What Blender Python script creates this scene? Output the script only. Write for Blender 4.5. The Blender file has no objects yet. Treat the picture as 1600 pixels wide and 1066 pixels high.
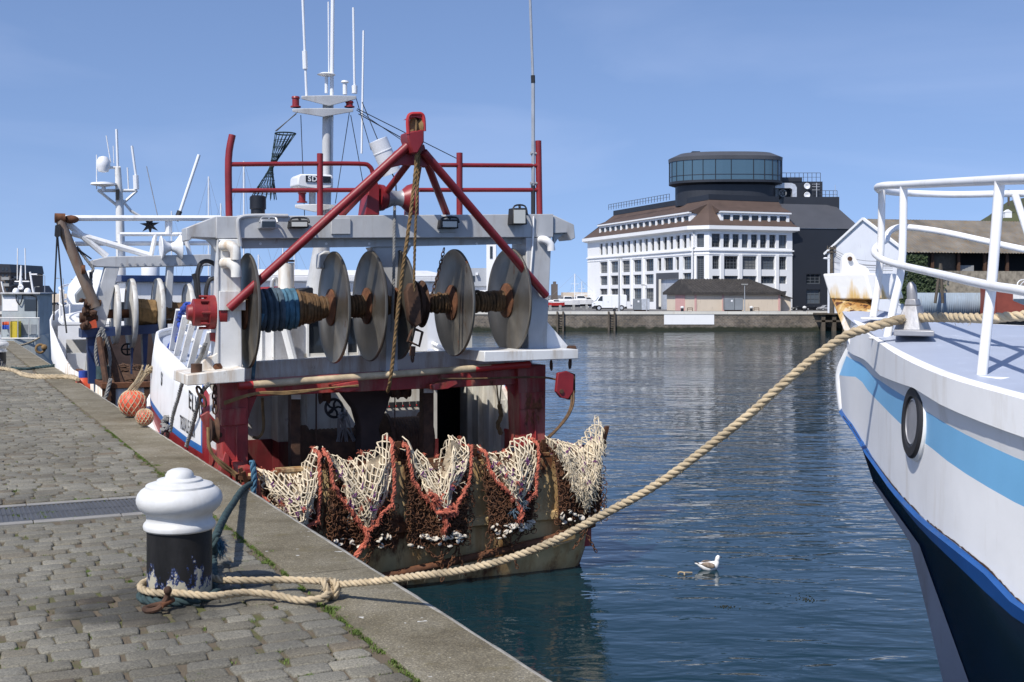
import bpy, bmesh, math, random
from mathutils import Vector, Matrix, noise as mnoise
random.seed(7)
C = bpy.context.scene.collection
SC = bpy.context.scene
R = math.radians
# ---------------------------------------------------------------- camera model (metres, eye at x=0,y=0)
F, CX, HY, EYE = 1850.0, 800.0, 459.0, 2.4
WATER = -1.70
def V(*a): return Vector(a)
def at(px, py, D): return Vector(((px-CX)/F*D, D, EYE-(py-HY)/F*D))
def ground(px, py, z=0.0):
    D = (EYE-z)*F/(py-HY); return at(px, py, D)
def lin(r, g, b):
    f = lambda c: (c/12.92 if c <= .04045 else ((c+.055)/1.055)**2.4)
    return (f(r/255), f(g/255), f(b/255), 1)

# ---------------------------------------------------------------- materials
def new_mat(name):
    m = bpy.data.materials.new(name); m.use_nodes = True
    return m, m.node_tree.nodes, m.node_tree.links, m.node_tree.nodes['Principled BSDF']
def nz(n, l, scale, detail=4, coord='Object', stretch=None, rough=.55, dist=0):
    tc = n.new('ShaderNodeTexCoord'); t = n.new('ShaderNodeTexNoise')
    t.inputs['Scale'].default_value = scale; t.inputs['Detail'].default_value = detail; t.inputs['Roughness'].default_value = rough
    t.inputs['Distortion'].default_value = dist
    src = tc.outputs[coord]
    if stretch:
        mp = n.new('ShaderNodeMapping'); mp.inputs['Scale'].default_value = stretch
        l.new(src, mp.inputs['Vector']); src = mp.outputs['Vector']
    l.new(src, t.inputs['Vector']); return t.outputs['Fac']
def ramp(n, l, fac, stops):
    r = n.new('ShaderNodeValToRGB'); e = r.color_ramp.elements
    while len(e) < len(stops): e.new(.5)
    for i, (p, c) in enumerate(stops): e[i].position = p; e[i].color = c
    l.new(fac, r.inputs['Fac']); return r.outputs['Color']
def mixc(n, l, fac, a, b, mode='MIX'):
    m = n.new('ShaderNodeMix'); m.data_type = 'RGBA'; m.blend_type = mode
    for s, x in ((0, fac), (6, a), (7, b)):
        if isinstance(x, (float, int)): m.inputs[s].default_value = x
        elif isinstance(x, tuple): m.inputs[s].default_value = x
        else: l.new(x, m.inputs[s])
    return m.outputs[2]
g = lambda v: (v, v, v, 1)
def bumpn(n, l, p, h, strength, dist=.02):
    b = n.new('ShaderNodeBump'); b.inputs['Strength'].default_value = strength; b.inputs['Distance'].default_value = dist
    l.new(h, b.inputs['Height']); l.new(b.outputs['Normal'], p.inputs['Normal'])
RUST1, RUST2 = (.19, .062, .018, 1), (.055, .018, .008, 1)
MATS = {}
def paint(name, col, rough=.5, metal=0, var=.18, vs=3, bump=.12, bs=40, rust=0, rs=2.5, dirt=0, dirtc=(.13, .10, .07, 1), streak=True, spec=.5):
    """weathered paint / bare material: tone variation, optional dirt streaks and rust"""
    m, n, l, p = new_mat(name); c = tuple(col[:3])+(1,)
    lo = tuple(x*(1-var) for x in c[:3])+(1,); hi = tuple(min(1, x*(1+var*.7)) for x in c[:3])+(1,)
    col_o = ramp(n, l, nz(n, l, vs, 6), [(.3, lo), (.72, hi)])
    if dirt:
        f = nz(n, l, 5, 6, stretch=(1, 1, .16) if streak else None, rough=.65)
        f = ramp(n, l, f, [(.62-dirt*.35, g(0)), (.80-dirt*.2, g(1))])
        f2 = mixc(n, l, 1.0, f, g(min(1, .35+dirt)), 'MULTIPLY')
        col_o = mixc(n, l, f2, col_o, dirtc)
    rr = n.new('ShaderNodeValue'); rr.outputs[0].default_value = rough; ro = rr.outputs[0]
    if rust:
        f = nz(n, l, rs, 9, rough=.7, stretch=(1, 1, .45) if streak else None)
        f = ramp(n, l, f, [(.66-rust*.35, g(0)), (.72-rust*.3, g(1))])
        rc = ramp(n, l, nz(n, l, 14, 6), [(.3, RUST2), (.7, RUST1)])
        col_o = mixc(n, l, f, col_o, rc); ro = mixc(n, l, f, g(rough), g(.85))
    l.new(col_o, p.inputs['Base Color']); l.new(ro, p.inputs['Roughness'])
    p.inputs['Metallic'].default_value = metal; p.inputs['Specular IOR Level'].default_value = spec
    if bump: bumpn(n, l, p, nz(n, l, bs, 5), bump, .01)
    MATS[name] = m; return m
def glassm(name, col, rough=.06):
    m, n, l, p = new_mat(name)
    p.inputs['Base Color'].default_value = col; p.inputs['Roughness'].default_value = rough
    p.inputs['Specular IOR Level'].default_value = .6
    bumpn(n, l, p, nz(n, l, .7, 2), .05, .05); MATS[name] = m; return m

paint('white paint', (.82, .815, .80), .42, var=.06, dirt=.2, dirtc=(.52, .46, .37, 1), bump=.08, bs=18)
paint('bollard white', (.62, .62, .60), .5, var=.09, vs=7, dirt=.24, dirtc=(.5, .47, .42, 1), bump=.35, bs=9)
paint('rusty white', (.78, .78, .76), .45, var=.08, dirt=.25, dirtc=(.42, .26, .10, 1), rust=.12, rs=3)
paint('stained white', (.74, .72, .66), .5, var=.1, dirt=.45, dirtc=(.38, .22, .07, 1), rust=.1, rs=2.5, bump=.2)
paint('gantry grey', (.47, .475, .475), .45, var=.14, dirt=.28, dirtc=(.24, .19, .14, 1), rust=.05, rs=4, bump=.1)
paint('gantry white', (.70, .70, .68), .45, var=.1, dirt=.30, dirtc=(.34, .25, .14, 1), rust=.10, rs=3)
paint('red paint', (.24, .018, .022), .42, var=.25, dirt=.12, rust=.06, rs=4)
paint('worn red', (.30, .030, .028), .5, var=.35, dirt=.42, dirtc=(.30, .17, .12, 1), rust=.26, rs=2.6, bump=.3)
paint('bright red', (.45, .03, .03), .4, var=.15, dirt=.1)
paint('motor red', (.26, .02, .02), .45, var=.3, dirt=.25, dirtc=(.06, .03, .025, 1), rust=.1, rs=5, bump=.2)
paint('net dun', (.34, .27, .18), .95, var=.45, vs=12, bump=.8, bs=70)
paint('boom brown', (.20, .155, .12), .6, var=.3, dirt=.4, dirtc=(.15, .07, .03, 1), rust=.25)
paint('drum white', (.55, .54, .50), .5, var=.2, dirt=.4, dirtc=(.25, .17, .09, 1), rust=.15)
paint('tent red', (.50, .02, .045), .6, var=.08)
paint('rust', (.13, .05, .02), .85, var=.5, vs=9, bump=.5, bs=60)
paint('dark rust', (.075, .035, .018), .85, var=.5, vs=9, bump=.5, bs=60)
paint('chain rust', (.115, .046, .018), .8, var=.55, vs=14, bump=.4, bs=80)
paint('wire rust', (.12, .065, .025), .75, var=.6, vs=10, bump=.4, bs=60)
md = paint('drum steel', (.155, .143, .122), .36, .6, var=.4, vs=1.8, dirt=.42, dirtc=(.14, .11, .075, 1), bump=.05, bs=30, rust=.06)
_p = md.node_tree.nodes['Principled BSDF']; _p.inputs['Anisotropic'].default_value = .85
_t = md.node_tree.nodes.new('ShaderNodeTangent'); _t.direction_type = 'RADIAL'; _t.axis = 'X'; md.node_tree.links.new(_t.outputs[0], _p.inputs['Tangent'])
paint('galvanised', (.42, .43, .44), .45, .4, var=.2, dirt=.15)
paint('black paint', (.012, .012, .014), .4, var=.4, bump=.1, bs=14)
paint('rubber', (.018, .018, .02), .6, var=.3)
paint('shade black', (.006, .006, .007), .9, var=.2)  # near-black paint standing in for the shade inside openings
paint('transom steel', (.55, .40, .20), .5, var=.35, vs=2, dirt=.50, dirtc=(.36, .165, .04, 1), rust=.44, rs=1.6, bump=.25, bs=25)
paint('boot top', (.24, .22, .14), .6, var=.5, vs=3, dirt=.5, dirtc=(.03, .035, .02, 1), rust=.12, bump=.3)
paint('deck dark', (.05, .03, .025), .8, var=.4)
paint('interior red', (.13, .012, .015), .6, var=.3, dirt=.3)
paint('interior white', (.62, .60, .54), .55, var=.15, dirt=.35, dirtc=(.3, .22, .12, 1), rust=.08)
paint('blue stripe', (.03, .15, .42), .4, var=.1)
paint('light blue', (.17, .42, .66), .42, var=.06, bump=.05)
paint('hull blue', (.010, .075, .26), .42, var=.2, dirt=.1, dirtc=(.1, .12, .14, 1))
paint('hull navy', (.006, .016, .035), .16, var=.3, bump=.02)
paint('keel white', (.33, .32, .34), .35, var=.12, dirt=.3, dirtc=(.18, .13, .09, 1))
paint('deck blue', (.37, .41, .50), .5, var=.06, vs=5, dirt=.08, dirtc=(.66, .70, .76, 1), streak=False, bump=.12, bs=50)
paint('cleat steel', (.40, .40, .41), .5, .5, var=.25, dirt=.2, bump=.25, bs=25)
paint('lettering', (.012, .012, .014), .5, var=.2)
paint('trawler blue', (.012, .03, .10), .4, var=.3, rust=.08)
paint('workboat grey', (.36, .40, .41), .5, var=.12, dirt=.2)
paint('crate orange', (.60, .09, .03), .6, var=.2, rust=0)
paint('crate blue', (.02, .07, .40), .6)
paint('drum yellow', (.55, .42, .03), .5)
paint('oilskin yellow', (.62, .70, .03), .6)
paint('facade white', (.80, .80, .79), .7, var=.05, vs=.3, dirt=.06, dirtc=(.55, .54, .5, 1), bump=.05)
paint('roof brown', (.085, .055, .043), .8, var=.22, vs=.5, bump=.3, bs=8, dirt=.12, dirtc=(.12, .095, .02, 1), streak=False)
paint('zinc dark', (.020, .023, .030), .5, var=.12, vs=.4, bump=.05)
paint('zinc roof', (.070, .072, .080), .5, var=.12, vs=.4)
paint('window bar', (.10, .11, .12), .6, var=.1)
paint('metal light', (.55, .57, .60), .4, .3)
paint('kiosk cream', (.62, .53, .42), .8, var=.06, vs=.5, dirt=.1)
paint('kiosk pink', (.58, .34, .31), .8, var=.06)
paint('kiosk roof', (.040, .036, .034), .85, var=.35, vs=1.2, dirt=.25, dirtc=(.14, .12, .09, 1), streak=False)
paint('cabinet grey', (.20, .22, .24), .6, var=.15, vs=1)
paint('tarmac', (.14, .135, .13), .9, var=.2, vs=.2)
paint('coping pale', (.62, .60, .54), .85, var=.18, vs=.3, dirt=.2, dirtc=(.33, .2, .09, 1))
paint('van white', (.82, .83, .84), .3, var=.02, bump=0)
paint('car dark', (.010, .011, .015), .25, var=.2, bump=0)
paint('car silver', (.40, .41, .43), .3, .4, var=.05, bump=0)
paint('car blue', (.03, .06, .16), .3, var=.1, bump=0)
paint('car red', (.30, .02, .02), .3, var=.1, bump=0)
paint('tyre', (.015, .015, .016), .8)
paint('warehouse white', (.72, .74, .78), .7, var=.05, vs=.6, dirt=.12, dirtc=(.5, .5, .5, 1))
paint('asbestos roof', (.165, .15, .128), .95, var=.4, vs=.6, dirt=.36, dirtc=(.24, .135, .03, 1), streak=False, bump=.4, bs=6)
paint('rubble wall', (.33, .285, .215), .95, var=.4, vs=2.5, bump=.7, bs=5, dirt=.2, dirtc=(.07, .055, .04, 1))
paint('fence blue', (.30, .36, .42), .6, var=.15, vs=.8, dirt=.2, dirtc=(.2, .18, .15, 1))
paint('container red', (.24, .055, .035), .6, var=.2, vs=1)
paint('pole wood', (.10, .082, .062), .9, var=.3)
paint('concrete grey', (.28, .28, .27), .85, var=.15, vs=.6)
paint('flat brown', (.12, .10, .088), .8, var=.2, vs=.3)
paint('pale grey wall', (.36, .38, .41), .8, var=.08, vs=.2)
paint('buoy orange', (.62, .085, .035), .5, var=.25, vs=5, dirt=.2, dirtc=(.30, .10, .06, 1), streak=False, bump=.2)
paint('net cream', (.66, .56, .40), .9, var=.35, vs=9, bump=.3, bs=120)
paint('rope cream', (.47, .375, .24), .9, var=.45, vs=4, bump=.5, bs=150, dirt=.28, dirtc=(.26, .19, .11, 1), streak=False)
paint('rope tan', (.22, .135, .055), .9, var=.45, vs=8, bump=.5, bs=150)
paint('rope grey', (.24, .235, .22), .9, var=.3, vs=8, bump=.5, bs=150)
paint('rope green', (.035, .065, .068), .9, var=.5, vs=9, bump=.5, bs=150)
paint('rope teal', (.06, .15, .22), .9, var=.4, vs=9, bump=.5, bs=150)
paint('rope blue', (.075, .115, .15), .9, var=.45, vs=6, bump=.4, bs=150)
paint('rope royal', (.03, .07, .35), .9, var=.3, vs=8, bump=.4, bs=150)
paint('coral twine', (.47, .125, .075), .9, var=.45, vs=12, bump=.6, bs=140)
paint('purple twine', (.16, .04, .16), .9, var=.3)
paint('shell', (.66, .60, .50), .6, var=.3, vs=14, dirt=.3, dirtc=(.24, .14, .06, 1), streak=False)
paint('day shape net', (.012, .03, .03), .9, var=.3)
paint('net brown', (.085, .045, .025), .95, var=.5, vs=12, bump=.9, bs=60)
paint('plastic white', (.74, .75, .76), .4, var=.04, dirt=.1, dirtc=(.5, .46, .4, 1))
paint('gull white', (.78, .77, .74), .8, var=.05)
paint('gull brown', (.26, .20, .15), .85, var=.5, vs=30, bump=.2)
paint('gull black', (.02, .018, .016), .6)
paint('weed', (.020, .022, .010), .8, var=.5)
paint('hill grass', (.060, .068, .028), .95, var=.4, vs=.05, bump=.6, bs=.5, dirt=.3, dirtc=(.12, .11, .075, 1), streak=False)
paint('ivy', (.030, .052, .014), .7, var=.45, vs=2)
paint('moss', (.10, .155, .022), .8, var=.5, vs=9)
paint('grate iron', (.105, .107, .11), .6, .3, var=.2)
paint('stone trim', (.24, .23, .21), .85, var=.2, vs=3, bump=.3)
glassm('dark glass', (.022, .027, .033, 1)); glassm('tower glass', (.06, .115, .16, 1), .04); glassm('port glass', (.10, .11, .125, 1), .25)
glassm('window glass sky', (.10, .12, .14, 1), .1); glassm('window blind', (.17, .17, .16, 1), .4)
glassm('lamp glass', (.55, .55, .5, 1), .1)

def m_rusthull():  # white bow plate with big rust weep
    return paint('weeping white', (.78, .76, .71), .5, var=.08, dirt=.34, dirtc=(.56, .32, .085, 1), rust=.18, rs=3.5, bump=.2)
m_rusthull()
def m_weep(name, z0, z1, thr, edge=None):
    """white paint with an orange weep running down from z1 to z0 and rust at the source"""
    m, n, l, p = new_mat(name); tc = n.new('ShaderNodeTexCoord'); sx = n.new('ShaderNodeSeparateXYZ'); l.new(tc.outputs['Object'], sx.inputs[0])
    z = n.new('ShaderNodeMapRange'); z.inputs[1].default_value = z0; z.inputs[2].default_value = z1; z.inputs[3].default_value = -.25; z.inputs[4].default_value = .22; l.new(sx.outputs['Z'], z.inputs[0])
    a = n.new('ShaderNodeMath'); l.new(nz(n, l, 9, 7, stretch=(1, 1, .18), rough=.62), a.inputs[0]); l.new(z.outputs[0], a.inputs[1])
    b = n.new('ShaderNodeMath'); l.new(nz(n, l, 16, 7, rough=.7), b.inputs[0]); l.new(z.outputs[0], b.inputs[1])
    c = ramp(n, l, a.outputs[0], [(thr, (.76, .75, .72, 1)), (thr+.16, (.62, .42, .16, 1)), (thr+.30, (.42, .20, .05, 1))])
    f = ramp(n, l, b.outputs[0], [(thr+.235, g(0)), (thr+.26, g(1))]); l.new(mixc(n, l, f, c, (.10, .035, .012, 1)), p.inputs['Base Color'])
    p.inputs['Roughness'].default_value = .55; bumpn(n, l, p, nz(n, l, 18, 5), .25, .01); MATS[name] = m
m_weep('stem weep', 3.45, 4.10, .46); m_weep('lug weep', 4.22, 4.48, .52)
def m_under():
    m_weep('platform weep', 4.30, 4.04, .60)
m_under()
def m_post():
    """chipped black over blue and cream, chips gathering near the ground"""
    m, n, l, p = new_mat('chipped black')
    tc = n.new('ShaderNodeTexCoord'); sx = n.new('ShaderNodeSeparateXYZ'); l.new(tc.outputs['Object'], sx.inputs[0])
    z = n.new('ShaderNodeMapRange'); z.inputs[1].default_value = 0; z.inputs[2].default_value = .40; z.inputs[3].default_value = .25; z.inputs[4].default_value = -.02
    l.new(sx.outputs['Z'], z.inputs[0])
    a = n.new('ShaderNodeMath'); l.new(nz(n, l, 9, 9, rough=.72, stretch=(1, 1, .7)), a.inputs[0]); l.new(z.outputs[0], a.inputs[1])
    f = ramp(n, l, a.outputs[0], [(.63, g(0)), (.645, g(1))])
    f2 = ramp(n, l, a.outputs[0], [(.665, g(0)), (.675, g(1))])
    under = mixc(n, l, f2, (.03, .055, .16, 1), (.40, .37, .28, 1))
    base = ramp(n, l, nz(n, l, 5, 6, stretch=(1, 1, .3)), [(.35, (.004, .004, .004, 1)), (.7, (.020, .019, .019, 1))])
    l.new(mixc(n, l, f, base, under), p.inputs['Base Color'])
    l.new(ramp(n, l, f, [(0, g(.5)), (1, g(.85))]), p.inputs['Roughness']); p.inputs['Specular IOR Level'].default_value = .3
    bumpn(n, l, p, a.outputs[0], .35, .02); MATS['chipped black'] = m
m_post()
def m_cobble():
    m, n, l, p = new_mat('cobble granite')
    at_ = n.new('ShaderNodeAttribute'); at_.attribute_name = 'tone'
    base = ramp(n, l, at_.outputs['Fac'], [(0, (.140, .112, .074, 1)), (.3, (.165, .150, .112, 1)), (.7, (.190, .178, .142, 1)), (1, (.245, .225, .175, 1))])
    sp = ramp(n, l, nz(n, l, 75, 5, rough=.75), [(.36, g(.50)), (.5, g(1.0)), (.66, g(1.5))])
    col = mixc(n, l, 1.0, base, sp, 'MULTIPLY')
    big = ramp(n, l, nz(n, l, .9, 5), [(.38, g(.72)), (.6, g(1.08))])
    col = mixc(n, l, 1.0, col, big, 'MULTIPLY')
    # oily stain on the setts round the bollard foot
    ge = n.new('ShaderNodeNewGeometry'); ds = n.new('ShaderNodeVectorMath'); ds.operation = 'DISTANCE'; l.new(ge.outputs['Position'], ds.inputs[0]); ds.inputs[1].default_value = (-2.80, 9.12, 0)
    ad = n.new('ShaderNodeMath'); ad.operation = 'MULTIPLY_ADD'; l.new(nz(n, l, 3.5, 6), ad.inputs[0]); ad.inputs[1].default_value = -.9; l.new(ds.outputs['Value'], ad.inputs[2])
    st = ramp(n, l, ad.outputs[0], [(.0, g(.34)), (.42, g(1))]); col = mixc(n, l, 1.0, col, st, 'MULTIPLY')
    lich = ramp(n, l, nz(n, l, 2.3, 8, rough=.75), [(.60, g(0)), (.70, g(.6))]); col = mixc(n, l, lich, col, (.14, .115, .075, 1))
    l.new(col, p.inputs['Base Color']); p.inputs['Roughness'].default_value = .82
    bumpn(n, l, p, nz(n, l, 32, 7, rough=.7), .7, .022); MATS['cobble granite'] = m
m_cobble()
def m_joint():
    m, n, l, p = new_mat('joint dirt')
    f = ramp(n, l, nz(n, l, 1.6, 7, rough=.7), [(.50, g(0)), (.62, g(1))])
    l.new(mixc(n, l, f, (.125, .098, .064, 1), (.085, .090, .026, 1)), p.inputs['Base Color']); p.inputs['Roughness'].default_value = .95
    bumpn(n, l, p, nz(n, l, 60, 5), .8, .02); MATS['joint dirt'] = m
m_joint()
def m_concrete():
    m, n, l, p = new_mat('coping concrete')
    base = ramp(n, l, nz(n, l, 1.3, 7, rough=.68), [(.28, (.105, .085, .048, 1)), (.5, (.180, .155, .103, 1)), (.75, (.265, .238, .178, 1))])
    sp = ramp(n, l, nz(n, l, 70, 4, rough=.7), [(.36, g(.55)), (.60, g(1.15)), (.68, g(2.3))])
    col = mixc(n, l, 1.0, base, sp, 'MULTIPLY')
    li = ramp(n, l, nz(n, l, 3.1, 7, rough=.7), [(.56, g(0)), (.68, g(1))])
    col = mixc(n, l, mixc(n, l, 1.0, li, g(.55), 'MULTIPLY'), col, (.13, .105, .045, 1))
    dr_ = ramp(n, l, nz(n, l, 8, 2, stretch=(1, 1.6, 1)), [(.735, g(0)), (.75, g(1))]); col = mixc(n, l, dr_, col, (.55, .54, .50, 1))
    l.new(col, p.inputs['Base Color']); p.inputs['Roughness'].default_value = .9
    bumpn(n, l, p, nz(n, l, 55, 6, rough=.7), .55, .015); MATS['coping concrete'] = m
m_concrete()
paint('coping arris', (.40, .375, .32), .9, var=.35, vs=6, dirt=.3, dirtc=(.2, .17, .12, 1), streak=False, bump=.6, bs=60)
def m_quay():
    m, n, l, p = new_mat('quay masonry')
    tc = n.new('ShaderNodeTexCoord'); b = n.new('ShaderNodeTexBrick')
    mp = n.new('ShaderNodeMapping'); mp.inputs['Rotation'].default_value = (R(90), 0, 0); l.new(tc.outputs['Object'], mp.inputs[0]); l.new(mp.outputs[0], b.inputs[0])
    b.inputs['Scale'].default_value = 1.5; b.inputs['Color1'].default_value = (.15, .12, .09, 1); b.inputs['Color2'].default_value = (.085, .072, .062, 1); b.inputs['Mortar'].default_value = (.17, .155, .13, 1)
    b.inputs['Mortar Size'].default_value = .03
    v = ramp(n, l, nz(n, l, .55, 8, rough=.72), [(.3, g(.5)), (.7, g(1.7))])
    col = mixc(n, l, 1.0, b.outputs['Color'], v, 'MULTIPLY')
    sx = n.new('ShaderNodeSeparateXYZ'); l.new(tc.outputs['Object'], sx.inputs[0])
    zz = n.new('ShaderNodeMath'); zz.operation = 'MULTIPLY_ADD'; l.new(nz(n, l, 1.2, 5), zz.inputs[0]); zz.inputs[1].default_value = .9; l.new(sx.outputs['Z'], zz.inputs[2])
    wet = ramp(n, l, zz.outputs[0], [(.75, g(1)), (1.0, g(0))])
    col = mixc(n, l, wet, col, (.018, .022, .010, 1))
    l.new(col, p.inputs['Base Color']); p.inputs['Roughness'].default_value = .85
    bumpn(n, l, p, nz(n, l, 5, 6), .6, .1); MATS['quay masonry'] = m
m_quay()
def m_water():
    m, n, l, p = new_mat('harbour water')
    p.inputs['Base Color'].default_value = (.006, .024, .032, 1); p.inputs['Roughness'].default_value = .03
    p.inputs['IOR'].default_value = 1.333
    tc = n.new('ShaderNodeTexCoord')
    def wave(scale, stretch, detail, rot=0, dist=0):
        mp = n.new('ShaderNodeMapping'); mp.inputs['Scale'].default_value = stretch; mp.inputs['Rotation'].default_value = (0, 0, R(rot))
        l.new(tc.outputs['Object'], mp.inputs[0]); t = n.new('ShaderNodeTexNoise'); t.inputs['Scale'].default_value = scale
        t.inputs['Detail'].default_value = detail; t.inputs['Roughness'].default_value = .5; t.inputs['Distortion'].default_value = dist
        l.new(mp.outputs[0], t.inputs['Vector']); return t.outputs['Fac']
    a = wave(1.5, (.6, 1.25, 1), 2, 8, .4); b = wave(5.0, (.6, 1.2, 1), 2, -10, .3); c = wave(.45, (.6, 1.1, 1), 1, 4)
    # gusts roughen the middle of the basin
    gust = ramp(n, l, wave(.07, (1, 1, 1), 3), [(.36, g(.35)), (.62, g(1.0))])
    s1 = n.new('ShaderNodeMath'); s1.operation = 'MULTIPLY_ADD'; l.new(a, s1.inputs[0]); s1.inputs[1].default_value = 1.0; l.new(c, s1.inputs[2])
    bb = n.new('ShaderNodeMath'); bb.operation = 'MULTIPLY'; l.new(b, bb.inputs[0]); l.new(gust, bb.inputs[1])
    s2 = n.new('ShaderNodeMath'); s2.operation = 'MULTIPLY_ADD'; l.new(bb.outputs[0], s2.inputs[0]); s2.inputs[1].default_value = .34; l.new(s1.outputs[0], s2.inputs[2])
    bumpn(n, l, p, s2.outputs[0], 1.0, .062)
    bn = [x for x in n if x.type == 'BUMP'][0]; calm = ramp(n, l, wave(.16, (.7, 1.5, 1), 4, 12, .8), [(.36, g(.42)), (.60, g(1.0))]); l.new(calm, bn.inputs['Strength']); MATS['harbour water'] = m
m_water()

# ---------------------------------------------------------------- mesh builder
class MB:
    def __init__(s): s.v = []; s.f = []; s.mi = []; s.cur = 0; s.tone = []
    def add(s, vs, fs, mi=None):
        o = len(s.v); s.v += [Vector(x) for x in vs]
        for f in fs: s.f.append([o+i for i in f]); s.mi.append(s.cur if mi is None else mi)
    def bx(s, x0, x1, y0, y1, z0, z1, mi=None):
        s.add([(x0,y0,z0),(x1,y0,z0),(x1,y1,z0),(x0,y1,z0),(x0,y0,z1),(x1,y0,z1),(x1,y1,z1),(x0,y1,z1)],
              [(0,3,2,1),(4,5,6,7),(0,1,5,4),(1,2,6,5),(2,3,7,6),(3,0,4,7)], mi)
    def beam(s, p, q, w, h, up=None, mi=None, w2=None, h2=None):
        p, q = Vector(p), Vector(q); d = (q-p).normalized(); up = Vector(up or (0, 0, 1))
        if abs(d.dot(up)) > .98: up = Vector((0, 1, 0))
        a = d.cross(up).normalized(); b = a.cross(d); w2 = w2 or w; h2 = h2 or h
        vs = [p+a*i*w/2+b*j*h/2 for i, j in ((-1,-1),(1,-1),(1,1),(-1,1))]+[q+a*i*w2/2+b*j*h2/2 for i, j in ((-1,-1),(1,-1),(1,1),(-1,1))]
        s.add(vs, [(0,3,2,1),(4,5,6,7),(0,1,5,4),(1,2,6,5),(2,3,7,6),(3,0,4,7)], mi)
    def tube(s, pts, r, n=8, closed=False, caps=True, mi=None):
        pts = [Vector(p) for p in pts]; N = len(pts); rs = r if isinstance(r, (list, tuple)) else [r]*N
        vs = []; prev = None
        for i, p in enumerate(pts):
            if closed: t = pts[(i+1) % N]-pts[i-1]
            else: t = pts[min(i+1, N-1)]-pts[max(i-1, 0)]
            if t.length < 1e-9: t = Vector((0, 0, 1))
            t.normalize()
            if prev is None:
                u = Vector((0, 0, 1)) if abs(t.z) < .9 else Vector((1, 0, 0)); a = t.cross(u).normalized()
            else:
                a = prev-t*prev.dot(t)
                a = a.normalized() if a.length > 1e-6 else t.orthogonal().normalized()
            b = t.cross(a); prev = a
            for k in range(n):
                an = 2*math.pi*k/n; vs.append(p+(a*math.cos(an)+b*math.sin(an))*rs[i])
        fs = []
        for i in range(N if closed else N-1):
            j = (i+1) % N
            for k in range(n): fs.append((i*n+k, i*n+(k+1) % n, j*n+(k+1) % n, j*n+k))
        if caps and not closed: fs.append(tuple(range(n-1, -1, -1))); fs.append(tuple((N-1)*n+k for k in range(n)))
        s.add(vs, fs, mi)
    def cyl(s, p, q, r, n=16, r2=None, mi=None): s.tube([p, q], [r, r if r2 is None else r2], n, mi=mi)
    def lathe(s, prof, o=(0,0,0), n=24, M=None, mi=None):
        M = M or Matrix.Identity(3); o = Vector(o); vs = []
        for r, z in prof:
            for k in range(n):
                a = 2*math.pi*k/n; vs.append(o+M@Vector((r*math.cos(a), r*math.sin(a), z)))
        fs = [(i*n+k, i*n+(k+1) % n, (i+1)*n+(k+1) % n, (i+1)*n+k) for i in range(len(prof)-1) for k in range(n)]
        if prof[0][0] > 1e-6: fs.append(tuple(range(n-1, -1, -1)))
        if prof[-1][0] > 1e-6: fs.append(tuple((len(prof)-1)*n+k for k in range(n)))
        s.add(vs, fs, mi)
    def prism(s, poly, vec, mi=None):
        poly = [Vector(p) for p in poly]; n = len(poly); vec = Vector(vec)
        s.add(poly+[p+vec for p in poly], [tuple(range(n-1, -1, -1)), tuple(range(n, 2*n))]+[(i, (i+1) % n, n+(i+1) % n, n+i) for i in range(n)], mi)
    def torus(s, c, M, R1, r, n=10, m=5, mi=None, sx=1, sy=1):
        c = Vector(c); pts = [c+M@Vector((R1*sx*math.cos(2*math.pi*k/n), R1*sy*math.sin(2*math.pi*k/n), 0)) for k in range(n)]
        s.tube(pts, r, m, closed=True, mi=mi)
    def grid(s, fn, nu, nv, mi=None):
        vs = [fn(i/nu, j/nv) for j in range(nv+1) for i in range(nu+1)]
        fs = [(j*(nu+1)+i, j*(nu+1)+i+1, (j+1)*(nu+1)+i+1, (j+1)*(nu+1)+i) for j in range(nv) for i in range(nu)]
        s.add(vs, fs, mi)
    def ball(s, c, r, n=12, m=8, M=None, jit=0, mi=None):
        r = Vector(r) if isinstance(r, (tuple, list, Vector)) else Vector((r, r, r)); c = Vector(c); M = M or Matrix.Identity(3)
        vs = [c+M@Vector((0, 0, -r.z))]
        for j in range(1, m):
            ph = -math.pi/2+math.pi*j/m
            for k in range(n):
                th = 2*math.pi*k/n; q = 1+random.uniform(-jit, jit)
                vs.append(c+M@Vector((r.x*math.cos(ph)*math.cos(th)*q, r.y*math.cos(ph)*math.sin(th)*q, r.z*math.sin(ph)*q)))
        vs.append(c+M@Vector((0, 0, r.z))); fs = [(0, 1+(k+1) % n, 1+k) for k in range(n)]
        for j in range(m-2):
            for k in range(n): fs.append((1+j*n+k, 1+j*n+(k+1) % n, 1+(j+1)*n+(k+1) % n, 1+(j+1)*n+k))
        t = len(vs)-1; fs += [(t, 1+(m-2)*n+k, 1+(m-2)*n+(k+1) % n) for k in range(n)]
        s.add(vs, fs, mi)
    def build(s, name, mats, parent=None, bevel=0, ang=38, origin=None, recalc=True, local=False, solid=0):
        """link as one mesh object; world coordinates become local to the parent unless local=True"""
        if parent is not None and not local:
            Mi = world_of(parent).inverted(); vs = [Mi@v for v in s.v]; loc = None
        elif parent is not None: vs = s.v; loc = None
        else:
            if origin is None:
                xs = [v.x for v in s.v]; ys = [v.y for v in s.v]; zs = [v.z for v in s.v]
                origin = Vector(((min(xs)+max(xs))/2, (min(ys)+max(ys))/2, min(zs)))
            loc = Vector(origin); vs = [v-loc for v in s.v]
        me = bpy.data.meshes.new(name); me.from_pydata(vs, [], s.f)
        if not isinstance(mats, (list, tuple)): mats = [mats]
        for m in mats: me.materials.append(MATS[m])
        if len(mats) > 1: me.polygons.foreach_set('material_index', s.mi)
        if recalc:
            bm = bmesh.new(); bm.from_mesh(me); bmesh.ops.recalc_face_normals(bm, faces=bm.faces); bm.to_mesh(me); bm.free()
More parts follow.
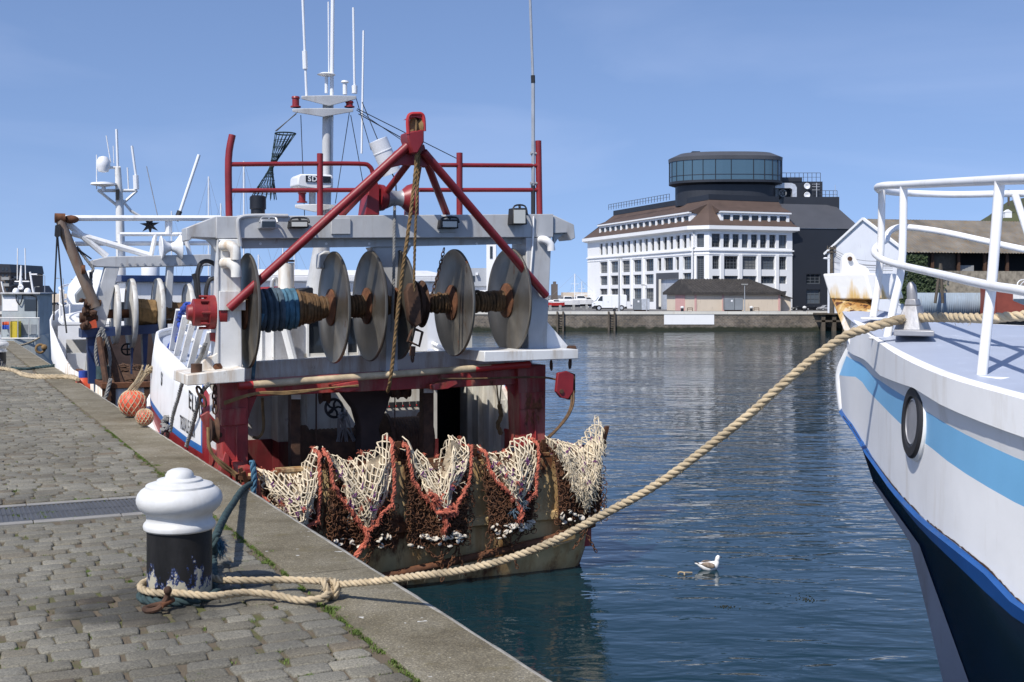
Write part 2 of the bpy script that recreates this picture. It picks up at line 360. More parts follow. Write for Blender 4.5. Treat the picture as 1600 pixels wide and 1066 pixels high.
        me.polygons.foreach_set('use_smooth', [True]*len(me.polygons)); me.set_sharp_from_angle(angle=R(ang))
        if s.tone:
            ca = me.color_attributes.new('tone', 'FLOAT_COLOR', 'POINT')
            ca.data.foreach_set('color', [x for t in s.tone for x in (t, t, t, 1)])
        o = bpy.data.objects.new(name, me); C.objects.link(o)
        if loc is not None: o.location = loc; WM[o] = Matrix.Translation(loc)
        if parent is not None: o.parent = parent; WM[o] = world_of(parent)
        if bevel:
            b = o.modifiers.new('bevel', 'BEVEL'); b.width = bevel; b.segments = 2; b.limit_method = 'ANGLE'; b.angle_limit = R(40)
        if solid:
            b = o.modifiers.new('solid', 'SOLIDIFY'); b.thickness = solid; b.offset = 0
        return o
WM = {}
def world_of(o): return WM.get(o, Matrix.Identity(4))
def tag(o, label=None, cat=None, group=None, kind=None):
    if label: o['label'] = label
    if cat: o['category'] = cat
    if group: o['group'] = group
    if kind: o['kind'] = kind
    return o
def thing(name, label, cat, loc=(0, 0, 0), rotz=0, group=None, rot=None):
    o = bpy.data.objects.new(name, None); C.objects.link(o); o.empty_display_size = .2
    M = Matrix.Translation(Vector(loc)) @ (rot.to_4x4() if rot else Matrix.Rotation(rotz, 4, 'Z'))
    o.matrix_world = M; o.location = M.to_translation(); o.rotation_euler = M.to_euler(); WM[o] = M
    return tag(o, label, cat, group)
def dup(root, loc, rotz=None, label=None, group=None, scale=None):
    def cp(o, parent):
        c = o.copy(); C.objects.link(c)
        if parent: c.parent = parent
        for ch in o.children: cp(ch, c)
        return c
    c = cp(root, None); c.location = loc
    if rotz is not None: c.rotation_euler = (0, 0, rotz)
    if scale: c.scale = (scale,)*3
    if label: c['label'] = label
    if group: c['group'] = group
    return c
def smooth(pts, k=6, closed=False):
    """Catmull-Rom through the points"""
    P = [Vector(p) for p in pts]; N = len(P); out = []
    for i in range(N if closed else N-1):
        if closed: a, b, c, d = P[i-1], P[i], P[(i+1) % N], P[(i+2) % N]
        else: a, b, c, d = P[max(i-1, 0)], P[i], P[i+1], P[min(i+2, N-1)]
        for j in range(k):
            t = j/k; out.append(.5*((2*b)+(c-a)*t+(2*a-5*b+4*c-d)*t*t+(3*b-a-3*c+d)*t**3))
    if not closed: out.append(P[-1])
    return out
def resample(P, step):
    out = [P[0].copy()]; acc = 0
    for a, b in zip(P, P[1:]):
        L = (b-a).length
        if L < 1e-9: continue
        d = step-acc
        while d <= L: out.append(a+(b-a)*(d/L)); d += step
        acc = L-(d-step)
    if len(out) < 2: out.append(P[-1].copy())
    return out
def laid_rope(mb, pts, r, pitch=None, sides=6, strands=3, wob=0, per=8, mi=None):
    """three strands laid round each other along a path"""
    pitch = pitch or 6.5*r; P = resample([Vector(p) for p in pts], pitch/per); fr = []; prev = None
    for i, p in enumerate(P):
        t = (P[min(i+1, len(P)-1)]-P[max(i-1, 0)])
        t = t.normalized() if t.length > 1e-9 else Vector((1, 0, 0))
        if prev is None: a = t.orthogonal().normalized()
        else:
            a = prev-t*prev.dot(t); a = a.normalized() if a.length > 1e-6 else t.orthogonal().normalized()
        prev = a; fr.append((p, a, t.cross(a)))
    for k in range(strands):
        ph = 2*math.pi*k/strands; st = []
        for i, (p, a, b) in enumerate(fr):
            an = ph+2*math.pi*i/per; j = Vector((random.uniform(-wob, wob), random.uniform(-wob, wob), random.uniform(-wob, wob)))
            st.append(p+(a*math.cos(an)+b*math.sin(an))*r*.52+j)
        mb.tube(st, [r*.56*(1+random.uniform(-.06, .06)) for _ in st], sides, mi=mi)
def fuzz(mb, pts, n, L, r=.003, mi=None):
    for _ in range(n):
        p = random.choice(pts)+Vector([random.gauss(0, .012) for _ in range(3)])
        d = Vector([random.gauss(0, 1) for _ in range(3)]).normalized()*L*random.uniform(.4, 1)
        mb.tube([p, p+d*.5+Vector((0, 0, .004)), p+d+Vector((0, 0, -L*.25))], [r, r, r*.4], 3, mi=mi)
def chain(mb, pts, R1=.035, r=.008, mi=None, elong=1.5):
    P = resample([Vector(p) for p in pts], R1*elong*1.55)
    for i in range(len(P)-1):
        d = (P[i+1]-P[i]).normalized(); a = d.orthogonal().normalized()
        if i % 2: a = d.cross(a)
        b = d.cross(a); M = Matrix((d, a, b)).transposed()
        mb.torus((P[i]+P[i+1])/2, M, R1, r, 10, 5, mi, sx=elong, sy=.8)
def wall_faces(mb, o, ds, L, z0, z1, ops, depth, mi=None, out=None):
    """wall panel with rectangular holes: front cells plus reveals. ops = (s0,s1,z0,z1); 'out' points outward"""
    o = Vector(o); ds = Vector(ds).normalized(); out = Vector(out) if out else Vector((ds.y, -ds.x, 0)); up = Vector((0, 0, 1))
    ss = sorted({0, L, *[x for q in ops for x in q[:2]]}); zs = sorted({z0, z1, *[x for q in ops for x in q[2:4]]})
    P = lambda a, z, d=0: o+ds*a+up*(z-o.z)-out*d
    for a, b in zip(ss, ss[1:]):
        for c, d in zip(zs, zs[1:]):
            m = ((a+b)/2, (c+d)/2)
            if any(q[0] < m[0] < q[1] and q[2] < m[1] < q[3] for q in ops): continue
            mb.add([P(a, c), P(b, c), P(b, d), P(a, d)], [(0, 1, 2, 3)], mi)
    for a, b, c, d in [q[:4] for q in ops]:
        for e in (((a,c),(b,c)), ((b,c),(b,d)), ((b,d),(a,d)), ((a,d),(a,c))):
            mb.add([P(*e[0]), P(*e[1]), P(*e[1], depth), P(*e[0], depth)], [(0, 1, 2, 3)], mi)

# ---------------------------------------------------------------- camera, world, sun
cam = bpy.data.cameras.new('camera'); co = bpy.data.objects.new('camera', cam); C.objects.link(co)
cam.sensor_width = 36; cam.lens = 36*F/1600; cam.shift_y = (HY-533)/1600; cam.clip_end = 5000; cam.clip_start = .05
co.location = (0, 0, EYE); co.rotation_euler = (R(90), 0, 0); SC.camera = co
SUN_EL, SUN_AZ = R(50), R(212)      # azimuth clockwise from +Y
sd = Vector((math.sin(SUN_AZ)*math.cos(SUN_EL), math.cos(SUN_AZ)*math.cos(SUN_EL), math.sin(SUN_EL)))
su = bpy.data.lights.new('sun', 'SUN'); so = bpy.data.objects.new('sun', su); C.objects.link(so)
su.energy = 4.4; su.angle = R(.53); su.color = (1, .955, .89); so.rotation_euler = sd.to_track_quat('Z', 'Y').to_euler()
so.location = sd*60
w = bpy.data.worlds.new('World'); SC.world = w; w.use_nodes = True; wn, wl = w.node_tree.nodes, w.node_tree.links
sky = wn.new('ShaderNodeTexSky'); sky.sky_type = 'NISHITA'; sky.sun_disc = False; sky.sun_elevation = SUN_EL; sky.sun_rotation = SUN_AZ
sky.air_density = 1.0; sky.dust_density = .3; sky.ozone_density = 2.5; sky.altitude = 0
tc = wn.new('ShaderNodeTexCoord'); sp = wn.new('ShaderNodeSeparateXYZ'); wl.new(tc.outputs['Generated'], sp.inputs[0])
mr = wn.new('ShaderNodeMapRange'); mr.inputs[1].default_value = 0; mr.inputs[2].default_value = 1; mr.inputs[3].default_value = .18; mr.inputs[4].default_value = 1; wl.new(sp.outputs['Z'], mr.inputs[0])
cb = wn.new('ShaderNodeCombineXYZ'); wl.new(sp.outputs['X'], cb.inputs[0]); wl.new(sp.outputs['Y'], cb.inputs[1]); wl.new(mr.outputs[0], cb.inputs[2])
wl.new(cb.outputs[0], sky.inputs['Vector'])
# thin high cirrus
mpw = wn.new('ShaderNodeMapping'); mpw.inputs['Scale'].default_value = (1.2, 1.2, 5); mpw.inputs['Rotation'].default_value = (0, R(14), 0); wl.new(tc.outputs['Generated'], mpw.inputs[0])
cn = wn.new('ShaderNodeTexNoise'); cn.inputs['Scale'].default_value = 2.4; cn.inputs['Detail'].default_value = 6; cn.inputs['Distortion'].default_value = .6; wl.new(mpw.outputs[0], cn.inputs['Vector'])
cr = wn.new('ShaderNodeValToRGB'); cr.color_ramp.elements[0].position = .48; cr.color_ramp.elements[0].color = g(0); cr.color_ramp.elements[1].position = .85; cr.color_ramp.elements[1].color = g(.09); wl.new(cn.outputs['Fac'], cr.inputs[0])
mx = wn.new('ShaderNodeMix'); mx.data_type = 'RGBA'; wl.new(cr.outputs['Color'], mx.inputs[0]); wl.new(sky.outputs[0], mx.inputs[6]); mx.inputs[7].default_value = (9, 9.6, 10.5, 1)
tint = wn.new('ShaderNodeMix'); tint.data_type = 'RGBA'; tint.blend_type = 'MULTIPLY'; tint.inputs[0].default_value = 1; wl.new(mx.outputs[2], tint.inputs[6]); tint.inputs[7].default_value = (1.02, 1.0, 1.10, 1)
bg = wn['Background']; wl.new(tint.outputs[2], bg.inputs['Color']); bg.inputs['Strength'].default_value = .128
SC.view_settings.view_transform = 'Standard'; SC.view_settings.look = 'None'; SC.view_settings.exposure = .18; SC.view_settings.gamma = 1
# ================================================================ QUAY
QD = Vector((-895, 1850, 0)).normalized(); QN = Vector((QD.y, -QD.x, 0))   # along the quay, out over the water
E0 = ground(868, 1065, 0)
def Q(a, b, z=0.0): return E0+QN*a+QD*b+Vector((0, 0, z))
CW = .745
# cobbles, every sett its own rounded block
mb = MB(); rnd = random.Random(3)
b = -6.0; row = 0
while b < 84:
    rd = .200*rnd.uniform(.9, 1.1); far = b > 24
    amin = -(3.9+.055*max(0, b)+1.6) if b > 2 else -6.5
    a = -CW-.012-(rnd.random()*.12)
    while a > amin:
        L = rnd.uniform(.22, .37)
        x1, x0 = a-.006, a-L+.006+(rnd.uniform(.01,.05) if rnd.random() < .5 else 0); y0, y1 = b+.003+rnd.uniform(0, .009), b+rd-.003-rnd.uniform(0, .009)
        if -b*.0 + a < amin: break
        h = rnd.uniform(-.005, .004); tx, ty = rnd.uniform(-.012, .012), rnd.uniform(-.015, .015)
        cx_, cy_ = (x0+x1)/2, (y0+y1)/2; hx, hy = (x1-x0)/2, (y1-y0)/2; o = len(mb.v); c = .24*hy
        ring = [(-hx+c,-hy),(hx-c,-hy),(hx,-hy+c),(hx,hy-c),(hx-c,hy),(-hx+c,hy),(-hx,hy-c),(-hx,-hy+c)]
        ring = [(p+rnd.uniform(-.012,.012), q+rnd.uniform(-.008,.008)) for p, q in ring]
        tone = min(1, max(0, rnd.gauss(.5, .2)))
        for s_, z in ((1, -.035), (1, -.008), (.95, h+.002), (.80, h+.006)):
            for p, q in ring:
                ins = (1-s_)*hy/max(hx, .01)
                mb.v.append(Q(cx_+p*(1-ins), cy_+q*s_, z+p*tx+q*ty)); mb.tone.append(tone)
        mb.v.append(Q(cx_, cy_, h+.007)); mb.tone.append(tone)
        for k in range(3):
            for i in range(8): mb.f.append([o+k*8+i, o+k*8+(i+1) % 8, o+(k+1)*8+(i+1) % 8, o+(k+1)*8+i]); mb.mi.append(0)
        for i in range(8): mb.f.append([o+24+i, o+24+(i+1) % 8, o+32]); mb.mi.append(0)
        a -= L
    b += rd; row += 1
# leave out the setts under the drain
DG = (Vector((0, 0, 0)),)
dr0 = (ground(0, 790, 0)-E0).dot(QD); dr1 = (ground(0, 821, 0)-E0).dot(QD)
drb0, drb1 = dr1, dr0                                   # along QD
keep = []; 
N = 33
nst = len(mb.v)//N; nv, nt, nf = [], [], []
per = 32
for i in range(nst):
    cb_ = (mb.v[i*N+32]-E0).dot(QD)
    if drb0-.10 < cb_ < drb1+.10: continue
    o = len(nv); nv += mb.v[i*N:(i+1)*N]; nt += mb.tone[i*N:(i+1)*N]
    nf += [[x-i*N+o for x in f] for f in mb.f[i*per:(i+1)*per]]
mb.v, mb.tone, mb.f, mb.mi = nv, nt, nf, [0]*len(nf)
tag(mb.build('cobbles', 'cobble granite', ang=60, recalc=True), kind='structure')
mb = MB(); mb.add([Q(-CW, -7, -.014), Q(-60, -7, -.014), Q(-60, 110, -.014), Q(-CW, 110, -.014)], [(0, 1, 2, 3)])
tag(mb.build('paving_bed', 'joint dirt'), kind='structure')
# concrete coping in long cast bays with a worn arris, and the wall below it
mb = MB(); b = -9.0; rnd = random.Random(5)
while b < 100:
    L = 6.2; n = 40
    for i in range(n):
        b0, b1 = b+L*i/n+(.004 if i == 0 else 0), b+L*(i+1)/n-(.004 if i == n-1 else 0)
        def prof(bb):
            j = lambda k: (mnoise.noise(Vector((bb*3.1, k*7.3, 0)))*.010)
            return [(-CW-.003+j(1)*.6, -.05), (-CW+.004+j(1)*.6, .004), (-.06+j(2), .008), (-.022+j(3)*1.3, .002+j(4)*.6), (-.004+j(5)*.8, -.026), (0+j(6)*.3, -.30)]
        p0, p1 = prof(b0), prof(b1); m_ = len(p0)
        mb.add([Q(x, b0, z) for x, z in p0]+[Q(x, b1, z) for x, z in p1], [(k, k+1, m_+k+1, m_+k) for k in range(m_-1)]); mb.mi[-5:] = [0, 0, 1, 1, 0]
    b += L
tag(mb.build('coping', ['coping concrete', 'coping arris'], ang=75), kind='structure')
mb = MB(); mb.add([Q(-.005, -9, -.28), Q(-.005, 110, -.28), Q(-.005, 110, -4), Q(-.005, -9, -4)], [(0, 1, 2, 3)])
mb.add([Q(-60, 110, -.014), Q(0, 110, -.014), Q(0, 110, -4), Q(-60, 110, -4)], [(0, 1, 2, 3)])
qw = tag(mb.build('quay_wall', 'quay masonry', origin=(0, 0, WATER)), kind='structure')
# drain channel: stone edging and ribbed iron grating
dr = thing('drain_grating', 'long grey ribbed iron drain grating set across the cobbles behind the large bollard', 'drain', Q(-3, (drb0+drb1)/2, 0))
e = MB(); gr = MB(); w0, w1 = drb0+.01, drb1-.01; ew = .13
for s0, s1 in ((w0, w0+ew), (w1-ew, w1)):
    e = MB(); a = -CW-.02
    while a > -7:
        e.add([Q(a, s0, -.03), Q(a-.88, s0, -.03), Q(a-.88, s1, -.03), Q(a, s1, -.03), Q(a, s0, .003), Q(a-.88, s0, .003), Q(a-.88, s1, .003), Q(a, s1, .003)], [(4,5,6,7),(0,1,5,4),(1,2,6,5),(2,3,7,6),(3,0,4,7)]); a -= .89
    e.build('stone_edging', 'stone trim', dr, bevel=.006)
a = -CW-.03
g0, g1 = w0+ew+.006, w1-ew-.006
while a > -7:
    gr.add([Q(a, g0, 0), Q(a-.024, g0, 0), Q(a-.024, g1, 0), Q(a, g1, 0), Q(a, g0, -.03), Q(a-.024, g0, -.03), Q(a-.024, g1, -.03), Q(a, g1, -.03)], [(0,1,2,3),(0,1,5,4),(2,3,7,6),(1,2,6,5),(3,0,4,7)]); a -= .05
for s0, s1 in ((g0, g0+.03), (g1-.03, g1), ((g0+g1)/2-.012, (g0+g1)/2+.012)):
    gr.add([Q(-CW-.03, s0, .002), Q(-7, s0, .002), Q(-7, s1, .002), Q(-CW-.03, s1, .002)], [(0, 1, 2, 3)])
gr.add([Q(-CW-.03, g0, -.009), Q(-7, g0, -.009), Q(-7, g1, -.009), Q(-CW-.03, g1, -.009)], [(0, 1, 2, 3)])
gr.build('grating', 'grate iron', dr)
# moss and grass in the joints: thick along the coping and around the bollard
mb = MB(); rnd = random.Random(11)
def tuft(a, b, s, n):
    for _ in range(n):
        r_ = abs(rnd.gauss(0, s)); th = rnd.random()*6.283; p = Q(a+r_*math.cos(th)*.6, b+r_*math.sin(th), -.012)
        h = rnd.uniform(.008, .026)*(1.25 if s > .05 else .85); d = Vector((rnd.gauss(0, 1), rnd.gauss(0, 1), 0)); d = d.normalized()*h*rnd.uniform(.2, .9); wv = Vector((-d.y, d.x, 0)).normalized()*.0035
        mb.add([p-wv, p+wv, p+d*.5+wv*.8+Vector((0, 0, h*.75)), p+d+Vector((0, 0, h))], [(0, 1, 2), (0, 2, 3)])
for px, py, s, n in [(425,862,.05,420),(405,850,.05,300),(372,832,.05,240),(412,880,.05,260),(400,838,.04,160),(520,952,.06,520),(540,965,.05,300),(480,945,.04,180),(505,925,.03,100),(560,985,.05,320),(575,1000,.045,220),(470,920,.035,110),(432,948,.03,80),(415,935,.03,80),(345,875,.03,110),(385,878,.03,80),(205,908,.04,160),(260,740,.07,260),(245,728,.06,200),(228,806,.05,150),(225,880,.05,180),(100,752,.05,60),(80,755,.05,60),(26,767,.06,70),(130,780,.04,50),(190,838,.04,60),(222,830,.04,70),(180,867,.04,70),(110,891,.04,70),(160,890,.05,60),(230,862,.04,60),(480,1055,.05,120),(390,968,.04,60),(600,1015,.04,100),(350,915,.03,60)]:
    p = ground(px, py)-E0; tuft(p.dot(QN), p.dot(QD), s, int(n*.9))
for _ in range(420):
    b = rnd.uniform(-.5, 16); tuft(-CW-.02+rnd.gauss(0, .014), b, .035, rnd.randint(3, 34))
for _ in range(800):
    b = 26*rnd.random()**1.5; a = -CW-rnd.random()*3.4; tuft(a, b, .05 if b < 8 else .035, rnd.randint(6, 40))
tag(mb.build('joint_grass', 'moss', recalc=False), 'short green moss and grass in the joints of the cobbles', 'grass', kind='stuff')

# ================================================================ WATER
mb = MB(); mb.add([V(-500, -60, WATER), V(400, -60, WATER), V(400, 700, WATER), V(-500, 700, WATER)], [(0, 1, 2, 3)])
tag(mb.build('water', 'harbour water'), kind='structure')
mb = MB(); mb.add([V(-500, -60, -7), V(400, -60, -7), V(400, 700, -7), V(-500, 700, -7)], [(0, 1, 2, 3)])
tag(mb.build('harbour_bed', 'deck dark'), kind='structure')

# ================================================================ BOLLARDS
BP = V(-2.628, 9.36, 0)
def bollard(loc, label):
    t = thing('mooring_bollard', label, 'bollard', loc, group='white capped bollards along the quay')
    m = MB(); m.lathe([(.30, -.02), (.30, .012), (.262, .02), (.25, .03), (.25, .3), (.25, .565)], loc, 48); m.build('post', 'chipped black', t)
    m = MB(); m.lathe([(.250, .548), (.262, .543), (.275, .555), (.279, .575), (.272, .596), (.256, .612), (.250, .638), (.258, .665), (.284, .690), (.313, .720), (.330, .758), (.331, .790), (.320, .826), (.296, .856), (.270, .872), (.261, .875), (.259, .892), (.251, .899), (.212, .911), (.184, .917), (.176, .919), (.173, .934), (.164, .940), (.119, .944), (.112, .947), (.111, .957), (.107, .975), (.092, .999), (.066, 1.013), (.034, 1.020), (0, 1.022)], loc, 56); m.build('cap', 'bollard white', t, ang=32)
    return t
bollard(BP, 'large white capped black bollard with chipped paint and ropes round its foot')
bp2 = ground(-6, 577); bp2.x += .05
bollard(bp2, 'distant white capped bollard down the quay holding the pair of pale ropes')

# ================================================================ MOORING ROPES
# cream hawser: eye round the bollard, knot, long span up to the bow on the right
P1 = at(522, 914, 9.30); P2 = at(1392, 503, 7.15)
def span(px, py):
    k = (px-CX)/F; a, d = P1, P2-P1; t = (k*a.y-a.x)/(d.x-k*d.y); D = a.y+d.y*t; return at(px, py, D)
hp = [P1]+[span(x, y) for x, y in [(590,908),(650,900),(710,893),(770,880),(820,864),(870,843),(935,808),(1000,773),(1050,741),(1100,703),(1170,648),(1210,612),(1250,577),(1290,546),(1330,521)]]+[P2]
hp += [at(1423, 497, 7.25), at(1470, 496, 7.0), at(1540, 497, 6.6), at(1640, 491, 6.3), at(1760, 485, 6)]
t = thing('mooring_rope', 'thick cream mooring rope looped on the bollard and rising to the white bow', 'rope', P1)
mb = MB(); S = smooth(hp, 8); laid_rope(mb, S, .0285, pitch=.15, wob=.0018); fuzz(mb, S, 520, .04, .0016); mb.build('span', 'rope cream', t, ang=80)
mb = MB(); loop = []
k0 = math.atan2((P1-BP).y, (P1-BP).x); rr = .295
for i in range(15):
    an = k0-math.pi*.60+(-1)*(i/14)*(math.pi*.80)*1.0
    loop.append(BP+V(rr*math.cos(an), rr*math.sin(an), .10))
pre = [at(516, 921, 9.26), ground(505, 934, .06), ground(470, 938, .045), ground(430, 930, .06), ground(385, 926, .08), ground(330, 931, .10)]
post = [ground(352, 906, .12), ground(400, 907, .11), ground(440, 906, .10), ground(480, 907, .10), at(520, 908, 9.36)]
loop = [BP+V(rr*math.cos(an), rr*math.sin(an), .105) for an in [R(x) for x in (-75, -95, -115, -135, -155, -175, -195, -215, -240, -265, -285)]]
L = smooth(pre+loop+post, 6); laid_rope(mb, L, .029, wob=.0012); fuzz(mb, L, 160, .03, .0016); mb.build('eye_loop', 'rope cream', t, ang=80)
mb = MB(); kc = at(514, 919, 9.27)
for i, (ax, rr_) in enumerate([((1, .2, .1), .062), ((.9, -.2, .3), .058), ((.8, .3, -.3), .055)]):
    d = Vector(ax).normalized(); a_ = d.orthogonal().normalized(); b_ = d.cross(a_); o_ = kc+d*(.034*(i-1.5))
    laid_rope(mb, smooth([o_+a_*rr_*math.cos(x)+b_*rr_*1.25*math.sin(x)+d*.012*x for x in [i_*.7 for i_ in range(10)]], 5), .026, wob=.003)
fuzz(mb, [kc], 160, .07, .002); mb.build('knot', 'rope cream', t, ang=80)
# green hawser: round the foot, over the coping and down to the trawler
t = thing('mooring_rope', 'dark green mooring rope lying under the cream loop and over the coping', 'rope', BP+V(.3, .2, 0))
mb = MB()
lp = [BP+V(.292*math.cos(R(x)), .292*math.sin(R(x)), .036) for x in (10, -20, -50, -80, -110, -140, -170, -200, -230, -260, -290, -318)]
lp += [ground(333, 872, .10), ground(334, 850, .24), ground(340, 832, .30), ground(352, 806, .24), ground(366, 784, .15), ground(378, 766, .06), ground(392, 756, .03)+V(0,0,.0)]
S = smooth(lp, 7); laid_rope(mb, S, .036, wob=.002); fuzz(mb, S, 260, .04, .002); mb.build('span', 'rope green', t, ang=80)
mb = MB(); c_ = ground(338, 850, .20); fuzz(mb, [c_, c_+V(.01,0,.03), c_+V(.02,.03,-.04), c_+V(0,0,-.06)], 420, .11, .0028); mb.build('frayed_end', 'rope teal', t)
# rusty shackle lying against the rope
t = thing('shackle', 'rusty iron shackle and ring lying on the rope at the foot of the bollard', 'shackle', ground(252, 948))
mb = MB(); c_ = ground(246, 947, .05)
mb.tube(smooth([c_+V(-.10, 0, -.02), c_+V(-.06, -.03, -.03), c_+V(.02, -.02, -.01), c_+V(.06, .02, .05), c_+V(.075, .02, .10)], 5), .022, 8)
mb.tube(smooth([c_+V(-.10, 0, -.02), c_+V(-.05, .05, -.01), c_+V(.03, .05, .01), c_+V(.075, .04, .06)], 5), .020, 8)
mb.ball(c_+V(.075, .01, .115), .032, 10, 8); mb.build('ring', 'dark rust', t)
mb = MB(); mb.cyl(c_+V(.04, -.03, .01), c_+V(.10, .07, .03), .02, 10); mb.build('pin', 'rust', t)
# ropes of the far bollard
t = thing('mooring_rope', 'pair of pale mooring ropes lying from the far bollard over the coping', 'rope', bp2)
for o_ in (0, .1):
    mb = MB(); S = smooth([at(-10, 575, 37), ground(18, 578, .05), ground(40, 585+o_*20, .05), ground(75, 588+o_*25, .04), ground(110, 588+o_*20, .05), at(122, 593, 31.6)-V(0, 0, 0)], 8); laid_rope(mb, S, .055, pitch=.45); mb.build('strand', 'rope cream', t)
mb = MB(); S = smooth([ground(17, 575, .08), ground(40, 577, .04), ground(60, 574, .08), at(85, 571, 37)], 8); laid_rope(mb, S, .05, pitch=.4); tag(mb.build('mooring_rope', 'rope green'), 'dark green mooring rope running from the far bollard to the blue hulled trawler', 'rope')
# ================================================================ WHITE BOAT, BOW ON THE RIGHT
NB = V(2.42, 8.75, WATER)
HB = [(0,.05),(.35,.27),(.73,.465),(1.10,.693),(1.735,1.098),(2.289,1.422),(2.685,1.613),(3.19,1.78),(4,1.99),(5,2.15),(7,2.28),(9,2.3),(12,2.3)]
def interp(T, s):
    if s <= T[0][0]: return T[0][1]
    for (a, x), (b, y) in zip(T, T[1:]):
        if s <= b: return x+(y-x)*(s-a)/(b-a)
    return T[-1][1]
def sm(T):
    P = smooth([V(a, b, 0) for a, b in T], 5); return [(p.x, p.y) for p in P]
HBS = sm(HB)
def hb(s): return interp(HBS, s) if s > 0 else max(0, .05+s)
def wb(lat, s, z): v = NB+QN*lat-QD*s; return V(v.x, v.y, z)
def pxs(s, off): p = wb(-(hb(s)+off), s, 0); return CX+F*p.x/p.y, p.y
def lift(px, py, off=0):
    lo, hi = 0.0, 3.9
    for _ in range(40):
        m = (lo+hi)/2
        if pxs(m, off)[0] < px: lo = m
        else: hi = m
    return lo, EYE-(py-HY)/F*pxs(lo, off)[1]
def zcurve(pts, off, z_nose, aft):
    T = [(0, z_nose)]
    for px, py in pts: T.append(lift(px, py, off))
    T += [(T[-1][0]+1.2, T[-1][1]-.10*aft), (T[-1][0]+9, T[-1][1]-.25*aft)]
    return T
Z0 = zcurve([(1344,520),(1365,531),(1403,553),(1451,576),(1502,595),(1600,622)], 0, 2.27, 1)
Z1 = zcurve([(1344,561),(1375,586),(1437,607),(1470,629),(1600,681)], 0, 2.0, 1)
Z2 = zcurve([(1337,566),(1356,586),(1418,622),(1470,657),(1600,721)], -.02, 1.95, 1)
Z3 = zcurve([(1339,589),(1356,612),(1401,657),(1453,698),(1600,793)], -.02, 1.80, 1)
Z4 = zcurve([(1327,662),(1351,702),(1394,759),(1437,805),(1494,850),(1546,892),(1600,949)], -.02, 1.56, .6)
Z5 = zcurve([(1337,682),(1375,740),(1437,821),(1494,876),(1546,927),(1600,975)], -.02, 1.44, .6)
bt = thing('fishing_boat', 'white fishing boat bow with light blue stripe and black rimmed round porthole', 'fishing boat', NB)
SS = [0,.05,.12,.2,.3,.42,.55,.7,.85,1,1.15,1.3,1.5,1.7,1.9,2.1,2.3,2.5,2.7,2.9,3.1,3.3,3.6,4,4.5,5,6,7.5,9,12]
NOSE = {0:.20,1:.20,2:.16,3:.14,4:.10,5:.02,6:.05,7:.05,8:.14,9:.18}
def level(k, s, side):
    b, s_, z = level0(k, s, side)
    if k in NOSE: s_ += NOSE[k]*max(0, 1-s/2.2)**2; 
    return b, s_, z
def level0(k, s, side):
    """point on hull level k; lower levels start further aft and are finer"""
    if k <= 7:
        Z = (Z0, Z0, Z1, Z1, Z2, Z3, Z4, Z4)[k]; off = (.0, .028, .028, .0, -.02, -.02, -.02, .012)[k]
        b = max(.0, hb(s)+off) if s > 0 else .02+max(off, 0); z = interp(Z, s)+(0, .0, 0, -.004, 0, 0, 0, -.012)[k]
        if k == 0: b = max(0, b-.035); z += .012
        return b, s, z
    if k == 8: return max(0, hb(s)-.004), s, interp(Z5, s)
    if k == 9: return max(0, hb(s)-.03), s+.01, interp(Z5, s)-.015
    nose, sc, zz = {10: (.35, .90, 1.06), 11: (.72, .82, .70), 12: (.88, .74, .25), 13: (1.02, .66, -.17), 14: (1.25, .58, -.9), 15: (1.5, .5, -2.2)}[k]
    q = s*(12-nose)/12
    f = interp(Z5, s)-1.44
    return max(0.0, hb(q)-.05)*sc*(1 if k > 10 else 1)*(q/(q+.35+.05*(k-10))), q+nose, zz+f*max(0, (14-k)/5)
def hull_band(k0, k1, name, mat, side, skip=None, **kw):
    mb = MB()
    for i in range(len(SS)-1):
        if skip and skip(SS[i]): continue
        q = []
        for k, s in ((k0, SS[i]), (k0, SS[i+1]), (k1, SS[i+1]), (k1, SS[i])):
            b, s_, z = level(k, s, side); q.append(wb(side*b, s_, z))
        mb.add(q, [(0, 1, 2, 3)])
    return mb
def band_obj(name, mat, pairs, ang=40):
    mb = MB()
    for side in (-1, 1):
        for a, b in pairs:
            m2 = hull_band(a, b, name, mat, side); mb.add(m2.v, m2.f)
    bm_merge(mb); return mb.build(name, mat, bt, ang=ang)
def bm_merge(mb, d=1e-4):
    bm = bmesh.new(); vs = [bm.verts.new(v) for v in mb.v]
    for f, k in zip(mb.f, mb.mi):
        try: bm.faces.new([vs[i] for i in f]).material_index = k
        except ValueError: pass
    bmesh.ops.remove_doubles(bm, verts=bm.verts, dist=d)
    bm.verts.ensure_lookup_table(); bm.verts.index_update()
    mb.v = [v.co.copy() for v in bm.verts]; mb.f = [[v.index for v in f.verts] for f in bm.faces]; mb.mi = [f.material_index for f in bm.faces]; bm.free()
band_obj('rubbing_strake', 'white paint', [(0, 1), (1, 2), (2, 3)])
band_obj('topside', 'white paint', [(3, 4), (5, 6)])
band_obj('painted_stripe', 'light blue', [(4, 5)])
band_obj('knuckle', 'hull blue', [(6, 7), (7, 8), (8, 9)])
band_obj('lower_hull', 'hull navy', [(9, 10), (10, 11), (11, 12), (12, 13), (13, 14), (14, 15)], ang=80)
# flaking paint lip along the knuckle
mb = MB(); rnd = random.Random(2)
for i in range(170):
    s = rnd.uniform(.25, 3.6); L = rnd.uniform(.03, .14); h = rnd.uniform(.002, .009)
    q = [wb(-(hb(x)-.017), x, interp(Z4, x)+zz) for x, zz in ((s, .004), (s+L, .004), (s+L*.8, .004+h), (s+L*.3, .004+h*1.3))]
    mb.add(q, [(0, 1, 2, 3)])
mb.build('flaking_paint', 'dark rust', bt)
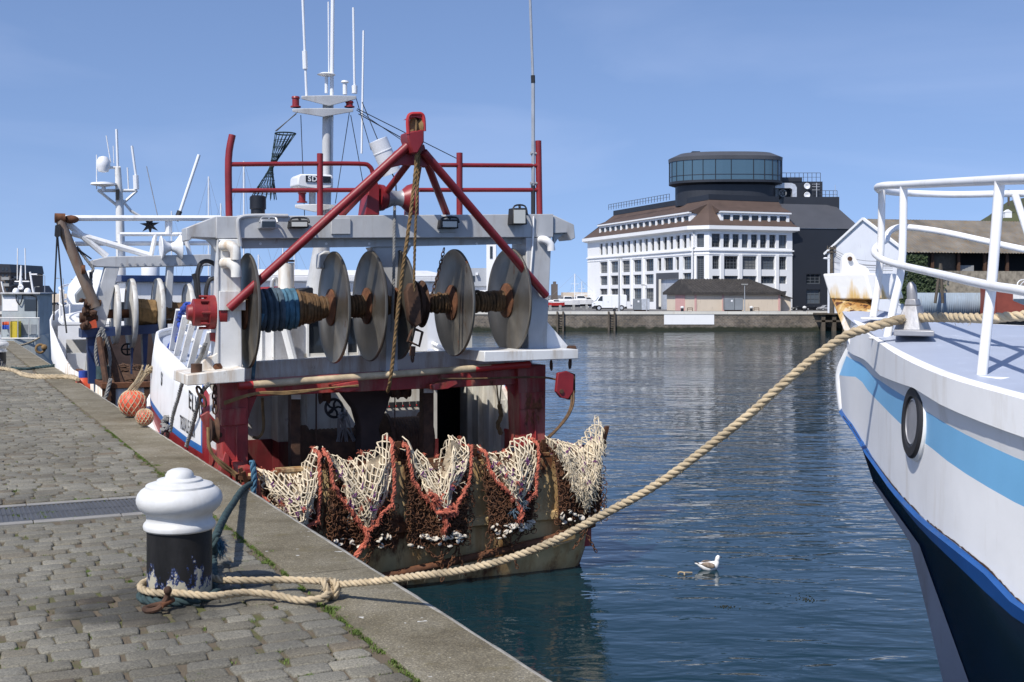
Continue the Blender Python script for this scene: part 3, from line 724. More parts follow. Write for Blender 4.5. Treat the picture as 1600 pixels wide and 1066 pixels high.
# stem band low down (pale)
mb = MB()
WS = {10: .02, 11: .09, 12: .20, 13: .32, 14: .42, 15: .5}
for k0, k1 in ((10, 11), (11, 12), (12, 13), (13, 14), (14, 15)):
    for side in (-1, 1):
        q = []
        for k, s in ((k0, 0), (k0, WS[k0]), (k1, WS[k1]), (k1, 0)):
            b, s_, z = level(k, s, side); q.append(wb(side*(b+.006), s_-(.012 if s == 0 else .0), z))
        mb.add(q, [(0, 1, 2, 3)])
mb.build('stem_band', 'keel white', bt)
mb = MB(); sp_ = []
for k in range(2, 8):
    b, s_, z = level(k, 0, 1); sp_.append(wb(0, s_-.012, z))
S_ = smooth(sp_, 4); mb.tube(S_, [.034]*(len(S_)-4)+[.03, .022, .014, .006], 10); mb.build('stem_bar', 'rusty white', bt)
# deck with camber and a little heel to port
def deckz(lat, s): return interp(Z0, s)+.012+.055*(1-(lat/max(hb(s), .05))**2)+.075*(lat+hb(s))/2*(1 if s < 3 else 1)*.9
mb = MB()
for i in range(len(SS)-1):
    for j in range(12):
        q = []
        for ii, jj in ((i, j), (i+1, j), (i+1, j+1), (i, j+1)):
            s = SS[ii]; hw = max(.01, hb(s)-.035); lat = hw*(-1+2*jj/12); q.append(wb(lat, s, deckz(lat, s)-.004))
        mb.add(q, [(0, 1, 2, 3)])
bm_merge(mb); mb.build('deck', 'deck blue', bt, ang=60)
mb = MB()   # starboard covering board
for i in range(len(SS)-1):
    q = []
    for ii, d in ((i, 0), (i+1, 0), (i+1, 1), (i, 1)):
        s = SS[ii]; hw = hb(s)+.02; q.append(wb(hw-d*.09, s, deckz(hb(s), s)+.012))
    mb.add(q, [(0, 1, 2, 3)]); q2 = [q[0], q[1], V(q[1].x, q[1].y, q[1].z-.4), V(q[0].x, q[0].y, q[0].z-.4)]; mb.add(q2, [(0, 1, 2, 3)])
mb.build('covering_board', 'white paint', bt)
# aft closing plate of the hull
mb = MB(); pl = [wb(-level(k, 12, 1)[0], 12, level(k, 12, 1)[2]) for k in range(1, 16)]+[wb(level(k, 12, 1)[0], 12, level(k, 12, 1)[2]) for k in range(15, 0, -1)]
mb.add(pl, [tuple(range(len(pl)))]); mb.build('transom', 'white paint', bt)
# stem head: raking bow plate, platform and towing lug
DS = 8.55
sh = MB(); sh.prism([at(1298, 466, DS+.15), at(1352, 466, DS), at(1364, 512, DS-.35), at(1346, 545, DS-.5), at(1333, 556, DS-.28), at(1327, 536, DS-.05)], QN*.10); 
sh.build('stem_plate', 'stem weep', bt, bevel=.008)
pf = MB()
a0, a1, a2, a3 = at(1285, 428, 8.75), at(1352, 427, 8.45), at(1364, 468, 8.40), at(1297, 468, 8.70)
b1 = a1+QN*.42+QD*-.05; b2 = a2+QN*.42+QD*-.05; b0 = a0+QN*.30+QD*.0; b3 = a3+QN*.30
c1 = at(1402, 428, 8.62); c2 = at(1413, 467, 8.55)
pf.add([a0, a1, a2, a3, at(1330, 425.5, 9.1), c1, c2, at(1335, 466, 9.1)], [(0,1,2,3),(1,5,6,2),(0,4,5,1),(3,2,6,7),(4,7,6,5),(0,3,7,4)])
pf.build('anchor_platform', 'platform weep', bt, bevel=.012)
lg = MB(); pr = [(1316,428),(1316,412),(1318,402),(1323,396),(1329,395),(1335,398),(1339,406),(1343,413),(1352,416),(1358,421),(1360,428)]
lg.prism([at(x, y, 8.72) for x, y in pr], QD*.05+QN*.02); lg.build('towing_lug', 'lug weep', bt, bevel=.006)
m = MB(); cc = at(1328, 404.5, 8.70); ax = (QD*.05+QN*.02).normalized(); m.cyl(cc-ax*.006, cc+ax*.004, .017, 14); m.build('lug_hole', 'dark rust', bt)
# bow rails
def wpt(px, py, D): return at(px, py, D)
rp = .0245
port_top = [wpt(1376, 299, 8.35), wpt(1371, 293, 8.1), wpt(1383, 290, 7.85), wpt(1412, 289, 7.55), wpt(1480, 285.5, 6.6), wpt(1562, 281.5, 5.75), wpt(1600, 280, 5.4), wpt(1720, 276, 4.6)]
star_top = [wpt(1371, 293, 8.1), wpt(1385, 299, 8.5), wpt(1420, 302, 8.75), wpt(1490, 304, 8.75), wpt(1560, 303, 8.5), wpt(1640, 302, 8.1), wpt(1800, 300, 7.5)]
port_mid = [wpt(1385, 375, 8.55), wpt(1371, 384, 8.35), wpt(1366, 394, 8.1), wpt(1376, 404, 7.85), wpt(1400, 413, 7.55), wpt(1470, 429, 6.6), wpt(1545, 446, 5.75), wpt(1600, 455, 5.3), wpt(1720, 480, 4.6)]
star_mid = [wpt(1385, 375, 8.55), wpt(1388, 364, 8.7), wpt(1398, 357, 8.8), wpt(1415, 355, 8.85), wpt(1470, 362, 8.75), wpt(1545, 378, 8.5), wpt(1600, 390, 8.2), wpt(1800, 430, 7.5)]
rl = MB(); rl.tube(smooth(port_top, 6), rp, 12); rl.build('top_rail', 'white paint', bt)
rl = MB(); rl.tube(smooth(star_top, 6), rp, 12); rl.build('top_rail', 'white paint', bt)
rl = MB(); rl.tube(smooth(port_mid, 6), rp*.95, 12); rl.build('middle_rail', 'white paint', bt)
rl = MB(); rl.tube(smooth(star_mid, 6), rp*.95, 12); rl.build('middle_rail', 'white paint', bt)
for P, plate in (([wpt(1378, 297, 8.2), wpt(1376, 392, 8.2), wpt(1371, 450, 8.15), wpt(1364, 497, 8.05)], .10), ([wpt(1412, 292, 7.55), wpt(1409, 412, 7.55), wpt(1398, 470, 7.50), wpt(1386, 528, 7.45)], .16), ([wpt(1562, 284, 5.75), wpt(1557, 350, 5.75), wpt(1549, 447, 5.75), wpt(1541, 520, 5.74), wpt(1534, 588, 5.72)], .16), ([wpt(1586, 304, 8.3), wpt(1612, 385, 8.2), wpt(1640, 480, 8.1)], .12)):
    rl = MB(); rl.tube(smooth(P, 5), [rp*1.02]*(len(P)*5-4), 12); b = P[-1]
    rl.build('stanchion', 'rusty white' if plate != .16 else 'white paint', bt)
    pm = MB(); pm.prism([b+QD*u+QN*v_+V(0, 0, -.012) for u, v_ in ((-plate, -.05), (plate*.7, -.05), (plate*.7, .06), (-plate, .06))], V(0, 0, .016)); pm.build('foot_plate', 'white paint', bt, bevel=.005)
# porthole
s_p, z_p = lift(1431, 660, -.02); c_ = wb(-(hb(s_p)-.032), s_p, z_p)
tn = (wb(-(hb(s_p-.1)), s_p-.1, 0)-wb(-(hb(s_p+.1)), s_p+.1, 0)).normalized(); nn = V(tn.y, -tn.x, 0)
if nn.dot(QN) > 0: nn = -nn
upv = (V(0, 0, 1)-nn*.06).normalized(); nn = tn.cross(upv).normalized()
if nn.dot(QN) > 0: nn = -nn
Mx = Matrix((tn, upv, nn)).transposed(); PR = .198
m = MB(); m.lathe([(PR*1.05, -.012), (PR*1.05, .012), (PR*1.0, .022), (PR*.97, .022)], c_, 40, Mx); m.lathe([(PR*.99, .0), (PR*.99, .03), (PR*.93, .04), (PR*.70, .04), (PR*.66, .032), (PR*.66, .012)], c_, 40, Mx, mi=1)
ph = m.build('porthole', ['rusty white', 'rubber'], bt)
m = MB(); m.lathe([(0, .028), (PR*.665, .026), (PR*.665, .004)], c_, 40, Mx); m.build('pane', 'port glass', ph)
m = MB(); m.lathe([(PR*.66, .027), (PR*.60, .034), (PR*.585, .029)], c_, 40, Mx); m.build('gasket', 'cleat steel', ph)
m = MB(); oo = c_+upv*PR*.98+tn*-.02; m.prism([oo-tn*.055+nn*.005, oo+tn*.055+nn*.005, oo+tn*.045+nn*.005+upv*.028, oo+nn*.005+upv*.042, oo-tn*.045+nn*.005+upv*.028], nn*.045); m.build('rain_hood', 'cleat steel', ph)
# cast mooring cleat on the deck
cl = MB(); z_ = 2.155; base = at(1427, 519, 7.15); z_ = base.z
def cp(px, py, D): return at(px, py, D)
bp = [cp(1396, 519, 7.1), cp(1460, 519, 6.95), cp(1446, 505, 7.6), cp(1402, 506, 7.75)]
cl.prism([V(p.x, p.y, z_-.02) for p in bp], V(0, 0, .035))
def frus(b4, t4): cl.add(b4+t4, [(3,2,1,0),(4,5,6,7),(0,1,5,4),(1,2,6,5),(2,3,7,6),(3,0,4,7)])
c0 = at(1426, 516, 7.25); c0.z = z_+.01
ux = (at(1460, 519, 6.95)-at(1396, 519, 7.1)); ux.z = 0; ux.normalize(); uy = V(-ux.y, ux.x, 0)
fr = lambda hx, hy, z, dx=0, dy=0: [c0+ux*(dx+a*hx)+uy*(dy+b*hy)+V(0, 0, z) for a, b in ((-1,-1),(1,-1),(1,1),(-1,1))]
frus(fr(.082, .10, 0), fr(.038, .045, .15, .0)); frus(fr(.038, .045, .15), fr(.030, .040, .19))
cl.tube([c0+V(0, 0, .17)-ux*.002, c0+V(0, 0, .23)-ux*.004, c0+V(0, 0, .27)-ux*.008, c0+V(0, 0, .295)-ux*.012], [.032, .031, .028, .012], 14)
c1 = c0-ux*.09+uy*.35
for a in (0,): 
    cl.add([c1+ux*(-.05)+uy*-.06+V(0,0,0), c1+ux*.05+uy*-.06, c1+ux*.05+uy*.06, c1-ux*.05+uy*.06, c1+ux*-.02+uy*-.03+V(0,0,.15), c1+ux*.02+uy*-.03+V(0,0,.15), c1+ux*.02+uy*.03+V(0,0,.15), c1-ux*.02+uy*.03+V(0,0,.15)], [(3,2,1,0),(4,5,6,7),(0,1,5,4),(1,2,6,5),(2,3,7,6),(3,0,4,7)])
cl.build('mooring_cleat', 'cleat steel', bt, bevel=.006)
# ================================================================ TRAWLER WITH RED A-FRAME
YB = R(24.5); BN = V(math.cos(YB), math.sin(YB), 0); BD = V(-math.sin(YB), math.cos(YB), 0); BW = 5.2
OT = V(1.262, 17.70, WATER)-BN*BW
MT = Matrix.Translation(OT) @ Matrix.Rotation(YB, 4, 'Z'); MTi = MT.inverted()
def L(px, py, v):
    """photo point carried to the boat's own frame on the athwartships plane y=v"""
    o = MTi @ V(0, 0, EYE); d = MTi.to_3x3() @ V((px-CX)/F, 1, -(py-HY)/F); t = (v-o.y)/d.y; return o+d*t
tr = thing('trawler', 'white and red scallop trawler with red A-frame over its stern winches', 'fishing boat', OT, YB)
def P(name, mb, mats, parent=None, **kw): return mb.build(name, mats, parent or tr, local=True, **kw)
def plate(pts, v0, v1, mb=None, mi=None):
    mb = mb or MB(); q = [L(x, y, v0) for x, y in pts]; mb.prism(q, V(0, v1-v0, 0), mi); return mb
DECK = .95
# ---- hull: port plan curve (inset from the side, along the boat), sheer and painted bands
UP = sm([(0,.0),(2.6,.0),(4.4,-.08),(6,-.17),(7.6,-.22),(8.6,-.16),(9.3,.0),(10.2,.42),(11.2,1.1),(12,1.85),(12.5,2.58)])
def up(v): return interp(UP, v)
def hp_px(u, v): p = MT @ V(u, v, 0); return CX+F*p.x/p.y, p.y
def hlift(px, py, top=0):
    lo, hi = 1.0, 7.9
    for _ in range(40):
        m = (lo+hi)/2
        if hp_px(up(m)+top*.17*min(1, max(0, m-2)/6), m)[0] > px: lo = m
        else: hi = m
    return lo, EYE-(py-HY)/F*hp_px(up(lo)+top*.17*min(1, max(0, lo-2)/6), lo)[1]-WATER
sheer = [(2.0, 2.3)]+[hlift(x, y, 1) for x, y in [(322,604),(306,593),(291,581),(270,560),(254,543),(247,536)]]
sheer += [(sheer[-1][0]+1.2, sheer[-1][1]+.16), (12.5, sheer[-1][1]+.32)]; TW = lambda v: .17*min(1, max(0, v-2)/6)
stripe = [hlift(x, y) for x, y in [(314,697),(290,683),(270,668),(250,650),(238,634)]]; stripe = [(0, stripe[0][1]-.05)]+stripe+[(12.5, stripe[-1][1]+.5)]
v_end = hlift(326, 690)[0]; v_post = hlift(335, 700)[0]; v_bl = hlift(315.5, 680)[0]; v_fr = hlift(313.5, 680)[0]
def hu(v, w):
    top = interp(sheer, v); k = max(0, 1-w/max(top, 1)); tt = max(0, (w/max(top, 1)-.40)/.60); return up(v)+k*k*(.10+.05*max(0, v-4))+.17*tt*tt*min(1, max(0, v-2)/6)
mb = MB(); vs = [v_end, v_bl, v_fr]+[v_fr+(12.5-v_fr)*i/26 for i in range(1, 27)]
for side in (0, 1):
    for i in range(len(vs)-1):
        lv = []
        for v in (vs[i], vs[i+1]):
            wr = interp(stripe, v); top = interp(sheer, v); lv.append([-.8, .12, wr-.11, wr, wr+(top-wr)*.33, wr+(top-wr)*.66, top])
        for k in range(6):
            q = [V(hu(v, w), v, w) for v, w in ((vs[i], lv[0][k]), (vs[i+1], lv[1][k]), (vs[i+1], lv[1][k+1]), (vs[i], lv[0][k+1]))]
            if side: q = [V(BW-a.x, a.y, a.z) for a in q]
            mi = 2 if k == 0 else (1 if k == 1 else (3 if k == 2 else 0))
            if i == 0 and k > 1: mi = 1
            if i == 1 and k > 1: mi = 3
            mb.add(q, [(0, 1, 2, 3)], mi)
bm_merge(mb); P('hull', mb, ['white paint', 'red paint', 'boot top', 'blue stripe'], solid=.03, ang=30)
mb = MB()   # aft edge post of the plating and the rolled rubbing strip forward
w_t = interp(sheer, v_end)
mb.bx(hu(v_end, 1)-.02, hu(v_end, 1)+.10, v_post-.02, v_end-.002, .3, w_t); P('edge_post', mb, 'gantry white')
mb = MB(); mb.tube([V(hu(v, interp(stripe, v)-.5)-.05, v, interp(stripe, v)-.62+.22*max(0, (v-5)/3)**2) for v in [4.2+.25*i for i in range(26)]], .085, 8); P('rubbing_strip', mb, 'white paint')
mb = MB(); mb.tube([V(up(v)+TW(v)+.02, v, interp(sheer, v)+.01) for v in vs], .035, 8); mb.tube([V(BW-up(v)-TW(v)-.02, v, interp(sheer, v)+.01) for v in vs], .035, 8); P('rail_cap', mb, 'white paint')
# lettering on the port side
def lettering(txt, size, pw, parent, mat, name, xs=1.0, font_bold=0.0):
    cu = bpy.data.curves.new('t', 'FONT'); cu.body = txt; cu.size = size; cu.space_character = 1.18; cu.extrude = .001; cu.offset = font_bold
    ob = bpy.data.objects.new('t', cu); C.objects.link(ob); bpy.context.view_layer.update()
    me = bpy.data.meshes.new_from_object(ob.evaluated_get(bpy.context.evaluated_depsgraph_get())); bpy.data.objects.remove(ob)
    mb = MB(); mb.add([pw(v.co.x*xs, v.co.y, v.co.z) for v in me.vertices], [tuple(p.vertices) for p in me.polygons]); bpy.data.meshes.remove(me)
    return mb.build(name, mat, parent, local=True, recalc=False)
va, wa = hlift(293, 636); vb, wb_ = hlift(312, 654)
sl = (wb_-wa)/(vb-va)
def on_hull(v0, w0, slope, sgn=-1):
    return lambda x, y, z: V(hu(v0+sgn*x, w0)-.022-z, v0+sgn*x, w0+sgn*x*slope+y)
lettering('ELVIS', .42, on_hull(va, wa, sl), tr, 'lettering', 'boat_name', 1.0, .004)
va2, wa2 = hlift(280, 671); vb2, wb2 = hlift(307, 688); 
lettering('TROUVILLE CAEN', .33, on_hull(va2, wa2+.02, (wb2-wa2)/(vb2-va2)), tr, 'lettering', 'home_port', .38, .002)
v3, w3 = hlift(247, 601); lettering('s', .5, on_hull(v3, w3, 0), tr, 'lettering', 'hull_mark', .6, .012)
# ---- stern: transom with ledge, bulwarks, deck
mb = MB(); tp = 1.72; nU = 26
def tu(w): return 0 if w > .5 else -.0
def tsec(u):
    q = abs(u/BW-.5)*2; rb = max(0, q-.90)/.10; b = .20*rb*rb; 
    return [(.16+b, tp), (.0+b, tp), (.0+b, .93), (-.05+b, .90), (-.05+b, .80), (.03+b, .76), (.07+b, .30), (.20+b, -.05), (.55+b*1.5, -.9)]
U = [BW*i/nU for i in range(nU+1)]
U = sorted(set(U+[.06, .14, BW-.14, BW-.06]))
secs = []
for u in U:
    nar = lambda w: .0 if w > .5 else (.5-w)*.16
    secs.append([V(BW/2+(u-BW/2)*(1-nar(w)*2/BW), y, w) for y, w in tsec(u)])
for a, b in zip(secs, secs[1:]):
    for k in range(len(a)-1): mb.add([a[k], b[k], b[k+1], a[k+1]], [(0, 1, 2, 3)], 1 if k >= 6 else 0)
bm_merge(mb); 
mb.mi = [1 if sum(mb.v[i].z for i in f)/len(f) < .12 else 0 for f in mb.f]
P('transom', mb, ['transom steel', 'boot top'], ang=30)
for u0 in (.62, 1.9, 3.05, 4.2): mb = MB(); mb.bx(u0-.22, u0+.22, -.015, .17, tp+.002, tp+.05); P('cap_plate', mb, 'transom steel', bevel=.008)
mb = MB(); mb.tube([V(.15, -.03, .22)]+[L(x, y, -.07) for x, y in [(595,902),(650,890),(760,866),(860,842),(928,818)]], .055, 10); P('rubbing_bar', mb, 'rust')
mb = MB(); mb.tube([L(x, y, -.06) for x, y in [(640,898),(760,876),(850,856),(905,842)]], .018, 8); P('lower_bead', mb, 'transom steel')
mb = MB()
for x0, x1, s in ((-.0, .12, 0), (BW-.12, BW, 1)):
    mb.bx(x0, x1, .16, v_end+.3, .3, tp)
    mb.bx(x0-.01, x1+.01, .15, v_end+.3, tp, tp+.05)
mb.bx(.0, BW, .15, .22, .6, tp-.002)
P('bulwark', mb, 'worn red')
mb = MB(); mb.prism([V(BW-.1, 2.3, 1.7), V(BW-.1, 3.9, 2.95), V(BW-.1, 5.2, 2.95), V(BW-.1, 5.2, .9), V(BW-.1, 2.3, .9)], V(.08, 0, 0))
for i in range(5): mb.bx(BW-.19, BW-.1, 2.6+.5*i, 2.68+.5*i, .95, 1.9+.36*i)
P('side_plating', mb, 'interior white')
mb = MB()
def deckpoly(mb, v0, v1, z, h, ins):
    vv = [v0+(v1-v0)*i/14 for i in range(15)]; mb.prism([V(up(v)+ins+.04*max(0, v-4), v, z) for v in vv]+[V(BW-up(v)-ins-.04*max(0, v-4), v, z) for v in reversed(vv)], V(0, 0, h))
deckpoly(mb, .2, 11.2, DECK-.06, .06, .12); P('deck', mb, 'deck dark')
# ---- superstructure: lower bulkhead with doorway, housing, wheelhouse forward
VB = 3.7
def xw(px, py, v): q = L(px, py, v); return q.x, q.z
uA, zT = xw(470, 600, VB); uB, _ = xw(683, 600, VB); uC, _ = xw(742, 600, VB); zR = xw(600, 690, VB)[1]; zt2 = xw(600, 470, VB)[1]
mb = MB(); mb.bx(uA, uB, VB, VB+.06, zR, zT+.5); P('bulkhead', mb, 'interior white')
mb = MB(); mb.bx(uA-.02, uB+.02, VB-.01, VB+.1, DECK, zR); P('bulkhead_base', mb, 'interior red')
uL, _ = xw(388, 650, 4.6); uM, _ = xw(432, 650, 4.3)
mb = MB(); mb.bx(uL-.6, uA, 4.7, 4.76, DECK+.65, zT-.05); mb.bx(uM, uA, 4.2, 4.7, DECK+.65, zT-.05); P('side_bulkhead', mb, 'interior white')
mb = MB(); mb.bx(uL-.6, uA, 4.66, 4.695, DECK, DECK+.65); mb.bx(uM+.01, uA, 4.17, 4.65, DECK, DECK+.65); P('side_bulkhead_base', mb, 'interior red')
mb = MB(); mb.bx(uA-.02, uA+.02, VB, 4.7, DECK, zT+.3); mb.bx(uA+.07, uA+.16, VB-.12, VB-.005, zR, zT); P('corner_post', mb, 'interior white')
mb = MB(); mb.bx(uB+.02, uC+.5, 5.6, 5.65, DECK, zT+.3); mb.bx(uB+.0, uB+.06, VB+.12, 5.6, DECK, zT+.3); P('doorway_recess', mb, 'shade black')  # recess walls coloured near black for the shaded interior
zS = xw(600, 588, 2.3)[1]
mb = MB(); mb.prism([V(.35, 2.05, zS+.02), V(1.75, 2.05, zS+.02), V(1.95, VB-.06, zS+.02), V(3.75, VB-.06, zS+.02), V(3.75, 2.6, zS+.02), V(BW-.7, 2.6, zS+.02), V(BW-.5, 6.2, zS+.02), V(.35, 6.2, zS+.02)], V(0, 0, .08)); P('shelter_deck', mb, 'gantry white')  # aft wings added to shade the left gear and doorway, open over the levers
# housing on the shelter deck
h0, _ = xw(388, 500, VB); h1, _ = xw(668, 500, VB)
mb = MB(); wl = xw(479, 500, VB)[0]; wr_ = xw(514, 500, VB)[0]; wt_ = xw(500, 494, VB)[1]; wbm = xw(500, 560, VB)[1]
w2l = xw(540, 500, VB)[0]; w2r = xw(562, 500, VB)[0]; z0h = zS+.10
wall_faces(mb, (h0, VB, z0h), (1, 0, 0), h1-h0, z0h, zt2, [(wl-h0, wr_-h0, max(wbm, z0h+.03), wt_), (w2l-h0, w2r-h0, max(wbm, z0h+.03), wt_)], .08, out=(0, -1, 0))
mb.add([V(h0, VB, zt2), V(h1, VB, zt2), V(h1, 6, zt2), V(h0, 6, zt2)], [(0, 1, 2, 3)]); 
for x in (h0, h1): mb.add([V(x, VB, z0h), V(x, VB, zt2), V(x, 6, zt2), V(x, 6, z0h)], [(0, 1, 2, 3)])
hs = P('housing', mb, 'white paint')
for a, b in ((wl, wr_), (w2l, w2r)):
    m = MB(); z0_ = max(wbm, z0h+.03)
    for q in ((a, a+.035, z0_, wt_), (b-.035, b, z0_, wt_), (a+.035, b-.035, z0_, z0_+.035), (a+.035, b-.035, wt_-.035, wt_)): m.bx(q[0], q[1], VB-.02, VB+.05, q[2], q[3])
    wn_ = P('window_frame', m, 'gantry white', hs); m = MB(); m.bx(a+.03, b-.03, VB+.045, VB+.06, z0_+.03, wt_-.03); P('pane', m, 'dark glass', hs)
m = plate([(430,509),(475,507),(475,562),(430,563)], VB-.03, VB-.005)
P('louvre_panel', m, 'cleat steel', hs)
m = MB()
for x in (388, 409, 427): a, b = L(x, 508, VB-.02), L(x, 562, VB-.02); m.tube([a, b], .02, 6)
m.tube([L(445, 512, VB-.25), L(458, 562, VB-.25)], .07, 8); P('vent_pipes', m, 'gantry white', hs)
# wheelhouse forward with white roof edge
q0, q1 = L(383, 430, 7.0), L(700, 470, 7.0)
mb = MB(); mb.bx(q0.x, q1.x, 7.0, 10.2, 1.8, q0.z-.12); mb.bx(q0.x-.1, q1.x+.1, 6.9, 10.3, q0.z-.12, q0.z)
mb.add([V(q0.x-.1, 6.9, q0.z), V(q1.x+.1, 6.9, q0.z), V(q1.x-.3, 7.4, q0.z+.12), V(q0.x+.3, 7.4, q0.z+.12), V(q0.x-.1, 10.3, q0.z), V(q1.x+.1, 10.3, q0.z), V(q1.x-.3, 9.9, q0.z+.12), V(q0.x+.3, 9.9, q0.z+.12)], [(0,1,2,3),(4,5,6,7),(0,3,7,4),(1,5,6,2),(3,2,6,7)])
P('wheelhouse', mb, 'white paint', bevel=.02)
m = plate([(395,466),(398,449),(461,447),(463,466)], 5.4, 6.4); P('engine_hatch', m, 'red paint', bevel=.03)
m = MB(); a, b = L(447, 470, 4.2), L(447, 411, 4.2); m.cyl(a-V(0,0,.5), b, .135, 20); P('exhaust_funnel', m, 'stained white'); m = MB(); m.cyl(b+V(-.01,0,.02), b+V(-.01,0,.05), .15, 20); m.cyl(b-V(0,0,.02), b+V(0,0,.02), .03, 8); P('funnel_cap', m, 'dark rust')
m = MB(); m.tube(smooth([L(425,468,4.4), L(425,444,4.4), L(427,437,4.4), L(431,436,4.4), L(433,441,4.4), L(433,447,4.4)], 4), .035, 10); P('vent', m, 'galvanised')
m = plate([(463,451),(490,449),(490,461),(465,463)], 3.6, 3.9); P('searchlight', m, 'rubber', bevel=.03)
# ---- gantry
VG = 1.0
mb = plate([(338,338),(865,334.5),(865,371),(338,373)], VG, VG+.5); mb2 = MB()
plate([(291,356),(338,338),(338,372),(300,371),(297,376),(292,376)], VG+.04, VG+.46, mb); plate([(865,336),(897,351),(899,372),(892,376),(886,364),(865,365)], VG+.04, VG+.46, mb)
plate([(300,372),(338,373),(338,395),(330,382),(322,375)], VG+.1, VG+.16, mb); plate([(865,365),(884,365),(873,372),(865,384)], VG+.1, VG+.16, mb)
bmG = P('gantry_beam', mb, 'gantry grey', bevel=.012)
mb = plate([(378,373.5),(824,371.5),(824,381),(640,385),(378,388.5)], VG+.16, VG+.2); P('web_plate', mb, 'gantry grey', bmG)
m = MB()
for x in (407, 510, 577, 640, 745, 790): q = L(x, 381, VG+.15); m.cyl(q, q+V(0, .01, 0), .02, 8)
P('drain_holes', m, 'white paint', bmG)
m = MB(); m.tube(smooth([L(376,385,VG-.02), L(372,352,VG-.03), L(376,340,VG-.03), L(400,337,VG-.01), L(450,337.5,VG-.01)], 5), .028, 8); m.tube([L(341, 374, VG-.01), L(341, 580, VG-.01)], .012, 6); P('conduit', m, 'gantry grey', bmG)
for q_ in ([(518,341),(548,341),(548,366),(518,366)], [(686,338),(712,338),(712,363),(686,363)]): P('doubler_plate', plate(q_, VG-.03, VG), 'gantry grey', bmG, bevel=.006)
for nm, pts in (('gantry_post', [(340,373.5),(376,373.5),(379,584),(341,584)]), ('gantry_post', [(822,371.5),(862,371.5),(854,549),(826,549)])):
    m = plate(pts, VG, VG+.55); po = P(nm, m, 'gantry white' if pts[0][0] < 400 else 'gantry grey', bevel=.014)
    if pts[0][0] < 400:
        for x, y in ((361, 396), (362, 423)):
            m = MB(); c = L(x, y, VG); m.tube(smooth([c+V(-.12, 0, .1), c+V(-.04, -.12, .1), c+V(.02, -.17, .03), c+V(.03, -.17, -.09)], 4), .075, 10); P('pipe_elbow', m, 'stained white', po)
        m = plate([(343,455),(384,455),(384,485),(343,485)], VG-.05, VG-.002); P('brace_pad', m, 'gantry white', po, bevel=.006)
    else:
        m = MB(); c = L(849, 380, VG); m.tube(smooth([c+V(-.05, 0, .05), c+V(-.02, -.09, .05), c+V(.06, -.12, -.02), c+V(.08, -.12, -.12)], 4), .06, 10); P('pipe_elbow', m, 'white paint', po)
        m = MB(); m.tube([L(834, 338, VG-.02), L(832, 390, VG-.02), L(828, 440, VG-.02)], .016, 6); P('cable', m, 'white paint', po)
m = plate([(580,386),(643,384.5),(634,402),(622,438),(622,580),(603,581),(603,438),(592,404)], VG+.2, VG+.5); P('gantry_post', m, 'gantry grey', bevel=.01)
m = MB(); plate([(292,586),(383,575),(383,597),(292,603)], .55, 1.7, m)
fb = P('foot_bracket', m, 'stained white', bevel=.012)
m = plate([(312,581),(316,566),(323,559),(333,556),(342,551),(342,580)], VG+.02, VG+.12); P('pin_lug', m, 'stained white', fb, bevel=.008)
m = MB(); c = L(338, 573, VG); m.cyl(c, c+V(0,-.12,0), .045, 12); m.cyl(c+V(0,-.12,0), c+V(0,-.15,0), .06, 6); P('pin', m, 'rust', fb)
m = MB(); c = L(307, 588, .8); m.cyl(c, c+V(0,0,.17), .075, 14); P('eye_bolt', m, 'dark rust', fb)
m = MB(); plate([(757,549),(904,546),(904,561),(757,566)], .5, 1.7, m); fb = P('foot_bracket', m, 'gantry white', bevel=.012)
m = plate([(854,500),(857,505),(893,547),(854,548)], VG+.1, VG+.2); P('gusset', m, 'white paint', fb, bevel=.006)
m = MB(); c = L(893, 546, .9); m.cyl(c-V(.06,0,0), c+V(.06,0,0), .06, 12); P('eye_bolt', m, 'dark rust', fb)
m = plate([(379,566),(832,541),(832,573),(379,594)], 1.9, 2.04); P('lower_beam', m, 'stained white', bevel=.01)
m = plate([(345,598),(832,568),(832,600),(345,622)], VG+.15, VG+.5); P('cross_beam', m, 'worn red', bevel=.01)
m = MB(); m.tube([L(374, 603, VG-.06), L(826, 569.5, VG-.06)], .052, 12); pp = P('guide_pipe', m, 'rope cream'); 
m = MB(); m.tube([L(372, 603, VG-.06), L(395, 601.5, VG-.06)], .0535, 12); P('painted_end', m, 'bright red', pp); m = MB(); m.tube([L(742, 576, VG-.06), L(828, 569.4, VG-.06)], .0535, 12); P('painted_end', m, 'bright red', pp)
for pts, gs in (([(343,598),(388,595),(388,770),(350,775)], [(388,622),(402,618),(393,640),(388,655)]), ([(809,572),(853,570),(852,690),(814,700)], [(809,600),(790,601),(803,618),(809,640)])):
    m = plate(pts, VG+.05, VG+.5); po = P('pillar', m, 'worn red', bevel=.012); m = plate(gs, VG+.2, VG+.24); P('gusset', m, 'worn red', po)
    (x0, y0), (x1, y1) = pts[0], pts[1]
    m = plate([(x0+3, y0+42), (x1-3, y1+42), (x1-3, y1+68), (x0+3, y0+68)], VG+.02, VG+.05); P('doubler_plate', m, 'worn red', po, bevel=.005)
    m = MB(); m.tube([L((x0+x1)/2+4, y0+70, VG+.04), L((x0+x1)/2+6, pts[2][1]-4, VG+.04)], .016, 6); P('weld_bead', m, 'worn red', po)
m = plate([(338,757),(352,706),(358,712),(362,765)], VG+.0, VG+.3); P('pillar_brace', m, 'worn red', bevel=.01)
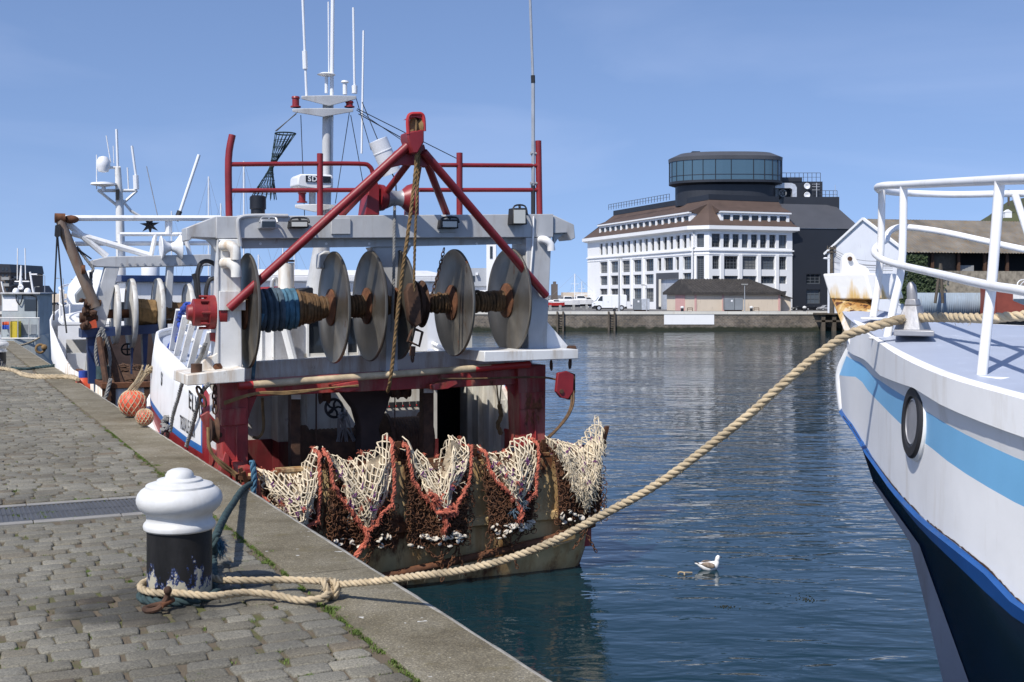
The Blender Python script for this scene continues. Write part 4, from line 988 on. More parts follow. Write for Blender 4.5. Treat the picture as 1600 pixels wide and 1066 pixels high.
# ---- net drums
def ax(px): return L(px, 486-(px-376)*.039, 1.27)
MX = Matrix(((0,0,1),(0,1,0),(-1,0,0)))   # lathe axis z -> boat x
RD = .82
for px in (384, 519, 575, 619, 707, 793):
    c = ax(px); m = MB(); prof = [(.05, -.02), (.25, -.018), (.55, .0), (RD-.05, .012), (RD-.012, .0), (RD, .012), (RD, .034), (RD-.014, .046), (RD-.05, .034), (.5, .03), (.05, .012)]
    m.lathe(prof, c, 56, MX)
    d = P('drum_disc', m, 'drum steel', ang=28)
    m = MB(); m.lathe([(.05, -.12), (.22, -.06), (.27, -.04), (.27, -.02), (.05, -.018)], c, 32, MX); P('hub_flange', m, 'rust', d)
def wound(px0, px1, r0, r1, mat, name, n, wob=.02, rr=.03, seed=1):
    rn = random.Random(seed); a, b = ax(px0), ax(px1); m = MB(); m.cyl(a, b, min(r0, r1)*.8, 16); pts = []; N = n*14
    for i in range(N+1):
        t = i/N; r_ = (r0+(r1-r0)*t)*(1+.0)+wob*mnoise.noise(Vector((t*n*.9, seed, 0)))+wob*.5*mnoise.noise(Vector((t*n*5, seed+9, 1)))
        an = t*n*2*math.pi; p = a.lerp(b, t)+V(wob*.6*mnoise.noise(Vector((t*n*2.2, seed+3, 0))), 0, 0); pts.append(p+V(0, math.cos(an)*r_, math.sin(an)*r_))
    m.tube(pts, rr, 6); return P(name, m, mat)
m = MB(); m.cyl(ax(350), ax(838), .075, 14); P('drum_shaft', m, 'dark rust')
wound(392, 440, .27, .285, 'rope blue', 'wound_rope', 5, .025, .042, 1); wound(438, 462, .26, .27, 'rope teal', 'wound_rope', 3, .03, .04, 2)
wound(462, 512, .25, .12, 'wire rust', 'wound_rope', 9, .035, .034, 3); wound(526, 570, .15, .15, 'wire rust', 'wound_rope', 9, .02, .026, 4)
wound(660, 704, .12, .15, 'wire rust', 'wound_rope', 9, .03, .022, 5); wound(714, 790, .15, .14, 'wire rust', 'wound_rope', 15, .03, .026, 6); wound(577, 612, .14, .14, 'wire rust', 'wound_rope', 7, .02, .026, 7)
m = MB(); c = ax(653); m.lathe([(0, -.09), (.30, -.09), (.36, -.06), (.30, -.02), (.30, .02), (.36, .06), (.30, .09), (0, .09)], c, 28, MX); P('warping_drum', m, 'dark rust')
m = MB(); m.tube([ax(404)+V(0, -.28, -.05), L(402, 520, .95), L(398, 560, 1.0), L(395, 592, 1.2)], .028, 6); P('rope_tail', m, 'rope teal')
m = MB(); c = ax(322); m.lathe([(0,-.26),(.10,-.26),(.12,-.2),(.19,-.18),(.19,.0),(.24,.02),(.24,.12),(.30,.14),(.30,.24),(0,.24)], c, 28, MX)
for i in range(8): q = c+V(.0, .22*math.cos(i*.785), .22*math.sin(i*.785)); m.cyl(q-V(.1,0,0), q+V(.16,0,0), .022, 6)
hm = P('hydraulic_motor', m, 'motor red'); m = plate([(329,520),(340,520),(340,535),(330,533)], VG+.2, VG+.3); P('mounting_foot', m, 'motor red', hm)
for pts in ([(312,470),(310,450),(309,430),(312,414),(322,408),(334,412),(340,420)], [(322,472),(322,455),(326,440),(334,435),(342,435)], [(316,478),(308,462),(306,440),(302,428)]): m = MB(); m.tube(smooth([L(x, y, VG+.3) for x, y in pts], 5), .03, 8); P('hydraulic_hose', m, 'rubber')
m = plate([(500,397),(508,392),(516,392),(518,399),(514,404),(511,420),(500,420)], 1.75, 2.0); P('winch_cover', m, 'gantry grey', bevel=.02)
# ---- red A-frame
AV = .15
ap = L(649, 215, AV)
for (x0, y0, v0), (x1, y1, v1), r_ in (((358,482,VG-.1),(637,228,AV+.05),.062), ((853,462,VG-.1),(662,238,AV+.05),.062), ((533,336,VG+.3),(632,232,AV+.2),.055), ((698,335,VG+.3),(660,236,AV+.2),.055), ((590,318,VG+.25),(642,250,AV+.25),.05), ((648,300,VG+.25),(656,250,AV+.25),.045)):
    m = MB(); m.tube([L(x0, y0, v0), L(x1, y1, v1)], r_, 14); P('brace_tube', m, 'red paint')
m = plate([(600,258),(618,236),(640,222),(663,226),(672,258),(664,262),(652,258),(628,258),(612,262),(600,268)], AV+.12, AV+.18); P('apex_web', m, 'red paint', bevel=.006)
m = plate([(637,206),(663,202),(663,222),(653,240),(645,240),(637,216)], AV-.1, AV+.22); ab = P('apex_block', m, 'red paint', bevel=.02)
m = MB()
for dv in (-.08, .2): m.tube(smooth([L(638,210,AV+dv), L(637,190,AV+dv), L(640,180,AV+dv), L(650,178,AV+dv), L(661,181,AV+dv), L(663,205,AV+dv)], 5), .028, 8)
a_, b_ = L(641, 181, AV-.08), L(660, 182, AV+.2); m.prism([L(640,184,AV-.08), L(648,179,AV-.08), L(660,182,AV-.08), L(661,186,AV-.08), L(650,183,AV-.08)], V(0, .28, 0)); P('sheave_guard', m, 'bright red', ab)
m = MB(); m.lathe([(0,-.05),(.17,-.05),(.12,0),(.17,.05),(0,.05)], L(650, 200, AV+.06), 24, MX); P('sheave', m, 'rope tan', ab)
m = plate([(571,336),(577,290),(583,284),(588,284),(593,290),(593,336)], VG+.02, VG+.4); P('fairlead_cheek', m, 'red paint', bevel=.01)
m = plate([(644,336),(646,290),(651,288),(655,292),(655,336)], VG+.02, VG+.4); P('fairlead_cheek', m, 'red paint', bevel=.01)
m = MB(); m.lathe([(0,-.27),(.20,-.27),(.19,-.2),(.14,-.14),(.11,-.04),(.10,.03),(.12,.08),(.20,.17),(.235,.27),(0,.27)], L(619, 310, VG+.15), 32, MX); wh_ = P('warping_head', m, 'red paint'); m = MB(); m.lathe([(.16,-.15),(.118,-.06),(.106,.03),(.126,.09),(.16,.13),(.15,.13)], L(619, 310, VG+.15), 28, MX); P('polished_waist', m, 'cleat steel', wh_)
# ---- top rails
def rail(pts, name, r_=.042, v=VG+.3): m = MB(); m.tube([L(x, y, v) for x, y in pts] if len(pts) == 2 else smooth([L(x, y, v) for x, y in pts], 4), r_, 10); return P(name, m, 'red paint')
rail([(358,338),(357,250),(363,211)], 'rail_post', .05); rail([(500,338),(500,240)], 'rail_post', .045); rail([(718,336),(718,239)], 'rail_post', .048); rail([(843,335),(841,220)], 'rail_post', .05)
rail([(360,257),(470,256),(560,256),(577,260),(583,272),(590,300)], 'guard_rail', .034); rail([(361,298),(588,297)], 'guard_rail', .034); rail([(668,258),(842,259)], 'guard_rail', .034); rail([(655,297),(843,297)], 'guard_rail', .034)
# ---- lamps on the gantry
def lamp(px, py, w, h, mat, v=VG-.12, tilt=0):
    m = plate([(px-w/2+2, py-h/2), (px+w/2-2, py-h/2), (px+w/2, py+h/2), (px-w/2, py+h/2)], v-.06, v+.12); o = P('deck_light', m, mat, bevel=.012)
    m = plate([(px-w/2+3, py-h/2+3), (px+w/2-3, py-h/2+3), (px+w/2-3, py+h/2-2), (px-w/2+3, py+h/2-2)], v-.07, v-.062); P('lens', m, 'lamp glass' if mat == 'rubber' else 'dark glass', o)
    m = MB(); m.tube(smooth([L(px-w/2, py-2, v), L(px-w/2+4, py-h/2-3, v+.06), L(px+w/2-4, py-h/2-3, v+.06), L(px+w/2, py-2, v)], 4), .014, 6); m.tube([L(px, py-h/2-3, v+.06), L(px, py-h/2, VG+.05)], .02, 6); P('lamp_bracket', m, mat, o)
lamp(420, 350, 27, 14, 'galvanised'); lamp(468, 350, 30, 12, 'rubber'); lamp(703, 350, 28, 14, 'rubber'); lamp(812, 338, 24, 26, 'rubber')
m = MB(); c = L(403, 330, VG+.2); m.lathe([(.10,-.05),(.10,.02),(.115,.03),(.115,.20),(.085,.22),(0,.225)], c, 20); P('signal_lamp', m, 'black paint'); 
# ---- mast
VM = 4.5
m = MB(); m.tube([L(486, 520, VM), L(496, 450, VM), L(507, 340, VM), L(510, 300, VM), L(511, 155, VM)], [.27, .20, .10, .085, .075], 16); ms = P('mast', m, 'gantry grey')
def cross(x0, x1, y, v, h): 
    m = MB(); m.add([L(x0, y-2, v-.12), L(x0, y+3, v-.12), L(x0, y-2, v+.12), L(x0, y+3, v+.12)]+[L((x0+x1)/2, y-3, v-.16), L((x0+x1)/2, y+h, v-.16), L((x0+x1)/2, y-3, v+.16), L((x0+x1)/2, y+h, v+.16)]+[L(x1, y-2, v-.12), L(x1, y+3, v-.12), L(x1, y-2, v+.12), L(x1, y+3, v+.12)],
          [(0,1,5,4),(2,6,7,3),(0,4,6,2),(1,3,7,5),(4,5,9,8),(6,10,11,7),(4,8,10,6),(5,7,11,9),(0,2,3,1),(8,9,11,10)]); return m
P('crosstree', cross(471, 557, 152, VM, 14), 'gantry grey', ms, bevel=.01); P('crosstree', cross(457, 552, 172, VM-.05, 11), 'gantry grey', ms, bevel=.01)
for x, y, top in ((462, 168, 151), (546, 168, 158), (472, 317, 300)):
    m = MB(); c = L(x, y, VM-.05); h = L(x, top, VM-.05).z-c.z; m.lathe([(.09,0),(.09,.02),(.06,.03),(.06,h-.04),(.075,h-.03),(.065,h),(0,h+.01)], c, 14); P('navigation_light', m, 'red paint', ms)
for (x0, y0), (x1, y1), r_ in (((479,150),(473,0),.022), ((476,100),(474,-8),.016), ((517,300),(520,-10),.034), ((514,120),(513,3),.013), ((554,140),(552,12),.02)): m = MB(); m.tube([L(x0, y0, VM), L(x1, y1, VM)], r_, 8); P('antenna', m, 'plastic white', ms)
m = MB(); m.tube([L(554, 146, VM), L(554, 134, VM)], .05, 10); m.tube([L(477, 108, VM), L(476, 80, VM)], .045, 8)
P('antenna_base', m, 'plastic white', ms)
m = MB(); c = L(510, 117, VM); m.lathe([(0,-.03),(.10,-.02),(.16,0),(.10,.03),(0,.04)], c, 18); m.cyl(c-V(0,0,.32), c, .03, 8); c = L(539, 130, VM); m.lathe([(.04,-.2),(.04,.0),(.07,.01),(.06,.04),(0,.05)], c, 12); P('satellite_dome', m, 'plastic white', ms)
m = cross(461, 524, 322, VM-.1, 10); P('radar_platform', m, 'gantry white', ms, bevel=.01)
m = plate([(466,275),(470,272),(518,273),(521,276),(521,290),(517,294),(498,297),(469,292),(465,289)], VM-.35, VM+.2); rd = P('radar_scanner', m, 'plastic white', ms, bevel=.03)
m = plate([(478,274),(517,276),(517,286),(478,284)], VM-.37, VM-.352); lb = P('label_band', m, 'car dark', ms)
q = L(481, 283, VM-.372); lettering('SD', .125, lambda x, y, z: q+V(x, -z, y), ms, 'plastic white', 'radar_lettering', 1.0, .003)
m = MB(); m.tube([L(488, 325, VM), L(488, 296, VM)], .06, 8); P('scanner_post', m, 'gantry white', ms)
for a_, b_, v_ in (((546,175),(524,318),VM), ((556,152),(580,235),VM), ((548,180),(578,345),VM), ((465,175),(432,205),VM-.6), ((463,178),(430,205),VM-.6), ((470,180),(476,340),VM), ((557,172),(626,218),VM), ((558,170),(720,251),2.0), ((560,178),(632,218),1.0)): m = MB(); m.tube([L(*a_, v_), L(*b_, v_)], .007, 4); P('rigging_wire', m, 'lettering', ms)
# radar reflector drum, day shape of net, tall rod antenna
m = MB(); a_, b_ = L(590, 218, 2.6), L(613, 272, 2.6); d = (b_-a_); rr = .155
M3 = d.to_track_quat('Z', 'Y').to_matrix(); h = d.length
m.lathe([(0,0),(rr,.01),(rr,.0+h*.33),(rr*1.04,h*.335),(rr*1.04,h*.36),(rr,h*.365),(rr,h*.66),(rr*1.04,h*.665),(rr*1.04,h*.69),(rr,h*.695),(rr,h-.01),(0,h)], a_, 24, M3); P('radar_reflector', m, 'plastic white')
m = MB(); m.tube(smooth([b_, L(618, 284, 2.2), L(619, 300, 1.3)], 5), .012, 6); m.tube([a_, L(566, 160, 4.0)], .008, 5); P('reflector_line', m, 'lettering')
m = MB(); tc_, nk, bt_ = L(446, 209, 2.8), L(424, 262, 2.8), L(400, 308, 2.8)
ring = lambda c, r_, M=Matrix.Identity(3), n=16: [c+M@V(r_*math.cos(2*math.pi*i/n), r_*math.sin(2*math.pi*i/n), 0) for i in range(n)]
R1_, R2_, R3_ = ring(tc_, .16), ring(nk, .03), ring(L(411, 312, 2.8), .21)
m.tube(R1_, .012, 5, closed=True)
for A, B in ((R1_, R2_), (R2_, R3_)):
    for i in range(16):
        for s_ in (3, -3): 
            pts = [A[i].lerp(A[(i+1) % 16], 0).lerp(B[(i+s_) % 16], t/5) for t in range(6)]; m.tube(pts, .0055, 3, caps=False)
    for t in (.2, .4, .6, .8): m.tube([A[i].lerp(B[i], t) for i in range(16)], .005, 3, closed=True)
P('day_shape', m, 'day shape net')
m = MB(); m.tube([L(833, 318, VG+.3), L(833, 130, VG+.3)], .03, 8); m.tube([L(833, 130, VG+.3), L(828, -8, VG+.3)], .022, 8); m.tube([L(829,240,VG+.3), L(845,241,VG+.3)], .03, 6); m.tube([L(829,287,VG+.3), L(845,287,VG+.3)], .03, 6); P('rod_antenna', m, 'galvanised')
m = MB(); m.tube([L(833, 335, VG+.3), L(833, 290, VG+.3)], .036, 8); m.tube([L(833, 130, VG+.3), L(832.6, 118, VG+.3)], .035, 8); P('antenna_sleeve', m, 'rubber')
m = MB(); m.tube([L(565, 240, VM+1), L(568, 48, VM+1)], .02, 6); P('whip_antenna', m, 'plastic white')
# ---- falls hanging from the apex, hook, chains
m = MB(); laid_rope(m, smooth([L(653,208,AV), L(648,280,AV), L(638,360,AV), L(628,430,AV+.1), L(620,500,AV+.2), L(614,560,AV+.3), L(609,598,AV+.4), L(606,612,.9)], 6), .027, pitch=.24, wob=.002); P('hoist_rope', m, 'rope tan')
m = MB(); laid_rope(m, smooth([L(656,208,AV+.05), L(653,280,AV+.1), L(649,360,AV+.2), L(647,440,AV+.3), L(648,492,AV+.35)], 6), .020, pitch=.2, wob=.001); P('hoist_rope', m, 'rope tan')
m = MB(); laid_rope(m, smooth([L(617,312,VG+.1), L(616,360,VG-.05), L(615,440,VG-.1), L(612,520,VG-.1)], 5), .022); P('hoist_rope', m, 'rope grey')
m = MB(); q = [L(x, y, AV+.4) for x, y in [(643,518),(640,540),(644,540),(652,543),(656,520),(649,519)]]
m.tube([L(643,517,.6), L(637,533,.6), L(655,541,.6), L(660,519,.6), L(650,515,.6)], .022, 6, closed=True); m.tube([L(645,541,.6), L(644,556,.6)], .045, 8); chain(m, [L(644,553,.6), L(645,572,.6)], .045, .014)
P('hook_shackle', m, 'dark rust')
m = plate([(635,455),(642,442),(652,444),(658,470),(660,505),(650,512),(640,500)], .45, .6); P('pulley_block', m, 'dark rust', bevel=.02)
m = MB(); chain(m, [L(694,388,VG), L(684,430,VG-.1), L(672,470,VG-.05), L(664,500,VG+.1)], .028, .008); P('hanging_chain', m, 'dark rust')
# port block and starboard block under the brackets
m = plate([(313,650),(325,643),(340,660),(353,672),(351,690),(340,694),(331,688),(322,672)], .55, .62); bk = P('warp_block', m, 'worn red', bevel=.01)
m = MB(); c = L(334, 672, .50); m.lathe([(0,-.05),(.17,-.05),(.12,0),(.17,.05),(0,.05)], c, 20, Matrix(((0,0,1),(.6,.8,0),(-.8,.6,0)))); m.cyl(L(343,680,.52), L(343,680,.66), .04, 8); P('sheave', m, 'dark rust', bk)
m = MB(); chain(m, [L(309,606,.62), L(316,622,.6), L(322,645,.58)], .055, .018); chain(m, [L(336,603,.7), L(335,620,.65), L(336,650,.6)], .04, .014); P('block_chain', m, 'dark rust', bk)
for k in (0, 5): m = MB(); m.tube(smooth([L(325,668+k,.45), L(326,690+k,.4), L(332,710,.4), L(347,728-k,.4), L(365,742-k,.45), L(388,760-k,.3)], 5), .022, 6); P('warp_wire', m, 'rope tan')
m = plate([(872,583),(886,580),(897,586),(896,612),(888,624),(877,622),(869,612)], .55, .62); bk = P('warp_block', m, 'red paint', bevel=.01)
m = plate([(886,580),(899,585),(899,614),(890,625),(888,624),(896,612),(897,586)], .63, .72); P('block_cheek', m, 'dark rust', bk); m = MB(); c = L(878, 612, .53); m.cyl(c, c+V(0, .05, 0), .035, 8); P('block_pin', m, 'dark rust', bk)
m = MB(); chain(m, [L(891,562,.62), L(890,582,.62)], .05, .017); chain(m, [L(861,565,.7), L(862,586,.7)], .05, .014); P('block_chain', m, 'dark rust', bk)
m = MB(); m.tube(smooth([L(896,610,.58), L(896,630,.5), L(888,650,.4), L(872,670,.3), L(858,684,.2)], 5), .017, 6); m.tube(smooth([L(893,616,.58), L(892,634,.5), L(884,652,.4), L(868,672,.3), L(852,686,.2)], 5), .017, 6); m.tube(smooth([L(876,595,.6), L(850,590,.7), L(800,590,.8), L(740,592,.85), L(690,592,.85)], 5), .017, 6); P('warp_wire', m, 'wire rust')
for k in range(3): m = MB(); m.tube(smooth([L(350,628+k*2,.9), L(400,614+k,.8), L(450,612+k*2,.8), L(520,606,.82), L(560,602+k,.85)], 5), .014, 6); P('warp_wire', m, 'rope tan')
# ---- working deck gear in the shade under the gantry
for x0, x1, y0, y1, v in ((455,470,616,745,1.5), (662,678,606,745,1.5)):
    m = plate([(x0,y0),(x1,y0),(x1,y1),(x0,y1)], v, v+.2); po = P('guide_post', m, 'dark rust', bevel=.01); m = plate([(x0+1,y0-3),(x1,y0-3),(x1,y0+8),(x0+1,y0+8)], v-.03, v); P('cap_block', m, 'stained white', po)
m = plate([(535,612),(615,606),(604,640),(592,668),(604,740),(562,740),(564,668),(556,640)], 1.9, 2.2); P('winch_stand', m, 'deck dark', bevel=.02)
for x0, x1, y, r_ in ((478,560,705,.34), (604,660,690,.38)):
    a_, b_ = L(x0, y, 2.5), L(x1, y-4, 2.5); m = MB(); N = 26
    m.tube([a_.lerp(b_, i/N) for i in range(N+1)], [r_*(1 if i % 2 else .955) for i in range(N+1)], 28); m.cyl(a_-V(.05,0,0), a_, r_*1.2, 28); m.cyl(b_, b_+V(.05,0,0), r_*1.2, 28); P('warp_winch', m, 'dark rust', ang=60)
for x, y, r_, v in ((522,638,.135,2.1), (594,628,.10,2.3)):
    c = L(x, y, v); m = MB(); MY = Matrix(((1,0,0),(0,.25,-1),(0,1,.25))); m.torus(c, MY, r_, .022, 26, 8)
    for k in range(5): m.tube([c, c+MY@V(r_*.5*math.cos(k*1.257+.3), r_*.5*math.sin(k*1.257+.3), 0), c+MY@V(r_*math.cos(k*1.257), r_*math.sin(k*1.257), 0)], .018, 6)
    m.cyl(c, c+V(0, .35, -.12), .025, 8); P('hand_wheel', m, 'rubber')
m = MB(); a_, b_ = L(597, 636, 3.6), L(660, 633, 3.6); m.tube([a_, b_], .02, 8); lr = P('lever_rail', m, 'bright red')
m = MB()
for i in range(6):
    q = a_.lerp(b_, .08+i*.17); m.bx(q.x-.05, q.x+.05, q.y-.02, q.y+.03, q.z-.03, q.z+.07); m.cyl(q+V(0,.02,0), q+V(0,.08,0), .02, 6)
P('control_valve', m, 'rubber', lr)
m = MB(); rn = random.Random(4)
for i in range(18): m.tube(smooth([L(534+rn.uniform(-6,8), 650+rn.uniform(-6,6), 2.0+rn.uniform(-.2,.2)) for _ in range(4)]+[L(545+rn.uniform(-20,14), 690, 2.2)], 3), .009, 4)
P('cable_tangle', m, 'cleat steel')
for x, y in ((507, 620), (628, 613)):
    m = MB(); c = L(x, y, 1.6); m.lathe([(0,-.07),(.11,-.07),(.07,-.02),(.07,.02),(.11,.07),(0,.07)], c, 20, MX); m.cyl(c, c+V(0,0,.15), .03, 6); P('hanging_sheave', m, 'dark rust')
m = MB(); m.cyl(L(626,612,1.9)-V(.15,0,0), L(626,612,1.9)+V(.15,0,0), .09, 12); m.tube([L(494,612,1.7), L(494,690,1.7)], .012, 6); m.tube([L(617,600,1.6), L(617,668,1.6)], .010, 6); P('sheave_shaft', m, 'dark rust')
m = MB(); m.tube(smooth([L(410,622,1.6), L(411,645,1.6), L(412,663,1.6), L(410,676,1.6), L(403,684,1.6), L(395,683,1.6)], 5), .022, 8); P('cargo_hook', m, 'rope tan')
for q_ in ([(519,602),(560,595),(562,608),(545,613),(525,612)], [(676,602),(712,592),(716,600),(700,608),(678,610)]): P('fairlead_box', plate(q_, .85, 1.1), 'worn red', bevel=.01)
m = MB()
for x in (775, 784): m.tube([L(x, 592, 2.2), L(780, 640, 2.2)], .012, 5)
laid_rope(m, smooth([L(780,632,2.2), L(783,650,2.2), L(778,664,2.2), L(784,680,2.2)], 4), .04); P('hanging_rope', m, 'rope tan')
# white guard rail on the foredeck (seen over the port side)
def hl3(px, py, off=.25):
    v, w_ = hlift(px, py, 1); return V(up(v)+TW(v)+off, v, w_)
for (x0, y0), (x1, y1) in (((258,546),(265,484)), ((265,555),(275,494)), ((274,565),(286,504)), ((285,577),(298,512)), ((298,588),(312,519))):
    m = MB(); a_ = hl3(x0, y0, .12); b_ = hl3(x1, y1, .16); m.beam(a_, b_, .10, .05); P('rail_stanchion', m, 'white paint')
m = MB(); m.tube(smooth([hl3(x, y) for x, y in [(264,483),(274,493),(286,503),(298,511),(316,520)]], 4), .04, 8); m.tube(smooth([hl3(x, y) for x, y in [(261,514),(270,524),(281,535),(293,546),(308,556)]], 4), .032, 8); m.tube([hl3(276,477), hl3(318,472)], .03, 8); P('guard_rail', m, 'white paint')
m = MB(); fv = [4.8+7.4*i/16 for i in range(17)]; fz = lambda v: interp(sheer, v)-.10; m.add([V(up(v)+TW(v)+.05, v, fz(v)) for v in fv]+[V(BW-up(v)-TW(v)-.05, v, fz(v)) for v in fv], [(i, i+1, 18+i, 17+i) for i in range(16)]); P('foredeck', m, 'deck blue')
m = MB(); laid_rope(m, smooth([hl3(x, y, .2) for x, y in [(276,476),(268,484),(265,496),(262,505),(266,512),(262,530),(250,540),(246,560),(240,575)]], 4), .06, wob=.01); P('lashing', m, 'rope royal')
for pts in ([(321,537),(312,560),(298,580),(285,598),(279,620),(270,650),(266,676)], [(326,600),(316,612),(309,632),(300,668),(291,698)]): m = MB(); laid_rope(m, smooth([L(x, y, .9+(318-x)*.065) for x, y in pts], 4), .03, wob=.004); P('fender_rope', m, 'rope grey')
m = MB(); mm = L(270, 655, 4.0); laid_rope(m, smooth([hl3(272,652,-.12), hl3(268,660,-.14), hl3(272,668,-.12), hl3(266,672,-.14)], 4), .055, wob=.01)
P('fender_knot', m, 'rope grey')
m = MB(); laid_rope(m, smooth([hl3(266,672,-.14), hl3(264,682,-.14), hl3(262,690,-.14)], 4), .035, wob=.01); P('fender_rope_tail', m, 'rope royal')
# ================================================================ SCALLOP DREDGES HUNG OVER THE STERN
TOPW = 1.76
def dredge(pxc, wid, seed, label, hnet, hmail, hump=0, coral=True, shag=False, lp=.22, rp=.22, skew=0.0, shells=20, ztop=0.0):
    rn = random.Random(seed); random.seed(seed)
    c = L(pxc, 730, -.02); c.z = TOPW+ztop
    t = thing('scallop_dredge', label, 'dredge', MT@c, YB, group='scallop dredges hung over the trawler stern')
    hw = wid/2
    # local frame: x across, y forward (negative hangs outside), z up
    def front(x, d):     # how far the bundle stands off the transom at depth d below the top
        if d < 0: return .05
        return -(.07+.12*math.sin(min(1, d/hmail)*math.pi*.8)+.05*math.cos(x*7+seed)) 
    def sag(s): return hump*math.exp(-((s-.45)/.32)**2)-hump*.35*math.exp(-((s+.1)/.25)**2)+(lp*max(0, -s)**2.4+rp*max(0, s)**2.4)+.0
    def vedge(s): return (hnet+.08)*(1-(abs(s-skew)/(1+abs(skew)))**1.35*.82)
    # net panel
    m = MB(); NU, NV = 27, 18
    def npt(i, j):
        s = -1+2*i/NU; tt = j/NV; top = sag(s); d = -top+tt*(vedge(s)+top*.4)
        x = hw*.84*(s*(1-.30*tt)+skew*tt*.3); z = -d
        y = front(x, max(d, 0))-.055-.13*math.sin(tt*3.1)*(1-abs(s)*.6)
        k = max(0, 1-tt*5.0); y = y*(1-k)+(.16+y*.3)*k; z = z*(1-k)+(top+.055+.02*math.sin(k*3.1))*k if k > 0 else z
        nn = mnoise.noise_vector(Vector((s*2.2, tt*2.2, seed)))*.075+mnoise.noise_vector(Vector((s*6, tt*6, seed+5)))*.022+Vector((rn.gauss(0,1), rn.gauss(0,1), rn.gauss(0,1)))*.0085
        return V(x, y, z)+nn
    G = [[npt(i, j) for j in range(NV+1)] for i in range(NU+1)]
    for i in range(NU+1):
        for j in range(NV):
            if (i+j) % 2 == 0:
                for di in (-1, 1):
                    if 0 <= i+di <= NU: 
                        a, b = G[i][j], G[i+di][j+1]; m.tube([a, (a+b)/2+V(rn.gauss(0,.004), rn.gauss(0,.004), -.005), b], .0088*rn.uniform(.75, 1.5), 4, caps=False)
    for k in range(46 if not shag else 150):    # loose bunched twine behind and over the panel
        i, j = rn.randrange(NU), rn.randrange(NV); p = G[i][j]+V(0, .02 if not shag else -.01, 0)
        m.tube(smooth([p]+[p+V(rn.gauss(0, .05), rn.gauss(0, .02), -rn.uniform(.01, .07)*q) for q in (1, 2, 3)], 3), .0055, 3, caps=False)
    # a rough inner bunch closes the view through the meshes
    net = m.build('net', 'net cream', t, local=True, recalc=False)
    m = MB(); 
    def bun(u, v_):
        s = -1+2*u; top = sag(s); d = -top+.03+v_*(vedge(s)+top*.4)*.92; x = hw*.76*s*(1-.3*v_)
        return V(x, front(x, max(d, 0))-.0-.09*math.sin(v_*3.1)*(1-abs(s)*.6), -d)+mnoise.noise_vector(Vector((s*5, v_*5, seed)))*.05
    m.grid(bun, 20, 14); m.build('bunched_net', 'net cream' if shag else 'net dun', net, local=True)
    if shag:
        m = MB()
        for _ in range(700):
            i, j = rn.randrange(NU+1), rn.randrange(NV+1); p = G[i][j]; d = V(rn.gauss(0, .4), -abs(rn.gauss(0, .5)), -rn.uniform(.2, 1)).normalized()*rn.uniform(.04, .13)
            m.tube([p, p+d*.5, p+d+V(0, 0, -.02)], [.005, .004, .0015], 3, caps=False)
        m.build('shaggy_twine', 'net cream', net, local=True, recalc=False)
    m = MB()
    for _ in range(16):
        i, j = rn.randrange(3, NU-2), rn.randrange(2, NV-2); p = G[i][j]+V(0, -.015, 0)
        m.tube(smooth([p+V(rn.gauss(0,.02), 0, rn.gauss(0,.03)) for _ in range(4)], 3), .007, 4)
    m.build('purple_mending', 'purple twine', net, local=True)
    if coral:
        m = MB(); fuzz(m, [G[rn.randrange(NU+1)][rn.randrange(NV//2, NV+1)]+V(0, -.02, 0) for _ in range(7)]+[G[rn.randrange(NU+1)][0] for _ in range(5)], 190, .07, .0045); m.build('coral_mending', 'coral twine', net, local=True, recalc=False)
    # coral head rope laid in a V, and a tail
    if coral:
        m = MB(); path = []
        for k in range(25):
            s = -1+2*k/24; d = vedge(s)*(.96 if abs(s) < .98 else .3)
            x = hw*.82*s*(1-.26*(1-abs(s))); path.append(V(x, front(x, max(d, 0))-.10, -d+ (sag(s) if abs(s) > .97 else 0))+mnoise.noise_vector(Vector((k*.7, seed, 2)))*.03)
        for s in (-1, 1): pass
        path = [V(-hw*.80, .10, lp+.0), V(-hw*.84, -.04, lp-.02)]+path+[V(hw*.84, -.04, rp-.02), V(hw*.80, .10, rp+.0)]
        S = smooth(path, 4); laid_rope(m, [p+mnoise.noise_vector(p*9)*.03 for p in S], .025, pitch=.17, wob=.009); fuzz(m, S, 420, .055, .0033)
        bt_ = path[2+12+int(skew*8)]
        tl = smooth([bt_, bt_+V(.03, -.03, -.10), bt_+V(-.02, -.02, -.2), bt_+V(-.10, -.02, -.30), bt_+V(-.17, -.01, -.38)], 4)
        laid_rope(m, tl if seed % 2 == 0 else tl[:9], .034, pitch=.3, wob=.014); fuzz(m, tl[:9], 160, .06, .0035)
        m.build('head_rope', 'coral twine', t, local=True, recalc=False)
    # belly of linked iron rings
    m = MB(); z = -.02; row = 0
    while z > -hmail:
        f = -z/hmail; w_ = hw*(.88-.10*f+.06*math.sin(f*5+seed)); x = -w_+(.03 if row % 2 else 0)
        while x < w_:
            s = x/hw
            if -z > vedge(max(-1, min(1, s)))*.72 or abs(s) > .80 or row % 2:
                q = V(x+rn.gauss(0, .010), front(x, -z)-.02+rn.gauss(0, .014), z+rn.gauss(0, .010))
                Mr = Matrix.Rotation(rn.gauss(0, .7), 3, 'Z') @ Matrix.Rotation(R(90)+rn.gauss(0, .55), 3, 'X')
                m.torus(q, Mr, rn.uniform(.038, .052), .0066, 10, 4)
                if rn.random() < .5: m.torus(q+V(.03, rn.uniform(-.02, .01), -.03), Matrix.Rotation(rn.uniform(0, 3), 3, 'Z') @ Matrix.Rotation(rn.uniform(0, 3), 3, 'X'), .020, .007, 7, 4)
            x += .066
        z -= .053; row += 1
    m.build('ring_mail', 'chain rust', t, local=True, recalc=False)
    # dark mass of rings behind
    m = MB(); 
